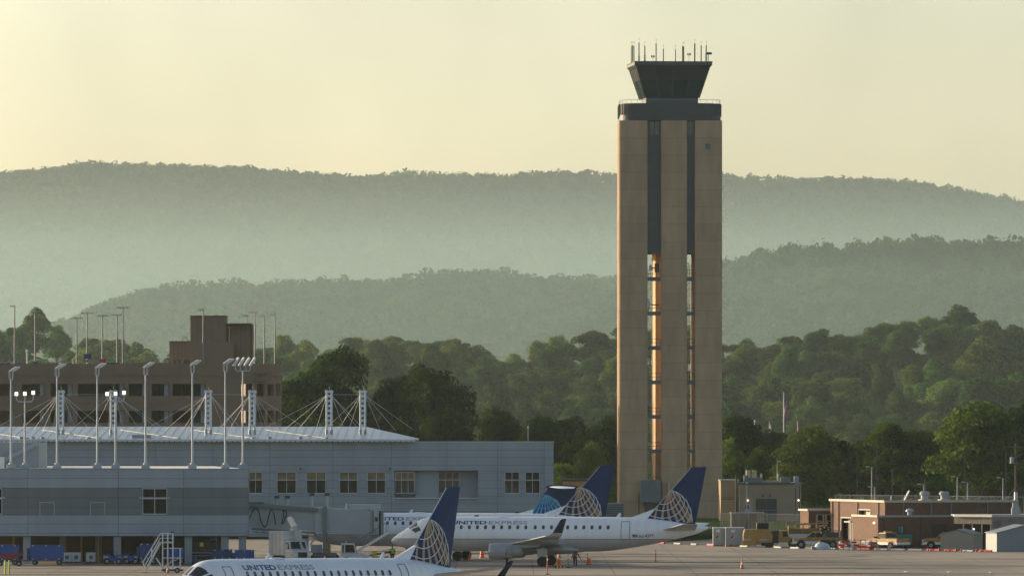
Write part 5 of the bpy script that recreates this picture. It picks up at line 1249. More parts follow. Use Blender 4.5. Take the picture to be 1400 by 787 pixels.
        for xl, xt, yy, zz, th in ((17.36,18.85,12.88,3.10,0.10),(17.75,18.95,13.18,3.22,0.08),(18.1,19.05,13.35,3.45,0.07)):
            rings.append([(xl,sg*yy,zz),(xl+(xt-xl)*0.4,sg*yy+0.02*sg,zz+th*0.6),(xt,sg*yy,zz),(xl+(xt-xl)*0.4,sg*yy-0.03*sg,zz-th*0.5)])
        wl_.loft(rings); w2 = B(wl_, 'winglet', M['wing_grey'], wg)
        ti = MB(); rings = []
        for xl, xt, yy, zz in ((18.1,19.05,13.352,3.45),(18.95,19.5,13.95,4.72),(19.15,19.52,14.0,4.82)):
            rings.append([(xl,sg*yy,zz),(xl+(xt-xl)*0.4,sg*(yy+0.035),zz),(xt,sg*yy,zz),(xl+(xt-xl)*0.4,sg*(yy-0.035),zz)])
        ti.loft(rings); B(ti, 'winglet_tip', M['winglet_blue'], wg)
        for yy, xx in ((3.2,16.6),(6.2,16.8),(9.0,17.4)):     # flap track fairings
            mb = MB(); mb.loft([[(x_, sg*yy+w_*math.cos(a), 2.02+0.085*yy-0.05+w_*1.3*math.sin(a)) for a in [2*math.pi*j/8 for j in range(8)]] for x_, w_ in ((xx-1.6,0.03),(xx-0.6,0.15),(xx+0.5,0.14),(xx+1.3,0.03))]); B(mb, 'flap_fairing', M['wing_grey'], wg, smooth=True)
        ec = (0, sg*4.1, 1.50)
        mb = MB().lathe([(0.60,10.62),(0.70,10.50),(0.76,10.56),(0.83,11.0),(0.84,11.9),(0.76,12.75),(0.70,12.82),(0.66,12.7)], ec, 'x', 28); ng = B(mb, 'engine', M['nacelle'], smooth=True)
        mb = MB().lathe([(0.69,10.50),(0.745,10.49),(0.79,10.66),(0.76,10.63)], ec, 'x', 28); B(mb, 'intake_lip', M['bare_metal'], ng, smooth=True)
        mb = MB().lathe([(0.58,10.9),(0.05,10.88)], ec, 'x', 20); B(mb, 'fan', M['nacelle_in'], ng)
        mb = MB().lathe([(0.60,12.4),(0.55,12.85),(0.50,13.6),(0.40,13.75),(0.30,13.7)], ec, 'x', 22); B(mb, 'core_cowl', M['wing_grey'], ng, smooth=True)
        mb = MB().lathe([(0.655,12.6),(0.605,12.62)], ec, 'x', 22); B(mb, 'fan_duct', M['nacelle_in'], ng)
        mb = MB(); mb.prism([(11.3,2.05),(15.6,2.25),(15.4,1.95),(13.2,1.75),(12.2,2.0)], sg*4.1-0.14, sg*4.1+0.14, 'y'); B(mb, 'pylon', M['wing_grey'], ng)
        mb = MB(); mb.tube([(15.6,sg*2.95,1.9),(15.6,sg*2.97,0.5)],0.11,8); mb.tube([(15.6,sg*2.6,0.5),(15.6,sg*3.34,0.5)],0.07,8); mb.tube([(14.9,sg*2.6,1.9),(15.55,sg*2.95,0.85)],0.05,6); mb.box(15.1,16.1,sg*3.2-0.03,sg*3.2+0.03,0.95,1.75); gr = B(mb, 'main_gear', M['galv'])
        for yy in (2.72, 3.22):
            wheel_part(gr, 15.6-GX, sg*yy, 0.5, 0.50, 0.36)
    mb = MB(); mb.tube([(3.9,0,1.7),(3.95,0,0.36)],0.08,8); mb.tube([(3.95,-0.35,0.36),(3.95,0.35,0.36)],0.05,8); mb.box(3.3,4.5,-0.5,-0.46,0.95,1.6); mb.box(3.3,4.5,0.46,0.5,0.95,1.6); ngr = B(mb, 'nose_gear', M['galv'])
    for yy in (-0.26, 0.26): wheel_part(ngr, 3.95-GX, yy, 0.36, 0.36, 0.2)
    # small antennas, beacon, probes, tail cone exhaust
    mb = MB()
    for x_ in (10.2, 22.7): mb.loft([[(x_-0.2,-0.03,4.80),(x_+0.25,-0.02,4.80),(x_+0.25,0.02,4.80),(x_-0.2,0.03,4.80)],[(x_+0.1,-0.01,5.22),(x_+0.32,-0.01,5.22),(x_+0.32,0.01,5.22),(x_+0.1,0.01,5.22)]])
    B(mb, 'blade_antenna', M['plane_white'], body)
    mb = MB(); mb.loft([[(x_, w_*math.cos(a), 4.82+h_*math.sin(a)) for a in [math.pi*j/8 for j in range(9)]] for x_, w_, h_ in ((10.4,0.03,0.02),(10.8,0.4,0.10),(11.6,0.4,0.10),(12.2,0.03,0.02))]); B(mb, 'satcom_radome', M['plane_white'], body, smooth=True)
    mb = MB().lathe([(0.07,4.83),(0.07,4.92),(0.03,4.97)],(16.5,0,0),n=8); B(mb, 'beacon', M['red'], body)
    mb = MB().lathe([(0.12,31.6),(0.10,31.95),(0.07,31.96)],(0,0,3.79),'x',12); B(mb, 'exhaust', M['bare_metal'], body)
    for x_, z_ in ((1.2,2.75),(1.4,2.95),(1.0,2.55)):
        p = FE.atz(x_, z_, 0.0); q = FE.atz(x_, z_, 0.10); mb = MB().tube([p, q, (q[0]-0.15, q[1], q[2])], 0.02, 5); B(mb, 'probe', M['galv'], body)
    return t
# second jet stands almost broadside, nose turned 8 degrees away
yaw2 = R(-8.4); D2 = 760.0
make_jet('white regional jet, broadside, registration N142SY, blue tail with gold globe before the control tower', (X(747.5, D2), D2, 0), yaw2, reg=True)
D3 = 790.5
make_jet('white regional jet parked at the jet bridge, mostly hidden behind the jet N142SY', (X(631.5, D3), D3, 0), yaw2)
# nearest jet: nose turned towards the viewer
D1 = 526.5; yaw1 = R(52.5)
make_jet('white regional jet turned three-quarters nose first beside the pier, only its upper half in view', (X(433, D1), D1, 0), yaw1, pitch=R(0.45))
# ---------------------------------------------------------------- T-tail jet behind
def make_ttail(loc, rotz):
    t = thing('t_tail_jet', 'jet with light blue globe tail and horizontal stabilizer on top, behind the others', 'airplane', loc, rotz)
    FC = Fus(smooth_stations([(0,2.05,1.95,0.05),(0.6,2.5,1.55,0.5),(1.8,3.1,1.3,0.95),(3.2,3.75,1.22,1.25),(4.5,3.9,1.2,1.34),(12,3.92,1.2,1.345),(21,3.92,1.2,1.345),(24,3.88,1.5,1.25),(27,3.7,2.1,0.95),(29.5,3.4,2.7,0.5),(31.0,3.2,2.95,0.15)]))
    def B(mb, name, m, par=None, **kw):
        mb.v = [(p[0]-31.0, p[1], p[2]) for p in mb.v]; return mb.build(name, m, par or t, **kw)
    mb = MB(); FC.body(mb, 32, 1); bd = B(mb, 'fuselage', M['livery'], smooth=True)
    for i in range(18):
        x = 6+i*0.9; mb = MB(); p = FC.atz(x, 3.1, 0.012); mb.add([(x-0.13,FC.atz(x,2.92,0.012)[1],2.92),(x+0.13,FC.atz(x,2.92,0.012)[1],2.92),(x+0.13,FC.atz(x,3.25,0.012)[1],3.25),(x-0.13,FC.atz(x,3.25,0.012)[1],3.25)],[(0,1,2,3)]); B(mb, 'cabin_window', M['cabin_window'], bd)
    mb = MB()
    ztp = 7.15
    def fp(x, z): u = (z-3.4)/(ztp-3.4); xl = 25.5+2.45*u; xt = 30.0+1.05*u; return xl, xt
    rings = []
    for i in range(9):
        z = 3.2+(ztp-3.2)*i/8; xl, xt = fp(0, z); th = 0.24-0.08*i/8
        rings.append([(xl,0,z),(xl+(xt-xl)*0.3,-th,z),(xt,-0.02,z),(xt,0.02,z),(xl+(xt-xl)*0.3,th,z)])
    mb.loft(rings); fin = B(mb, 'fin', M['blue_fin'], smooth=False)
    mb = MB(); mb.add([(23.6,-0.03,4.0),(26.3,-0.04,4.75),(25.5,-0.22,3.4),(23.6,0.03,4.0),(26.3,0.04,4.75),(25.5,0.22,3.4)],[(0,1,2),(3,5,4),(0,3,4,1),(0,2,5,3)]); B(mb, 'dorsal_fillet', M['plane_white'], fin)
    def place(x, z):
        xl, xt = fp(0, z); u = (x-xl)/(xt-xl); th = 0.24-0.08*(z-3.2)/4; y = th*(u/0.3 if u < 0.3 else (1-u)/0.7); return (x, -max(0.0,y)-0.02, z)
    P = (27.6, 6.35)
    disc = MB(); ends = [(25.75,3.55),(26.35,3.45),(27.0,3.4),(27.7,3.45),(28.35,3.6),(28.9,3.9),(29.25,4.4),(29.3,5.0),(28.95,5.6)]
    mb = MB(); ring_ = [P]+[place(*e) for e in []]
    for i in range(len(ends)-1):
        for k in range(6):
            a = [P[0]+(ends[i][0]-P[0])*k/6, P[1]+(ends[i][1]-P[1])*k/6]; b = [P[0]+(ends[i+1][0]-P[0])*k/6, P[1]+(ends[i+1][1]-P[1])*k/6]; c = [P[0]+(ends[i+1][0]-P[0])*(k+1)/6, P[1]+(ends[i+1][1]-P[1])*(k+1)/6]; d_ = [P[0]+(ends[i][0]-P[0])*(k+1)/6, P[1]+(ends[i][1]-P[1])*(k+1)/6]
            mb.add([place(*a),place(*b),place(*c),place(*d_)] , [(0,1,2,3)])
    B(mb, 'globe_field', M['blue_mid'], fin)
    for e in ends:
        m_ = MB(); line_strip(m_, bez(P, ((P[0]+e[0])/2-0.1,(P[1]+e[1])/2+0.15), e, 8), 0.17, lambda x, z: (place(x,z)[0], place(x,z)[1]-0.012, z), lambda u: 0.3+0.7*u); B(m_, 'globe_meridian', M['globe_cyan'], fin)
    for k in (0.3,0.52,0.75,0.97):
        m_ = MB(); pts = catm([(P[0]+(e[0]-P[0])*k, P[1]+(e[1]-P[1])*k) for e in ends],3); line_strip(m_, pts, 0.05, lambda x, z: (place(x,z)[0], place(x,z)[1]-0.02, z)); B(m_, 'globe_line', M['globe_white'] if k > 0.9 else M['globe_cyan'], fin)
    mb = MB().lathe([(0.05,27.6),(0.22,28.1),(0.26,29.2),(0.2,30.6),(0.05,31.3)],(0,0,ztp+0.02),'x',14); B(mb, 'bullet_fairing', M['blue_fin'], fin, smooth=True)
    for sg in (-1, 1):
        mb = MB(); wingbox(mb, [(28.0,30.9,sg*0.1,ztp,0.26),(29.9,31.3,sg*4.2,ztp-0.12,0.1)]); B(mb, 'tailplane', M['plane_white'], smooth=True)
        mb = MB(); wingbox(mb, [(12,17.5,sg*0.8,1.6,0.6),(13.5,17.3,sg*4,1.75,0.4),(16.6,18.0,sg*11.0,2.4,0.15)]); B(mb, 'wing', M['wing_grey'], smooth=True)
        mb = MB().lathe([(0.5,21.6),(0.62,21.5),(0.70,22.2),(0.68,23.6),(0.5,25.0),(0.35,25.6)],(0,sg*2.0,3.2),'x',20); en = B(mb, 'engine', M['nacelle'], smooth=True)
        mb = MB().box(22.3,24.6,min(sg*1.1,sg*1.5),max(sg*1.1,sg*1.5),3.1,3.3); B(mb, 'engine_pylon', M['plane_white'], en)
        mb = MB().tube([(16.3,sg*1.9,1.6),(16.3,sg*1.9,0.4)],0.09,8); gr = B(mb, 'main_gear', M['galv']); wheel_part(gr, 16.3-31, sg*2.1, 0.42, 0.42, 0.3)
    mb = MB().tube([(3.2,0,1.5),(3.2,0,0.3)],0.07,8); gr = B(mb, 'nose_gear', M['galv']); wheel_part(gr, 3.2-31, 0.2, 0.3, 0.3, 0.18)
make_ttail((X(788, 836), 836, 0), R(-8.4))
# ================================================================ ground equipment on the left
def wheel(parent, x, y, z, r, w, rim='steel_white'):
    wh = MB().lathe([(r*0.55,-w/2),(r,-w/2),(r,w/2),(r*0.55,w/2)], (x,y,z), 'y', 16).build('wheel', M['rubber'], parent)
    MB().lathe([(r*0.54,-w/2+0.01),(r*0.25,-w/2-0.02),(r*0.25,w/2+0.02),(r*0.54,w/2-0.01)], (x,y,z), 'y', 12).build('rim', M[rim], wh)
def baggage_cart(px0, px1, ytop, D, label, mk='cart_blue'):
    w = (px1-px0)*D/F; t = thing('baggage_cart', label, 'baggage cart', (X(px0,D), D, 0)); h = Z(ytop, D)
    MB().box(0.0,w,0,1.6,0.55,h-0.06).build('curtain_body', M[mk], t, bevel=0.04); MB().box(-0.04,w+0.04,-0.04,1.64,h-0.06,h).build('roof', M['cart_blue_dark'], t)
    MB().box(0.0,w,-0.02,1.62,0.42,0.549).build('deck', M['steel_dark'], t); MB().bar((-0.02,0.8,0.5),(-0.75,0.8,0.42),0.09).build('drawbar', M['steel_dark'], t)
    MB().box(-0.32,-0.05,0.1,1.5,0.55,h-0.3).build('end_rack', M['cart_blue_dark'], t)
    for k in range(3): MB().box(w*(0.06+0.4*k),w*(0.06+0.4*k)+0.18,-0.07,-0.042,h-0.10,h-0.04).build('reflector', M['white_plastic'], t)
    for k in range(3): MB().box(w*(0.06+0.4*k),w*(0.06+0.4*k)+0.15,-0.05,-0.022,0.55,0.62).build('reflector', M['white_plastic'], t)
    for x_ in (w*0.14, w*0.88):
        wheel(t, x_, 0.15, 0.26, 0.26, 0.16); wheel(t, x_, 1.45, 0.26, 0.26, 0.16)
baggage_cart(41, 86, 744.5, 764, 'blue curtain-sided baggage cart parked under the pier edge'); baggage_cart(-18, 25, 744.5, 764, 'blue baggage cart behind the red trough cart')
t = thing('trough_cart', 'dark red tilted trough cart in front of a blue baggage cart', 'cart', (X(14,758),758,0))
MB().add([(-1.6,0,1.2),(1.3,0,1.25),(-0.5,0,0.7),(0.4,0,0.7),(-1.6,1.2,1.2),(1.3,1.2,1.25),(-0.5,1.2,0.7),(0.4,1.2,0.7)],[(0,2,3,1),(4,5,7,6),(0,4,6,2),(1,3,7,5),(2,6,7,3)]).build('trough', M['red_cart'], t); MB().box(-1.3,1.1,0.1,1.1,0.42,0.6).build('chassis', M['steel_dark'], t)
for x_ in (-1.0, 0.85): wheel(t, x_, 0.1, 0.25, 0.25, 0.15); wheel(t, x_, 1.1, 0.25, 0.25, 0.15)
def tote(px, label, fill, D=773.5):
    t = thing('liquid_tote', label, 'tote', (X(px,D),D,0), 0, 'caged liquid totes under the pier')
    MB().box(-0.5,0.5,0,1.0,0.0,0.14).build('pallet', M['steel_dark'], t); MB().box(-0.46,0.46,0.04,0.96,0.145,1.08).build('bottle', M['white_plastic'], t, bevel=0.06)
    c = MB()
    for k in range(7): x_ = -0.49+0.98*k/6; c.box(x_-0.012,x_+0.012,-0.01,0.014,0.14,1.12)
    for k in range(5): z_ = 0.2+0.9*k/4; c.box(-0.5,0.5,-0.02,-0.011,z_-0.012,z_+0.012)
    c.build('cage', M['galv'], t); MB().box(-0.17,0.2,-0.035,-0.021,0.42,0.8).build('label_plate', M[fill], t); MB().tube([(0,-0.02,0.22),(0,-0.16,0.20)],0.05,8).build('valve', M['steel_dark'], t)
tote(91.5, 'white caged tote with a teal plate next to the blue baggage cart', 'teal'); tote(104, 'white caged tote with a teal plate, second from the blue baggage cart', 'teal'); tote(124, 'white caged tote with a dark plate standing apart from the pair', 'bridge_dark')
def tug(px0, px1, ytop, D, label, mk='cart_blue', cab=False, flip=False):
    w = (px1-px0)*D/F; h = Z(ytop, D); t = thing('baggage_tug', label, 'baggage tug', (X(px0,D), D, 0))
    MB().prism([(0,0.35),(w,0.35),(w,0.85),(w*0.72,0.95),(w*0.5,0.78),(w*0.34,0.78),(w*0.3,1.0),(0,0.95)],0,1.4,'y').build('body', M[mk], t, bevel=0.03)
    MB().box(w*0.36,w*0.58,0.3,1.1,0.785,0.95).build('seat', M['black'], t); MB().box(w*0.32,w*0.36,0.3,1.1,0.96,1.3).build('backrest', M['black'], t)
    MB().tube([(w*0.70,0.7,0.95),(w*0.62,0.7,1.22)],0.03,6).build('steering_column', M['steel_dark'], t); MB().box(w*0.02,w*0.26,-0.02,-0.003,0.66,0.80).build('marker_plate', M['yellow'], t); MB().box(w*0.75,w*0.92,-0.02,-0.003,0.66,0.78).build('marker_plate', M['yellow'], t)
    if h > 1.4:
        f = MB(); 
        for x_ in (w*0.34, w*0.74): 
            for y_ in (0.1,1.3): f.tube([(x_,y_,0.9),(x_,y_,h-0.05)],0.03,6)
        f.box(w*0.28,w*0.8,0.02,1.38,h-0.06,h); f.build('canopy', M['cart_blue_dark'], t)
    for x_ in (w*0.2,w*0.8): wheel(t, x_, 0.1, 0.3, 0.3, 0.2); wheel(t, x_, 1.3, 0.3, 0.3, 0.2)
tug(141, 168, 758, 768, 'low blue baggage tug left of the other tug under the pier'); tug(169, 189, 758, 769, 'low blue baggage tug next to the maintenance stairs')
baggage_cart(191, 212, 742.5, 769, 'tall narrow blue cart behind the maintenance stairs', 'cart_blue_dark'); baggage_cart(231, 250, 748, 770, 'blue cart seen through the maintenance stand rails')
baggage_cart(291, 317, 750.5, 771, 'dark blue cart between the dark van and the last pier column', 'cart_blue_dark'); baggage_cart(321, 347, 751, 770, 'bright blue cart under the pier corner by the jet bridge')
# maintenance stairs
D = 724.0
t = thing('maintenance_stairs', 'white wheeled aircraft maintenance stairs with railed platform', 'maintenance stairs', (X(194,D), D, 0)); k_ = D/F
def sx(px): return (px-194)*k_
def sz(y): return Z(y, D)
for y_ in (0.0, 1.1):
    MB().bar((sx(199),y_,sz(779)),(sx(219),y_,sz(741)),0.09,0.16).build('stringer', M['steel_white'], t)
    MB().tube([(sx(195),y_,sz(768)),(sx(219),y_,sz(728.5)),(sx(236),y_,sz(728.5))],0.035,6).build('handrail', M['steel_white'], t); MB().tube([(sx(198),y_,sz(772)),(sx(219),y_,sz(735)),(sx(236),y_,sz(735))],0.028,6).build('midrail', M['steel_white'], t)
    for p, q in (((195,768),(199,779)),((207,748),(207,764))): MB().tube([(sx(p[0]),y_,sz(p[1])),(sx(q[0]),y_,sz(q[1]))],0.03,6).build('rail_post', M['steel_white'], t)
    for px in (222, 229, 236): MB().tube([(sx(px),y_,sz(777)),(sx(px),y_,sz(728))],0.04,6).build('upright', M['steel_white'], t)
    MB().tube([(sx(246),y_,sz(777)),(sx(246),y_,sz(749))],0.04,6).build('upright', M['steel_white'], t)
    for yy in (749, 762, 774): MB().tube([(sx(222),y_,sz(yy)),(sx(246),y_,sz(yy))],0.032,6).build('brace', M['steel_white'], t)
    MB().tube([(sx(213),y_,sz(762)),(sx(224),y_,sz(779))],0.035,6).build('brace', M['steel_white'], t); MB().tube([(sx(222),y_,sz(774)),(sx(246),y_,sz(762))],0.03,6).build('brace', M['steel_white'], t)
for i in range(11):
    u = i/10; MB().box(sx(199+20*u)-0.13,sx(199+20*u)+0.13,0.05,1.05,sz(779-38*u)-0.02,sz(779-38*u)+0.02).build('tread', M['galv'], t)
MB().box(sx(219),sx(237),-0.02,1.12,sz(742),sz(740)).build('platform', M['galv'], t); MB().box(sx(221),sx(250),-0.1,1.2,sz(780),sz(777.5)).build('chassis', M['steel_dark'], t); MB().box(sx(193),sx(202),-0.1,1.2,sz(783),sz(780.8)).build('foot_pad', M['yellow'], t)
for px in (228, 242):
    for y_ in (-0.12, 1.2): wheel(t, sx(px), y_, 0.24, 0.24, 0.14)
MB().box(sx(233.5),sx(237),0.4,0.7,sz(728.5),sz(726)).build('lamp', M['black'], t)
t = thing('traffic_cone', 'small orange cone standing by the maintenance stairs wheel', 'cone', (X(229,722.5),722.3,0)); MB().box(-0.18,0.18,-0.18,0.18,0,0.04).build('base', M['black'], t); MB().lathe([(0.13,0.04),(0.03,0.7),(0.02,0.72)],n=12).build('cone', M['orange'], t); MB().lathe([(0.102,0.32),(0.082,0.45)],n=12).build('collar', M['white_plastic'], t)
# dark van under the pier
D = 773.0
t = thing('utility_van', 'dark boxy van parked in the shade under the pier', 'van', (X(249,D), D, 0)); w = 50*D/F
MB().prism([(0.1,0.45),(w-0.1,0.45),(w,1.1),(w-0.3,2.35),(w*0.12,2.35),(0.0,1.2)],0,2.0,'y').build('body', M['black'], t, bevel=0.06); MB().prism([(w*0.62,1.45),(w*0.92,1.45),(w*0.85,2.15),(w*0.62,2.15)],-0.02,-0.003,'y').build('side_glass', M['glass_dark'], t); MB().box(w*0.48,w*0.58,-0.03,-0.004,1.7,2.1).build('sticker', M['yellow'], t)
for z_ in (0.75, 1.05): MB().box(w*0.2,w*0.8,-0.04,-0.004,z_,z_+0.06).build('trim_bar', M['steel_grey'], t)
for x_ in (0.7, w-0.8): wheel(t, x_, 0.05, 0.36, 0.36, 0.22); wheel(t, x_, 1.95, 0.36, 0.36, 0.22)
for i in range(2):
    t = thing('roadway_bollard', 'pair of lime-yellow bollards standing on the apron at the edge of the pier shade', 'bollard', (X(7+5.5*i,718),718,0), 0, 'lime bollards on the apron'); MB().tube([(0,0,0),(0,0,1.25)],[0.10,0.10],10).build('post', M['lime'], t); MB().lathe([(0.10,1.25),(0.06,1.31)],n=10).build('cap', M['lime'], t); MB().lathe([(0.106,0.9),(0.106,1.05)],n=10).build('band', M['white_plastic'], t)
# ---------------------------------------------------------------- jet bridge
D = 776.0
jb_ = thing('jet_bridge', 'grey ribbed jet bridge sloping from the pier to the parked jet', 'jet bridge', (X(340,D), D, 0)); k_ = D/F
def bx_(px): return (px-340)*k_
def bz_(y): return Z(y, D)
def seg_(mb, pa, ta, ba, pb, tb, bb2, y0, y1): mb.add([(bx_(pa),y0,bz_(ba)),(bx_(pb),y0,bz_(bb2)),(bx_(pb),y0,bz_(tb)),(bx_(pa),y0,bz_(ta)),(bx_(pa),y1,bz_(ba)),(bx_(pb),y1,bz_(bb2)),(bx_(pb),y1,bz_(tb)),(bx_(pa),y1,bz_(ta))],[(0,1,2,3),(4,7,6,5),(0,4,5,1),(3,2,6,7),(1,5,6,2),(0,3,7,4)])
mb = MB(); seg_(mb, 338, 690, 720.5, 444, 694.5, 726.5, 0.15, 2.4); tn = mb.build('inner_tunnel', M['bridge_grey'], jb_)
mb = MB(); seg_(mb, 430, 693, 727.5, 506, 697.5, 730.5, 0.0, 2.6); to = mb.build('outer_tunnel', M['bridge_grey'], jb_)
for i in range(26):
    px = 345+i*3.4; u = (px-338)/106; MB().bar((bx_(px),0.13,bz_(690.8+4.5*u)),(bx_(px),0.13,bz_(719.8+6*u)),0.06,0.07).build('rib', M['bridge_grey'], tn)
for i in range(20):
    px = 446+i*3.05; u = (px-430)/76; MB().bar((bx_(px),-0.02,bz_(693.8+4.5*u)),(bx_(px),-0.02,bz_(726.7+3*u)),0.06,0.07).build('rib', M['bridge_grey'], to)
mb = MB(); seg_(mb, 338, 686.5, 691.5, 435, 693.8, 699, -0.35, 0.12); mb.build('cable_tray', M['bridge_dark'], jb_)
mb = MB(); seg_(mb, 337, 685.8, 688.6, 360, 685.8, 688.6, 0.1, 2.5); mb.build('roof_cap', M['steel_dark'], jb_)
mb = MB(); seg_(mb, 344, 721, 723.8, 432, 726.5, 729.5, 0.1, 0.5); mb.build('side_beam', M['bridge_dark'], jb_)
for i in range(9):
    px = 346+i*10; u = (px-338)/106; MB().bar((bx_(px),0.25,bz_(721+6*u)),(bx_(px+6),0.25,bz_(726+6*u)),0.08).build('truss_bar', M['bridge_dark'], jb_)
mb = MB(); seg_(mb, 346, 726, 727.5, 432, 731.5, 733, 0.15, 0.45); mb.build('truss_chord', M['bridge_dark'], jb_)
# festooned hose
def hose(par, pts): MB().tube([(bx_(a),-0.2,bz_(b)) for a,b in catm(pts,6)],0.055,6).build('festoon_hose', M['black'], par)
hose(jb_, [(341,708),(346,698),(350,694.5),(354,699),(357,712),(361,719.5),(365,716),(368,703),(371,696),(374,700),(377,717)]); hose(jb_, [(386,698),(390,697),(392,702),(389,711),(385.5,716)]); hose(jb_, [(388,697.5),(387.5,706),(385,716)])
# roof pipes / beacon stubs
for px, yt, yb in ((378,677,689),(392.5,677,690),(426,673.5,692),(447,673.5,694)):
    v_ = MB().tube([(bx_(px),1.2,bz_(yb)),(bx_(px),1.2,bz_(yt+4))],0.14,8).build('vent_pipe', M['bridge_grey'], jb_); MB().box(bx_(px)-0.26,bx_(px)+0.26,0.9,1.5,bz_(yt+4),bz_(yt)).build('vent_cap', M['steel_dark'], v_)
# lift column with drive bogie
MB().box(bx_(441.5),bx_(446.5),-0.35,-0.03,bz_(757),bz_(692)).build('lift_column', M['bridge_dark'], jb_); MB().box(bx_(441.5),bx_(446.5),2.65,2.95,bz_(757),bz_(692)).build('lift_column', M['bridge_dark'], jb_)
MB().box(bx_(427),bx_(460),0.2,2.4,bz_(760),bz_(755)).build('drive_bogie', M['bridge_dark'], jb_); MB().box(bx_(425),bx_(440),0.1,1.6,bz_(754.9),bz_(744)).build('control_cabinet', M['container'], jb_)
for x_ in (430,437,451,458):
    wheel(jb_, bx_(x_), 0.5, 0.45, 0.45, 0.35, 'steel_dark')
MB().box(bx_(412),bx_(421.5),0.3,1.5,bz_(746),bz_(731)).build('air_unit', M['container'], jb_, bevel=0.03)
for x_ in (415.3, 419): MB().lathe([(0.13,-0.02),(0.13,0.1)],(bx_(x_),0.3,bz_(734)),'y',14).build('air_fan', M['black'], jb_)
MB().bar((bx_(424),0.4,bz_(744)),(bx_(433),0.4,bz_(732)),0.14).build('strut', M['bridge_grey'], jb_); MB().tube([(bx_(450),-0.1,bz_(757)),(bx_(450),-0.1,bz_(735))],0.16,8).build('hose_reel', M['amber_dark'], jb_)
# rotunda cab at the aircraft end
MB().box(bx_(506)+0.02,bx_(521),-0.1,3.0,bz_(731),bz_(692)).build('cab', M['bridge_grey'], jb_, bevel=0.05); MB().box(bx_(508),bx_(511),-0.16,-0.103,bz_(728),bz_(697)).build('cab_seam', M['bridge_dark'], jb_); MB().box(bx_(512.5),bx_(516.5),-0.14,-0.104,bz_(712),bz_(706)).build('cab_window', M['glass_dark'], jb_)
MB().box(bx_(477),bx_(521),0.4,2.4,bz_(697),bz_(689)).build('rooftop_unit', M['bridge_grey'], jb_, bevel=0.05); MB().bar((bx_(472.5),0.3,bz_(696)),(bx_(473.8),0.3,bz_(687.5)),0.16).build('beacon_bracket', M['roof_white'], jb_)
MB().box(bx_(518),bx_(524),-0.1,2.6,bz_(730),bz_(697.5)).build('bellows', M['bridge_dark'], jb_); MB().box(bx_(506),bx_(525),-0.4,3.0,bz_(734.5),bz_(731.2)).build('cab_floor', M['bridge_dark'], jb_)
MB().tube([(bx_(522),-0.45,bz_(733)),(bx_(522),-0.45,bz_(716)),(bx_(531),-0.45,bz_(716)),(bx_(531),-0.45,bz_(726))],0.035,6).build('landing_rail', M['galv'], jb_)
# service stairs of the bridge
stp = thing('bridge_stairs', 'grey service stairs leading from the apron up to the jet bridge cab', 'stairs', (X(492,D-1.2), D-1.2, 0))
def qx(px): return (px-492)*k_
for y_ in (0, 0.9):
    MB().bar((qx(488),y_,bz_(753)),(qx(531),y_,bz_(727)),0.08,0.26).build('stringer', M['roof_white'], stp); MB().tube([(qx(484),y_,bz_(741)),(qx(527),y_,bz_(714))],0.035,6).build('handrail', M['bridge_dark'], stp)
    for u in (0,0.33,0.66,1): MB().tube([(qx(486+42*u),y_,bz_(753-26*u)),(qx(486+42*u),y_,bz_(741-27*u))],0.028,6).build('baluster', M['bridge_dark'], stp)
for i in range(12): u = i/11; MB().box(qx(488+42*u)-0.15,qx(488+42*u)+0.15,0.05,0.85,bz_(752-25.5*u)-0.02,bz_(752-25.5*u)+0.02).build('tread', M['bridge_dark'], stp)
for y_ in (0.0,0.9): MB().tube([(qx(488),y_,bz_(753)),(qx(488),y_,0)],0.04,6).build('leg', M['steel_dark'], stp)
MB().lathe([(0.3,-0.06),(0.3,0.06)],(qx(488),0.45,0.3),'y',14).build('wheel', M['rubber'], stp)
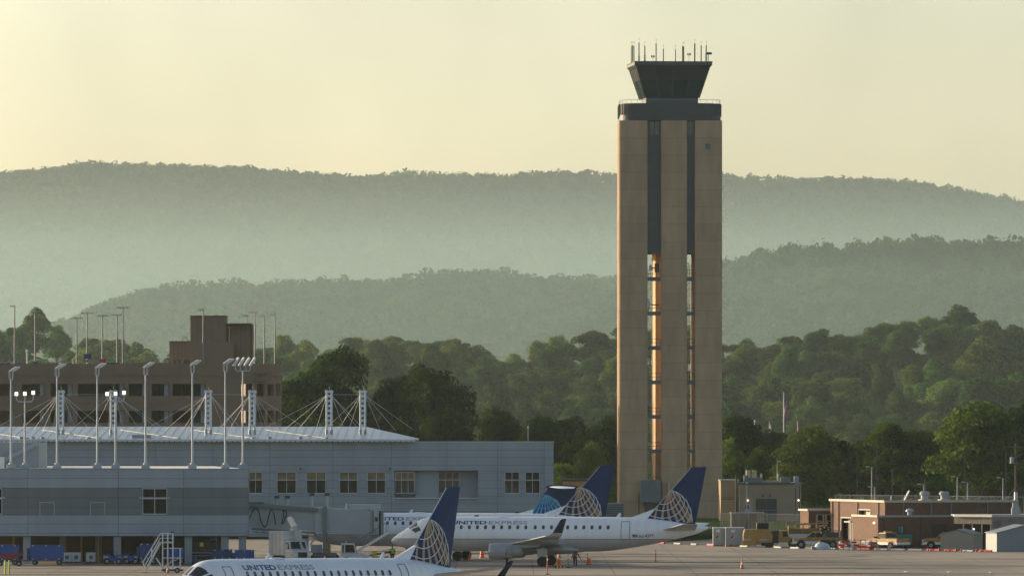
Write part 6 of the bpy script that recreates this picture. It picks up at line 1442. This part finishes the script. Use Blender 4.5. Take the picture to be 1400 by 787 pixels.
# ---------------------------------------------------------------- de-icing truck with boom
def deicer():
    D = 766.0; t = thing('deicing_truck', 'white box truck with folded spray boom parked below the jet bridge', 'truck', (X(398,D), D, 0), R(58))
    # local +x is forward; turned so that the nose looks to the viewer's right front
    t.rotation_euler = (0,0,R(-62)); t.scale = (0.86,0.86,0.90)
    MB().box(-3.6,0.4,-1.15,1.15,1.0,3.7).build('tank_box', M['truck_white'], t, bevel=0.08)
    for x_ in (-2.6,-1.6,-0.6): MB().box(x_-0.02,x_+0.02,-1.175,-1.153,1.1,3.6).build('panel_seam', M['outline'], t)
    cb = MB().prism([(0.5,0.7),(2.9,0.7),(2.95,1.5),(2.0,1.75),(1.65,2.65),(0.5,2.75)],-1.12,1.12,'y').build('cab', M['truck_white'], t, bevel=0.06)
    MB().add([(2.03,-0.98,1.80),(2.03,0.98,1.80),(1.70,0.92,2.58),(1.70,-0.92,2.58)],[(0,1,2,3)]).build('windscreen', M['glass_dark'], cb)
    for sg in (-1,1): MB().prism([(0.75,1.75),(1.85,1.75),(1.6,2.5),(0.75,2.5)],sg*1.125,sg*1.135,'y').build('side_window', M['glass_dark'], cb)
    MB().box(2.96,3.02,-0.55,0.55,0.85,1.42).build('grille', M['black'], cb); MB().box(2.9,3.15,-1.15,1.15,0.5,0.75).build('bumper', M['galv'], cb)
    for sg in (-1,1):
        MB().box(2.96,3.02,sg*0.85-0.17,sg*0.85+0.17,1.0,1.3).build('headlight', M['lamp_glass'], cb); MB().box(1.6,1.7,sg*1.4-0.1,sg*1.4+0.1,1.7,2.3).build('mirror', M['truck_white'], cb)
        MB().prism([(1.55,0.62),(1.75,1.15),(2.45,1.15),(2.7,0.62)],sg*1.13,sg*1.16,'y').build('wheel_arch', M['truck_white'], t)
        wheel(t, 2.1, sg*1.0, 0.5, 0.5, 0.3); wheel(t, -2.3, sg*0.9, 0.5, 0.5, 0.45)
    MB().box(-3.5,2.8,-0.5,0.5,0.6,0.95).build('chassis', M['steel_dark'], t)
    bm_ = MB(); bm_.bar((1.2,0.3,2.78),(0.9,0.0,4.3),0.32,0.36); bm_.bar((2.6,0.3,1.6),(1.2,0.3,2.9),0.22); ob = bm_.build('boom', M['trim'], t)
    MB().bar((0.9,0.0,4.2),(0.15,-0.3,5.2),0.55,0.42).build('spray_nozzle_head', M['roof_white'], ob); MB().box(0.3,1.1,-0.3,0.3,3.76,4.05).build('turret', M['truck_white'], t)
    MB().box(0.42,0.5,-1.05,1.05,2.8,3.3).build('beacon_bar', M['truck_white'], t)
deicer()
def white_tug():
    D = 764.0; t = thing('pushback_tug', 'white pushback tug with glazed cab next to the bridge stairs', 'tug', (X(466,D),D,0)); k = D/F
    def q(px): return (px-466)*k
    MB().prism([(0,0.3),(q(505),0.3),(q(505),1.0),(q(493),1.15),(q(488),1.15),(q(487),1.1),(0,1.1)],0,2.0,'y').build('body', M['truck_white'], t, bevel=0.05)
    cb = MB().prism([(0.02,1.105),(q(487.5),1.105),(q(484),2.15),(0.02,2.15)],0.15,1.85,'y').build('cab', M['truck_white'], t, bevel=0.04)
    MB().box(0.15,q(470),0.12,0.147,1.25,2.0).build('side_window', M['glass_dark'], cb); MB().prism([(q(472),1.25),(q(485.5),1.25),(q(483),2.0),(q(472),2.0)],0.12,0.147,'y').build('side_window', M['glass_dark'], cb)
    MB().add([(q(487.7)+0.02,0.25,1.2),(q(487.7)+0.02,1.75,1.2),(q(484.3)+0.02,1.75,2.08),(q(484.3)+0.02,0.25,2.08)],[(0,1,2,3)]).build('windscreen', M['lamp_glass'], cb)
    for x_ in (0.55, q(499)): wheel(t, x_, 0.05, 0.4, 0.4, 0.3); wheel(t, x_, 1.95, 0.4, 0.4, 0.3)
    MB().box(0.05,0.3,-0.02,-0.003,0.5,0.7).build('badge', M['cart_blue'], t); MB().tube([(0.5,1.0,2.15),(0.5,1.0,2.4)],0.06,8).build('beacon', M['yellow'], t)
white_tug()
def belt_loader():
    D = 768.0; t = thing('belt_loader', 'tan belt loader with rails beside the bridge stairs', 'belt loader', (X(508,D),D,0)); k = D/F
    MB().box(0,1.7,0,1.4,0.35,0.8).build('body', M['tan_tank'], t, bevel=0.04); MB().bar((-0.4,0.7,0.85),(2.0,0.7,1.25),0.7,0.18).build('conveyor', M['steel_dark'], t)
    for y_ in (0.3,1.1): MB().tube([(-0.3,y_,1.1),(1.9,y_,1.5)],0.03,6).build('side_rail', M['galv'], t)
    MB().box(0.1,0.5,0.1,0.5,0.81,1.3).build('seat_box', M['yellow'], t)
    for x_ in (0.3,1.4): wheel(t, x_, 0.05, 0.28, 0.28, 0.18); wheel(t, x_, 1.35, 0.28, 0.28, 0.18)
belt_loader()
# ================================================================ cones, drums, posts
def cone(px, py, h, label, mk='orange', collar=True):
    D = DG(py); t = thing('traffic_cone', label, 'cone', (X(px,D),D,0)); r = h*0.17
    MB().box(-r*1.35,r*1.35,-r*1.35,r*1.35,0,0.05).build('base', M['black'] if collar else M[mk], t); MB().lathe([(r,0.05),(r*0.28,h*0.92),(r*0.2,h)],n=14).build('cone', M[mk], t, smooth=True)
    if collar: MB().lathe([(r*0.66+0.012,h*0.42),(r*0.46+0.012,h*0.64)],n=14).build('collar', M['white_plastic'], t)
    return t
def drum(px, py, h, label):
    D = DG(py); t = thing('safety_drum', label, 'safety drum', (X(px,D),D,0)); MB().lathe([(0.30,0),(0.30,0.08),(0.22,0.1),(0.20,h*0.55),(0.16,h*0.95),(0.08,h)],n=14).build('drum', M['orange'], t, smooth=True); MB().lathe([(0.208,h*0.45),(0.204,h*0.55)],n=14).build('band', M['red'], t)
def post(px, py, h, mk, label, base=True):
    D = DG(py); t = thing('marker_post', label, 'post', (X(px,D),D,0)); MB().tube([(0,0,0.05),(0,0,h)],0.05,8).build('post', M[mk], t); MB().lathe([(0.26,0),(0.24,0.05),(0.08,0.07)],n=14).build('base', M['black'], t); MB().lathe([(0.056,h*0.75),(0.056,h*0.85)],n=8).build('band', M['white_plastic'], t)
drum(659, 762.3, 0.8, 'orange safety drum right of the paired wheels under the jets'); drum(764, 774.0, 0.75, 'orange safety drum right of the broadside jet main wheels'); drum(805.5, 770.5, 0.6, 'orange drum under the broadside jet rear fuselage')
cone(642, 766, 0.9, 'orange cone beside the paired wheels of the hidden jet', collar=False)
cone(1014.5, 776.5, 0.95, 'lone orange cone on the open apron at the right')
cone(764.5, 762, 1.0, 'slim cone tip behind the safety drum by the main wheels')
cone(699, 772.5, 0.5, 'red cone behind the worker at the engine', 'red', False)
post(748.5, 784.5, 1.75, 'red', 'tall red marker post standing nearest, before the main wheels'); post(803, 771.5, 1.1, 'red', 'red marker post beside the bending worker'); post(896.5, 767.5, 1.25, 'red', 'lone red marker post on the apron below the blue tail')
post(776.8, 775.5, 1.3, 'teal', 'teal green marker post between main wheels and bending worker')
t = thing('wheel_chock', 'long yellow-black wheel chock lying near the main wheels', 'chock', (X(765.5,DG(775.6)),DG(775.6),0))
for k in range(6): MB().prism([(-0.14,0),(0.14,0),(0.05,0.2),(-0.05,0.2)],-0.5+k*0.165,-0.335+k*0.165-0.003,'x').build('segment', M['yellow' if k % 2 else 'black'], t)
for i,(px,py) in enumerate(((1240,781),(1356,782),(1299,781.5))):
    D = DG(py); t = thing('apron_light', 'flush white apron light fitting in the right-hand concrete', 'apron light', (X(px,D),D,0), 0, 'flush lights in the apron'); MB().lathe([(0.3,0.0),(0.28,0.05),(0.12,0.08)],n=14).build('rim', M['white_plastic'], t); MB().lathe([(0.11,0.08),(0.05,0.11)],n=10).build('lens', M['lamp_glass'], t)
# ================================================================ people
def skin_obj(name, joints, edges, m, parent, sub=1):
    me = bpy.data.meshes.new(name); me.from_pydata([j[0] for j in joints], edges, []); me.materials.append(m)
    o = bpy.data.objects.new(name, me); COL.objects.link(o); o.parent = parent
    sk = o.modifiers.new('skin', 'SKIN'); sk.use_smooth_shade = True
    sv_ = me.skin_vertices[0].data
    for i, j in enumerate(joints):
        r = j[1]; sv_[i].radius = r if isinstance(r, tuple) else (r, r); sv_[i].use_root = (i == 0)
    sb_ = o.modifiers.new('sub', 'SUBSURF'); sb_.levels = sub; sb_.render_levels = sub
    return o
def person(px, D, rotz, label, vest, pose, z=0.0):
    t = thing('person', label, 'person', (X(px,D), D, z), rotz); P = pose
    J = [(P['pel'],(0.15,0.11)),(P['wai'],(0.14,0.10)),(P['che'],(0.17,0.12)),(P['nec'],0.06),(P['chin'],(0.075,0.085)),(P['head'],(0.085,0.105)),(P['crown'],(0.06,0.075))]
    E = [(0,1),(1,2),(2,3),(3,4),(4,5),(5,6)]
    def chain(root, pts):
        prev = root
        for p, r in pts: J.append((p, r)); E.append((prev, len(J)-1)); prev = len(J)-1
        return prev
    for s in ('L','R'):
        hnd = chain(2, [(P['sh'+s],0.075),(P['el'+s],0.05),(P['wr'+s],0.034),(P['ha'+s],(0.045,0.022))])
        hv = Vector(P['ha'+s]); dv = (hv-Vector(P['wr'+s])).normalized(); sd = dv.cross(Vector((0,1,0.1))).normalized()
        for k, L in enumerate((0.075,0.088,0.082,0.062)):
            b = hv+sd*(0.03-0.02*k)+dv*0.05; chain(hnd, [(tuple(b),0.011),(tuple(b+dv*L*0.55+Vector((0,-0.012,0))),0.010),(tuple(b+dv*L+Vector((0,-0.03,0))),0.008)])
        b = hv+sd*0.055; chain(hnd, [(tuple(b),0.012),(tuple(b+sd*0.02+dv*0.045),0.010)])
        chain(0, [(P['hi'+s],0.095),(P['kn'+s],0.065),(P['an'+s],0.045),(P['to'+s],(0.05,0.035))])
    skin_obj('body', J, E, M['skin'], t)
    trj = [(P['pel'],(0.17,0.13))]; tre = []
    for s in ('L','R'):
        b = len(trj); trj += [(P['hi'+s],0.115),(P['kn'+s],0.085),(P['an'+s],0.075)]; tre += [(0,b),(b,b+1),(b+1,b+2)]
    skin_obj('trousers', trj, tre, M['navy_cloth'], t)
    vj = [(tuple(Vector(P['pel'])+(Vector(P['wai'])-Vector(P['pel']))*0.3),(0.19,0.15)),(P['wai'],(0.175,0.14)),(P['che'],(0.205,0.155)),(tuple(Vector(P['che'])+(Vector(P['nec'])-Vector(P['che']))*0.6),(0.12,0.10))]; ve = [(0,1),(1,2),(2,3)]
    for s in ('L','R'): vj.append((tuple(Vector(P['sh'+s])*0.9+Vector(P['che'])*0.1),0.095)); ve.append((2,len(vj)-1))
    ves = skin_obj('vest', vj, ve, M[vest], t)
    for s in ('L','R'): skin_obj('sleeve', [(P['sh'+s],0.08),(P['el'+s],0.062),(tuple(Vector(P['el'+s])*0.15+Vector(P['wr'+s])*0.85),0.05)], [(0,1),(1,2)], M['navy_cloth'], t)
    for s in ('L','R'): skin_obj('boot', [(tuple(Vector(P['an'+s])+Vector((0,0,0.08))),0.062),(P['an'+s],0.06),(P['to'+s],(0.058,0.045))], [(0,1),(1,2)], M['black'], t)
    hd = Vector(P['head']); up = (Vector(P['crown'])-hd).normalized()
    skin_obj('hair', [(tuple(hd+up*0.02+Vector((0,0.03,0))),(0.09,0.09)),(tuple(hd+up*0.10),(0.08,0.09))], [(0,1)], M['hair'], t)
    # reflective belt round the vest
    w_ = Vector(P['wai']); rb = MB(); rb.lathe([(0.185,-0.03),(0.185,0.03)],(w_.x,w_.y,w_.z+0.05),'z',16); rb.build('reflective_band', M['yellow'], t)
    # face: nose, eyes, mouth, ears turned to local -y
    fc = MB(); fy = -0.11
    fc.bar((hd.x,hd.y+fy,hd.z+0.0),(hd.x,hd.y+fy-0.022,hd.z-0.035),0.024); fc.build('nose', M['skin'], t)
    for sx_ in (-0.032,0.032): MB().lathe([(0.010,0),(0.006,-0.006)],(hd.x+sx_,hd.y+fy+0.008,hd.z+0.015),'y',8).build('eye', M['black'], t); MB().box(hd.x+sx_*2.9-0.008,hd.x+sx_*2.9+0.008,hd.y-0.02,hd.y+0.02,hd.z-0.03,hd.z+0.03).build('ear', M['skin'], t)
    MB().box(hd.x-0.025,hd.x+0.025,hd.y+fy+0.004,hd.y+fy+0.012,hd.z-0.062,hd.z-0.054).build('mouth', M['red_cart'], t)
stand = dict(pel=(0,0,0.92),wai=(0,0,1.08),che=(0,0,1.30),nec=(0,-0.01,1.46),chin=(0,-0.03,1.54),head=(0,-0.02,1.62),crown=(0,-0.01,1.70),
 shL=(0.20,0,1.38),elL=(0.26,0.02,1.12),wrL=(0.25,-0.06,0.90),haL=(0.25,-0.09,0.83),shR=(-0.20,0,1.38),elR=(-0.27,0.0,1.13),wrR=(-0.22,-0.16,0.98),haR=(-0.20,-0.21,0.94),
 hiL=(0.10,0,0.86),knL=(0.11,-0.02,0.48),anL=(0.11,0.02,0.09),toL=(0.13,-0.14,0.05),hiR=(-0.10,0,0.86),knR=(-0.11,-0.03,0.48),anR=(-0.12,0.0,0.09),toR=(-0.14,-0.16,0.05))
bend = dict(pel=(0,0.12,0.90),wai=(0,0.02,1.04),che=(0,-0.16,1.18),nec=(0,-0.32,1.27),chin=(0,-0.40,1.27),head=(0,-0.44,1.33),crown=(0,-0.48,1.40),
 shL=(0.20,-0.22,1.22),elL=(0.33,-0.30,1.0),wrL=(0.42,-0.36,0.78),haL=(0.46,-0.38,0.71),shR=(-0.20,-0.22,1.22),elR=(-0.33,-0.30,1.0),wrR=(-0.42,-0.36,0.78),haR=(-0.46,-0.38,0.71),
 hiL=(0.10,0.10,0.84),knL=(0.12,0.0,0.47),anL=(0.12,0.05,0.09),toL=(0.13,-0.11,0.05),hiR=(-0.10,0.10,0.84),knR=(-0.12,0.0,0.47),anR=(-0.12,0.05,0.09),toR=(-0.14,-0.11,0.05))
person(692.5, DG(774.5), R(75), 'worker in orange vest and dark trousers standing by the engine, facing right', 'orange_vest', stand)
person(786.5, DG(773), R(10), 'worker in orange vest bending forward under the broadside jet', 'orange_vest', bend)
person(536.5, DG(769), R(160), 'worker in lime vest standing by the belt loader', 'lime_vest', stand)
person(459+18, 764.9, R(40), 'driver in lime vest standing behind the pushback tug', 'lime_vest', stand)
# ================================================================ yard vehicles on the right
def pickup(loc, rotz, label, mk='gold_paint', rack=False, light=False):
    t = thing('pickup_truck', label, 'pickup truck', loc, rotz)     # +x forward, about 5.6 m long
    MB().prism([(-2.8,0.5),(2.75,0.5),(2.8,0.75),(2.72,1.12),(1.25,1.22),(-2.8,1.22)],-0.95,0.95,'y').build('body', M[mk], t, bevel=0.06)
    MB().prism([(-2.82,0.5),(2.78,0.5),(2.8,0.78),(-2.82,0.78)],-0.965,0.965,'y').build('lower_band', M['white_plastic'], t)
    cb = MB().loft([[(-0.75,-0.92,1.2),(1.35,-0.92,1.2),(1.35,0.92,1.2),(-0.75,0.92,1.2)],[(-0.6,-0.78,1.86),(0.55,-0.78,1.86),(0.55,0.78,1.86),(-0.6,0.78,1.86)]]).build('cab', M[mk], t, bevel=0.05)
    MB().add([(1.28,-0.78,1.27),(1.28,0.78,1.27),(0.63,0.70,1.80),(0.63,-0.70,1.80)],[(0,1,2,3)]).build('windscreen', M['glass_dark'], cb)
    MB().add([(-0.745,-0.75,1.30),(-0.745,0.75,1.30),(-0.635,0.66,1.78),(-0.635,-0.66,1.78)],[(0,3,2,1)]).build('rear_window', M['glass_dark'], cb)
    for sg in (-1,1):
        MB().add([(-0.62,sg*0.925,1.27),(0.18,sg*0.925,1.27),(0.14,sg*0.82,1.76),(-0.54,sg*0.82,1.76)],[(0,1,2,3)]).build('side_window', M['glass_dark'], cb); MB().add([(0.26,sg*0.925,1.27),(1.14,sg*0.925,1.27),(0.62,sg*0.82,1.76),(0.22,sg*0.82,1.76)],[(0,1,2,3)]).build('side_window', M['glass_dark'], cb)
        MB().box(2.74,2.83,sg*0.72-0.17,sg*0.72+0.17,0.86,1.05).build('headlight', M['lamp_glass'], t); MB().box(-2.86,-2.8,sg*0.86-0.08,sg*0.86+0.08,0.85,1.18).build('tail_light', M['red'], t)
        MB().box(0.95,1.1,min(sg*0.95,sg*1.2),max(sg*0.95,sg*1.2),1.25,1.42).build('mirror', M['black'], t)
        for x_ in (1.85,-1.75):
            MB().lathe([(0.50,-0.02),(0.50,0.02)],(x_,sg*0.955,0.42),'y',18).build('wheel_arch', M['black'], t); wheel(t, x_, sg*0.88, 0.40, 0.40, 0.24)
    MB().box(2.78,2.86,-0.5,0.5,0.82,1.08).build('grille', M['black'], t); MB().box(2.72,2.92,-0.95,0.95,0.45,0.66).build('bumper', M['galv'], t); MB().box(-2.95,-2.82,-0.9,0.9,0.5,0.66).build('bumper', M['galv'], t)
    MB().box(-2.7,-0.85,-0.78,0.78,1.225,1.24).build('bed_liner', M['black'], t)
    if light: MB().box(-0.2,0.1,-0.5,0.5,1.87,1.98).build('light_bar', M['yellow'], t)
    if rack:
        f = MB(); 
        for sg in (-1,1):
            for x_ in (-2.6,-0.9): f.tube([(x_,sg*0.85,1.22),(x_,sg*0.85,1.95)],0.035,6)
            f.tube([(-2.6,sg*0.85,1.95),(-0.9,sg*0.85,1.95)],0.035,6)
        f.box(-2.4,-1.0,-0.7,0.7,1.25,1.8); f.build('ladder_rack', M['steel_dark'], t)
pickup((X(1213,862),861,0), R(126), 'gold pickup truck seen from behind beside the brick annex', light=True)
pickup((X(1118,868),868,0), R(176), 'gold pickup with ladder rack facing the sweeper', rack=True)
pickup((X(1297,861),862,0), R(172), 'gold pickup half hidden behind the beige storage shed')
def sweeper():
    t = thing('runway_sweeper', 'yellow runway sweeper truck with big sloped hopper in front of the lawn', 'sweeper truck', (X(1013.5,872),872,0)); k = 872/F
    def q(px): return (px-1013.5)*k
    def zz(y): return Z(y,872)
    MB().prism([(q(1017),zz(744)),(q(1055),zz(741)),(q(1057),zz(733)),(q(1052),zz(723)),(q(1018),zz(723)),(q(1016),zz(731))],0,2.3,'y').build('hopper', M['gold_paint'], t, bevel=0.06)
    MB().prism([(q(1014),zz(738)),(q(1033),zz(738)),(q(1034),zz(745)),(q(1015),zz(745))],-0.3,-0.003,'y').build('tailgate', M['gold_paint'], t, bevel=0.04); MB().box(q(1017),q(1027),-0.33,-0.303,zz(738.3),zz(735.8)).build('grey_panel', M['container'], t)
    MB().box(q(1035),q(1041.5),-0.03,-0.003,zz(728),zz(724)).build('vent_grille', M['amber_dark'], t); MB().box(q(1038),q(1049),-0.03,-0.003,zz(738.5),zz(736)).build('grey_panel', M['container'], t)
    MB().box(q(1030),q(1063),0.2,2.1,0.35,zz(743)).build('chassis', M['black'], t)
    e = MB(); 
    for a in (1037,1041,1045,1049): e.lathe([(0.2,zz(723)),(0.24,zz(719)),(0.18,zz(714.5))],(q(a),1.2,0),n=10)
    e.build('engine_stack', M['black'], t)
    cb = MB().prism([(q(1066),0.6),(q(1090),0.6),(q(1091),zz(740)),(q(1088),zz(735.5)),(q(1079),zz(733.5)),(q(1077),zz(724.5)),(q(1066),zz(724.5))],0.1,2.2,'y').build('cab', M['gold_paint'], t, bevel=0.05)
    MB().prism([(q(1070),zz(733)),(q(1077.3),zz(733)),(q(1075.5),zz(726)),(q(1070),zz(726))],0.07,0.097,'y').build('side_window', M['glass_dark'], cb); MB().box(q(1057),q(1065),0.3,2.0,zz(742),zz(725)).build('blower', M['black'], t)
    for a in (1047, 1052, 1084): wheel(t, q(a), 0.2, 0.48, 0.48, 0.3, 'steel_dark'); wheel(t, q(a), 2.1, 0.48, 0.48, 0.3, 'steel_dark')
    MB().prism([(q(1079),zz(743)),(q(1080),zz(739)),(q(1087.5),zz(739)),(q(1089),zz(743))],0.04,0.095,'y').build('fender', M['gold_paint'], t)
sweeper()
def flatbed(px0, px1, D, label):
    t = thing('yellow_truck', label, 'truck', (X(px0,D),D,0)); L = (px1-px0)*D/F
    MB().box(0,L*0.72,0,2.3,1.0,1.25).build('bed', M['gold_paint'], t); MB().box(0,L*0.72,-0.05,-0.003,0.85,1.3).build('side_board', M['truck_white'], t)
    for x_ in (0.05,L*0.18,L*0.36,L*0.54,L*0.7): MB().box(x_-0.05,x_+0.05,0.02,2.28,1.26,2.3).build('stake', M['amber_dark'], t)
    MB().box(0.0,L*0.70,0.4,1.9,1.26,1.9).build('load', M['amber_dark'], t, bevel=0.1); MB().bar((-0.2,1.1,2.3),(L*0.98,1.1,2.55),0.35,0.2).build('boom', M['gold_paint'], t)
    cb = MB().prism([(L*0.75,0.6),(L,0.6),(L,1.4),(L*0.95,2.25),(L*0.75,2.25)],0.05,2.25,'y').build('cab', M['gold_paint'], t, bevel=0.05); MB().prism([(L*0.79,1.4),(L*0.97,1.4),(L*0.935,2.1),(L*0.79,2.1)],0.02,0.047,'y').build('side_window', M['glass_dark'], cb)
    MB().box(0.2,L*0.95,0.6,1.7,0.6,0.95).build('chassis', M['black'], t)
    for x_ in (L*0.15,L*0.3,L*0.87): wheel(t, x_, 0.15, 0.48, 0.48, 0.3, 'steel_dark'); wheel(t, x_, 2.15, 0.48, 0.48, 0.3, 'steel_dark')
flatbed(1078, 1134, 890, 'yellow crane truck with stake bed parked behind the sweeper'); 
# grey containers with hazard diamonds
def container(px0, px1, ytop, D, label, n=2):
    t = thing('storage_container', label, 'container', (X(px0,D),D,0)); L = (px1-px0)*D/F; h = Z(ytop,D)
    MB().box(0,L,0,2.2,0.1,h).build('body', M['container'], t); MB().box(-0.04,L+0.04,-0.05,2.25,h+0.003,h+0.10).build('roof', M['frame_white'], t); MB().box(0.05,L-0.05,0.1,2.1,0,0.099).build('skid', M['steel_dark'], t)
    for x_ in np.arange(0.25,L-0.1,0.33): MB().box(float(x_)-0.03,float(x_)+0.03,-0.035,-0.003,0.15,h-0.06).build('rib', M['container'], t)
    c = (L*0.40, h*0.50); r = 0.24
    for k,(dx,dz,mk) in enumerate(((0,1,'flag_red'),(-1,0,'flag_blue'),(1,0,'yellow'),(0,-1,'flag_white'))):
        m_ = (c[0]+dx*r/2, c[1]+dz*r/2); h2 = r/2*0.97; MB().prism([(m_[0]-h2,m_[1]),(m_[0],m_[1]-h2),(m_[0]+h2,m_[1]),(m_[0],m_[1]+h2)],-0.06,-0.037,'y').build('hazard_diamond', M[mk], t)
    MB().box(c[0]-0.2,c[0]+0.25,-0.055,-0.037,h*0.78,h*0.93).build('notice_plate', M['frame_white'], t)
container(975, 991, 721.5, 881, 'grey ribbed storage container with hazard diamond, half behind the jet tail cone'); container(992, 1017, 721.5, 879, 'grey ribbed storage container with hazard diamond, next to the yellow sweeper')
# row of red and white kerb barriers
def bar_pt(px): return Vector((X(px, np.interp(px,[890,985,1100,1260,1356],[903,882,862,850,841])), np.interp(px,[890,985,1100,1260,1356],[903,882,862,850,841])-0.6, 0))
bm_red = MB().box(-1.0,1.0,-0.12,0.12,0,0.24).box(-0.9,0.9,-0.16,0.16,0,0.08).mesh('barrier', M['red'], bevel=0.03); bm_wh = MB().box(-1.0,1.0,-0.12,0.12,0,0.2).box(-0.9,0.9,-0.16,0.16,0,0.08).mesh('barrier', M['container'], bevel=0.03)
px = 893.0; i = 0; rr = random.Random(3)
while px < 1356:
    D_ = bar_pt(px).y; step = 1.92*F/D_; a, b = bar_pt(px), bar_pt(px+step); 
    red = rr.random() < (0.35 if px < 1260 else 0.8)
    o = obj('low_barrier', bm_red if red else bm_wh, None, tuple((a+b)/2), math.atan2((b-a).y,(b-a).x)+rr.uniform(-0.05,0.05))
    tag(o, 'low red plastic barrier along the far apron edge' if red else 'low pale plastic barrier along the far apron edge', 'barrier', 'low red barriers along the apron edge' if red else 'low pale barriers along the apron edge')
    px += step; i += 1
for px in (1268,1283,1292,1306,1313,1334,1340):
    a = bar_pt(px); t = thing('small_cone', 'small red cone among the low barriers by the storage sheds', 'cone', (a.x, a.y-0.5, 0), 0, 'small red cones by the sheds'); MB().box(-0.14,0.14,-0.14,0.14,0,0.03).build('base', M['red'], t); MB().lathe([(0.10,0.03),(0.025,0.45)],n=10).build('cone', M['red'], t)
# stacked red-orange plastic pieces behind a dark rail, tarped pile
t = thing('barrier_stack', 'untidy stack of red and pink plastic barriers behind a dark rail', 'barrier stack', (X(1148,858),858,0)); rg = random.Random(9)
for k in range(26):
    x_ = rg.uniform(0,3.9); z_ = rg.uniform(0.0,0.85); MB().bar((x_-0.45,rg.uniform(0,1.4),z_+0.1),(x_+0.45,rg.uniform(0,1.4),z_+0.1+rg.uniform(-0.1,0.1)),0.28,0.2).build('plastic_block', M[rg.choice(('red','red','orange','white_plastic'))], t)
t = thing('dark_rail', 'dark post and rail fence before the barrier stack', 'rail', (X(1138,855),855,0))
for k in range(9): MB().tube([(k*0.62,0,0),(k*0.62,0,1.15)],0.04,6).build('post', M['steel_dark'], t)
for z_ in (0.6,1.12): MB().tube([(0,0,z_),(4.96,0,z_)],0.03,6).build('rail', M['steel_dark'], t)
t = thing('tarp_pile', 'pale blue tarpaulin heap at the apron edge', 'tarp', (X(1124,857),857,0)); rg = random.Random(4); rings = []
for i, (r_, z_) in enumerate(((0.95,0),(0.95,0.3),(0.75,0.62),(0.4,0.78),(0.05,0.8))): rings.append([(r_*math.cos(a)*rg.uniform(0.85,1.1), r_*0.8*math.sin(a)*rg.uniform(0.85,1.1), z_+rg.uniform(-0.05,0.05)) for a in [2*math.pi*j/14 for j in range(14)]])
for i in range(5): rings[0][i] = (rings[0][i][0], rings[0][i][1], 0)
MB().loft(rings).build('cover', M['tarp'], t, smooth=True); MB().box(-1.2,-0.9,-0.6,0.4,0,0.35).build('block', M['container'], t)
t = thing('light_tower', 'black folded mobile light tower behind the tarpaulin heap', 'light tower', (X(1127,863),863,0)); MB().box(-0.5,0.7,0,1.1,0.3,1.0).build('generator', M['black'], t, bevel=0.04); MB().tube([(0,0.5,1.0),(0,0.5,2.1)],0.06,6).build('mast', M['steel_dark'], t)
for x_,z_ in ((-0.3,2.2),(0.15,2.35),(-0.2,1.75),(0.3,1.9),(0.6,2.1)): MB().lathe([(0.06,-0.16),(0.2,0.0),(0.2,0.05)],(x_,0.4,z_),'y',12).build('lamp', M['black'], t)
for x_ in (-0.3,0.5): wheel(t, x_, 0.0, 0.3, 0.3, 0.16, 'steel_dark')
t = thing('green_compressor', 'teal green compressor behind the gold pickup', 'compressor', (X(1229,868),868,0)); MB().box(-0.2,1.5,0,1.2,0.4,1.55).build('body', M['teal'], t, bevel=0.12)
for x_ in (0.2,1.1): wheel(t, x_, 0.05, 0.32, 0.32, 0.2, 'steel_dark')
MB().tube([(0.2,0.5,1.55),(0.2,0.5,2.3)],0.08,8).build('exhaust', M['steel_dark'], t)
# ================================================================ haze: one box of even air round everything
hz = MB().box(-5400,5400,-500,16000,-1.2,620).build('haze', [])
stuff(hz); tag(hz, 'thin warm morning haze filling the valley', 'haze')
m = bpy.data.materials.new('haze'); m.use_nodes = True; n = m.node_tree.nodes; n.clear()
vo = n.new('ShaderNodeVolumePrincipled'); vo.inputs['Color'].default_value = (0.76,0.94,0.95,1); vo.inputs['Density'].default_value = HAZE_DENSITY; vo.inputs['Anisotropy'].default_value = 0.35
ou = n.new('ShaderNodeOutputMaterial'); m.node_tree.links.new(vo.outputs[0], ou.inputs['Volume'])
hz.data.materials.append(m)
# mist lying in the two valleys between the wooded ridges
def mist(y0, y1, top, dens, label):
    o = MB().box(-4800,4800,y0,y1,0.6,top).build('valley_mist', []); stuff(o); tag(o, label, 'mist')
    mm = bpy.data.materials.new('mist'); mm.use_nodes = True; n = mm.node_tree.nodes; n.clear()
    v = n.new('ShaderNodeVolumePrincipled'); v.inputs['Color'].default_value = (0.66,0.94,0.95,1); v.inputs['Density'].default_value = dens; v.inputs['Anisotropy'].default_value = 0.35
    u = n.new('ShaderNodeOutputMaterial'); mm.node_tree.links.new(v.outputs[0], u.inputs['Volume']); o.data.materials.append(mm)
mist(8650, 12100, 300, 0.000078, 'pale mist filling the valley below the far ridge')
mist(3600, 5700, 125, 0.000075, 'thin mist in the hollow behind the wooded rise')
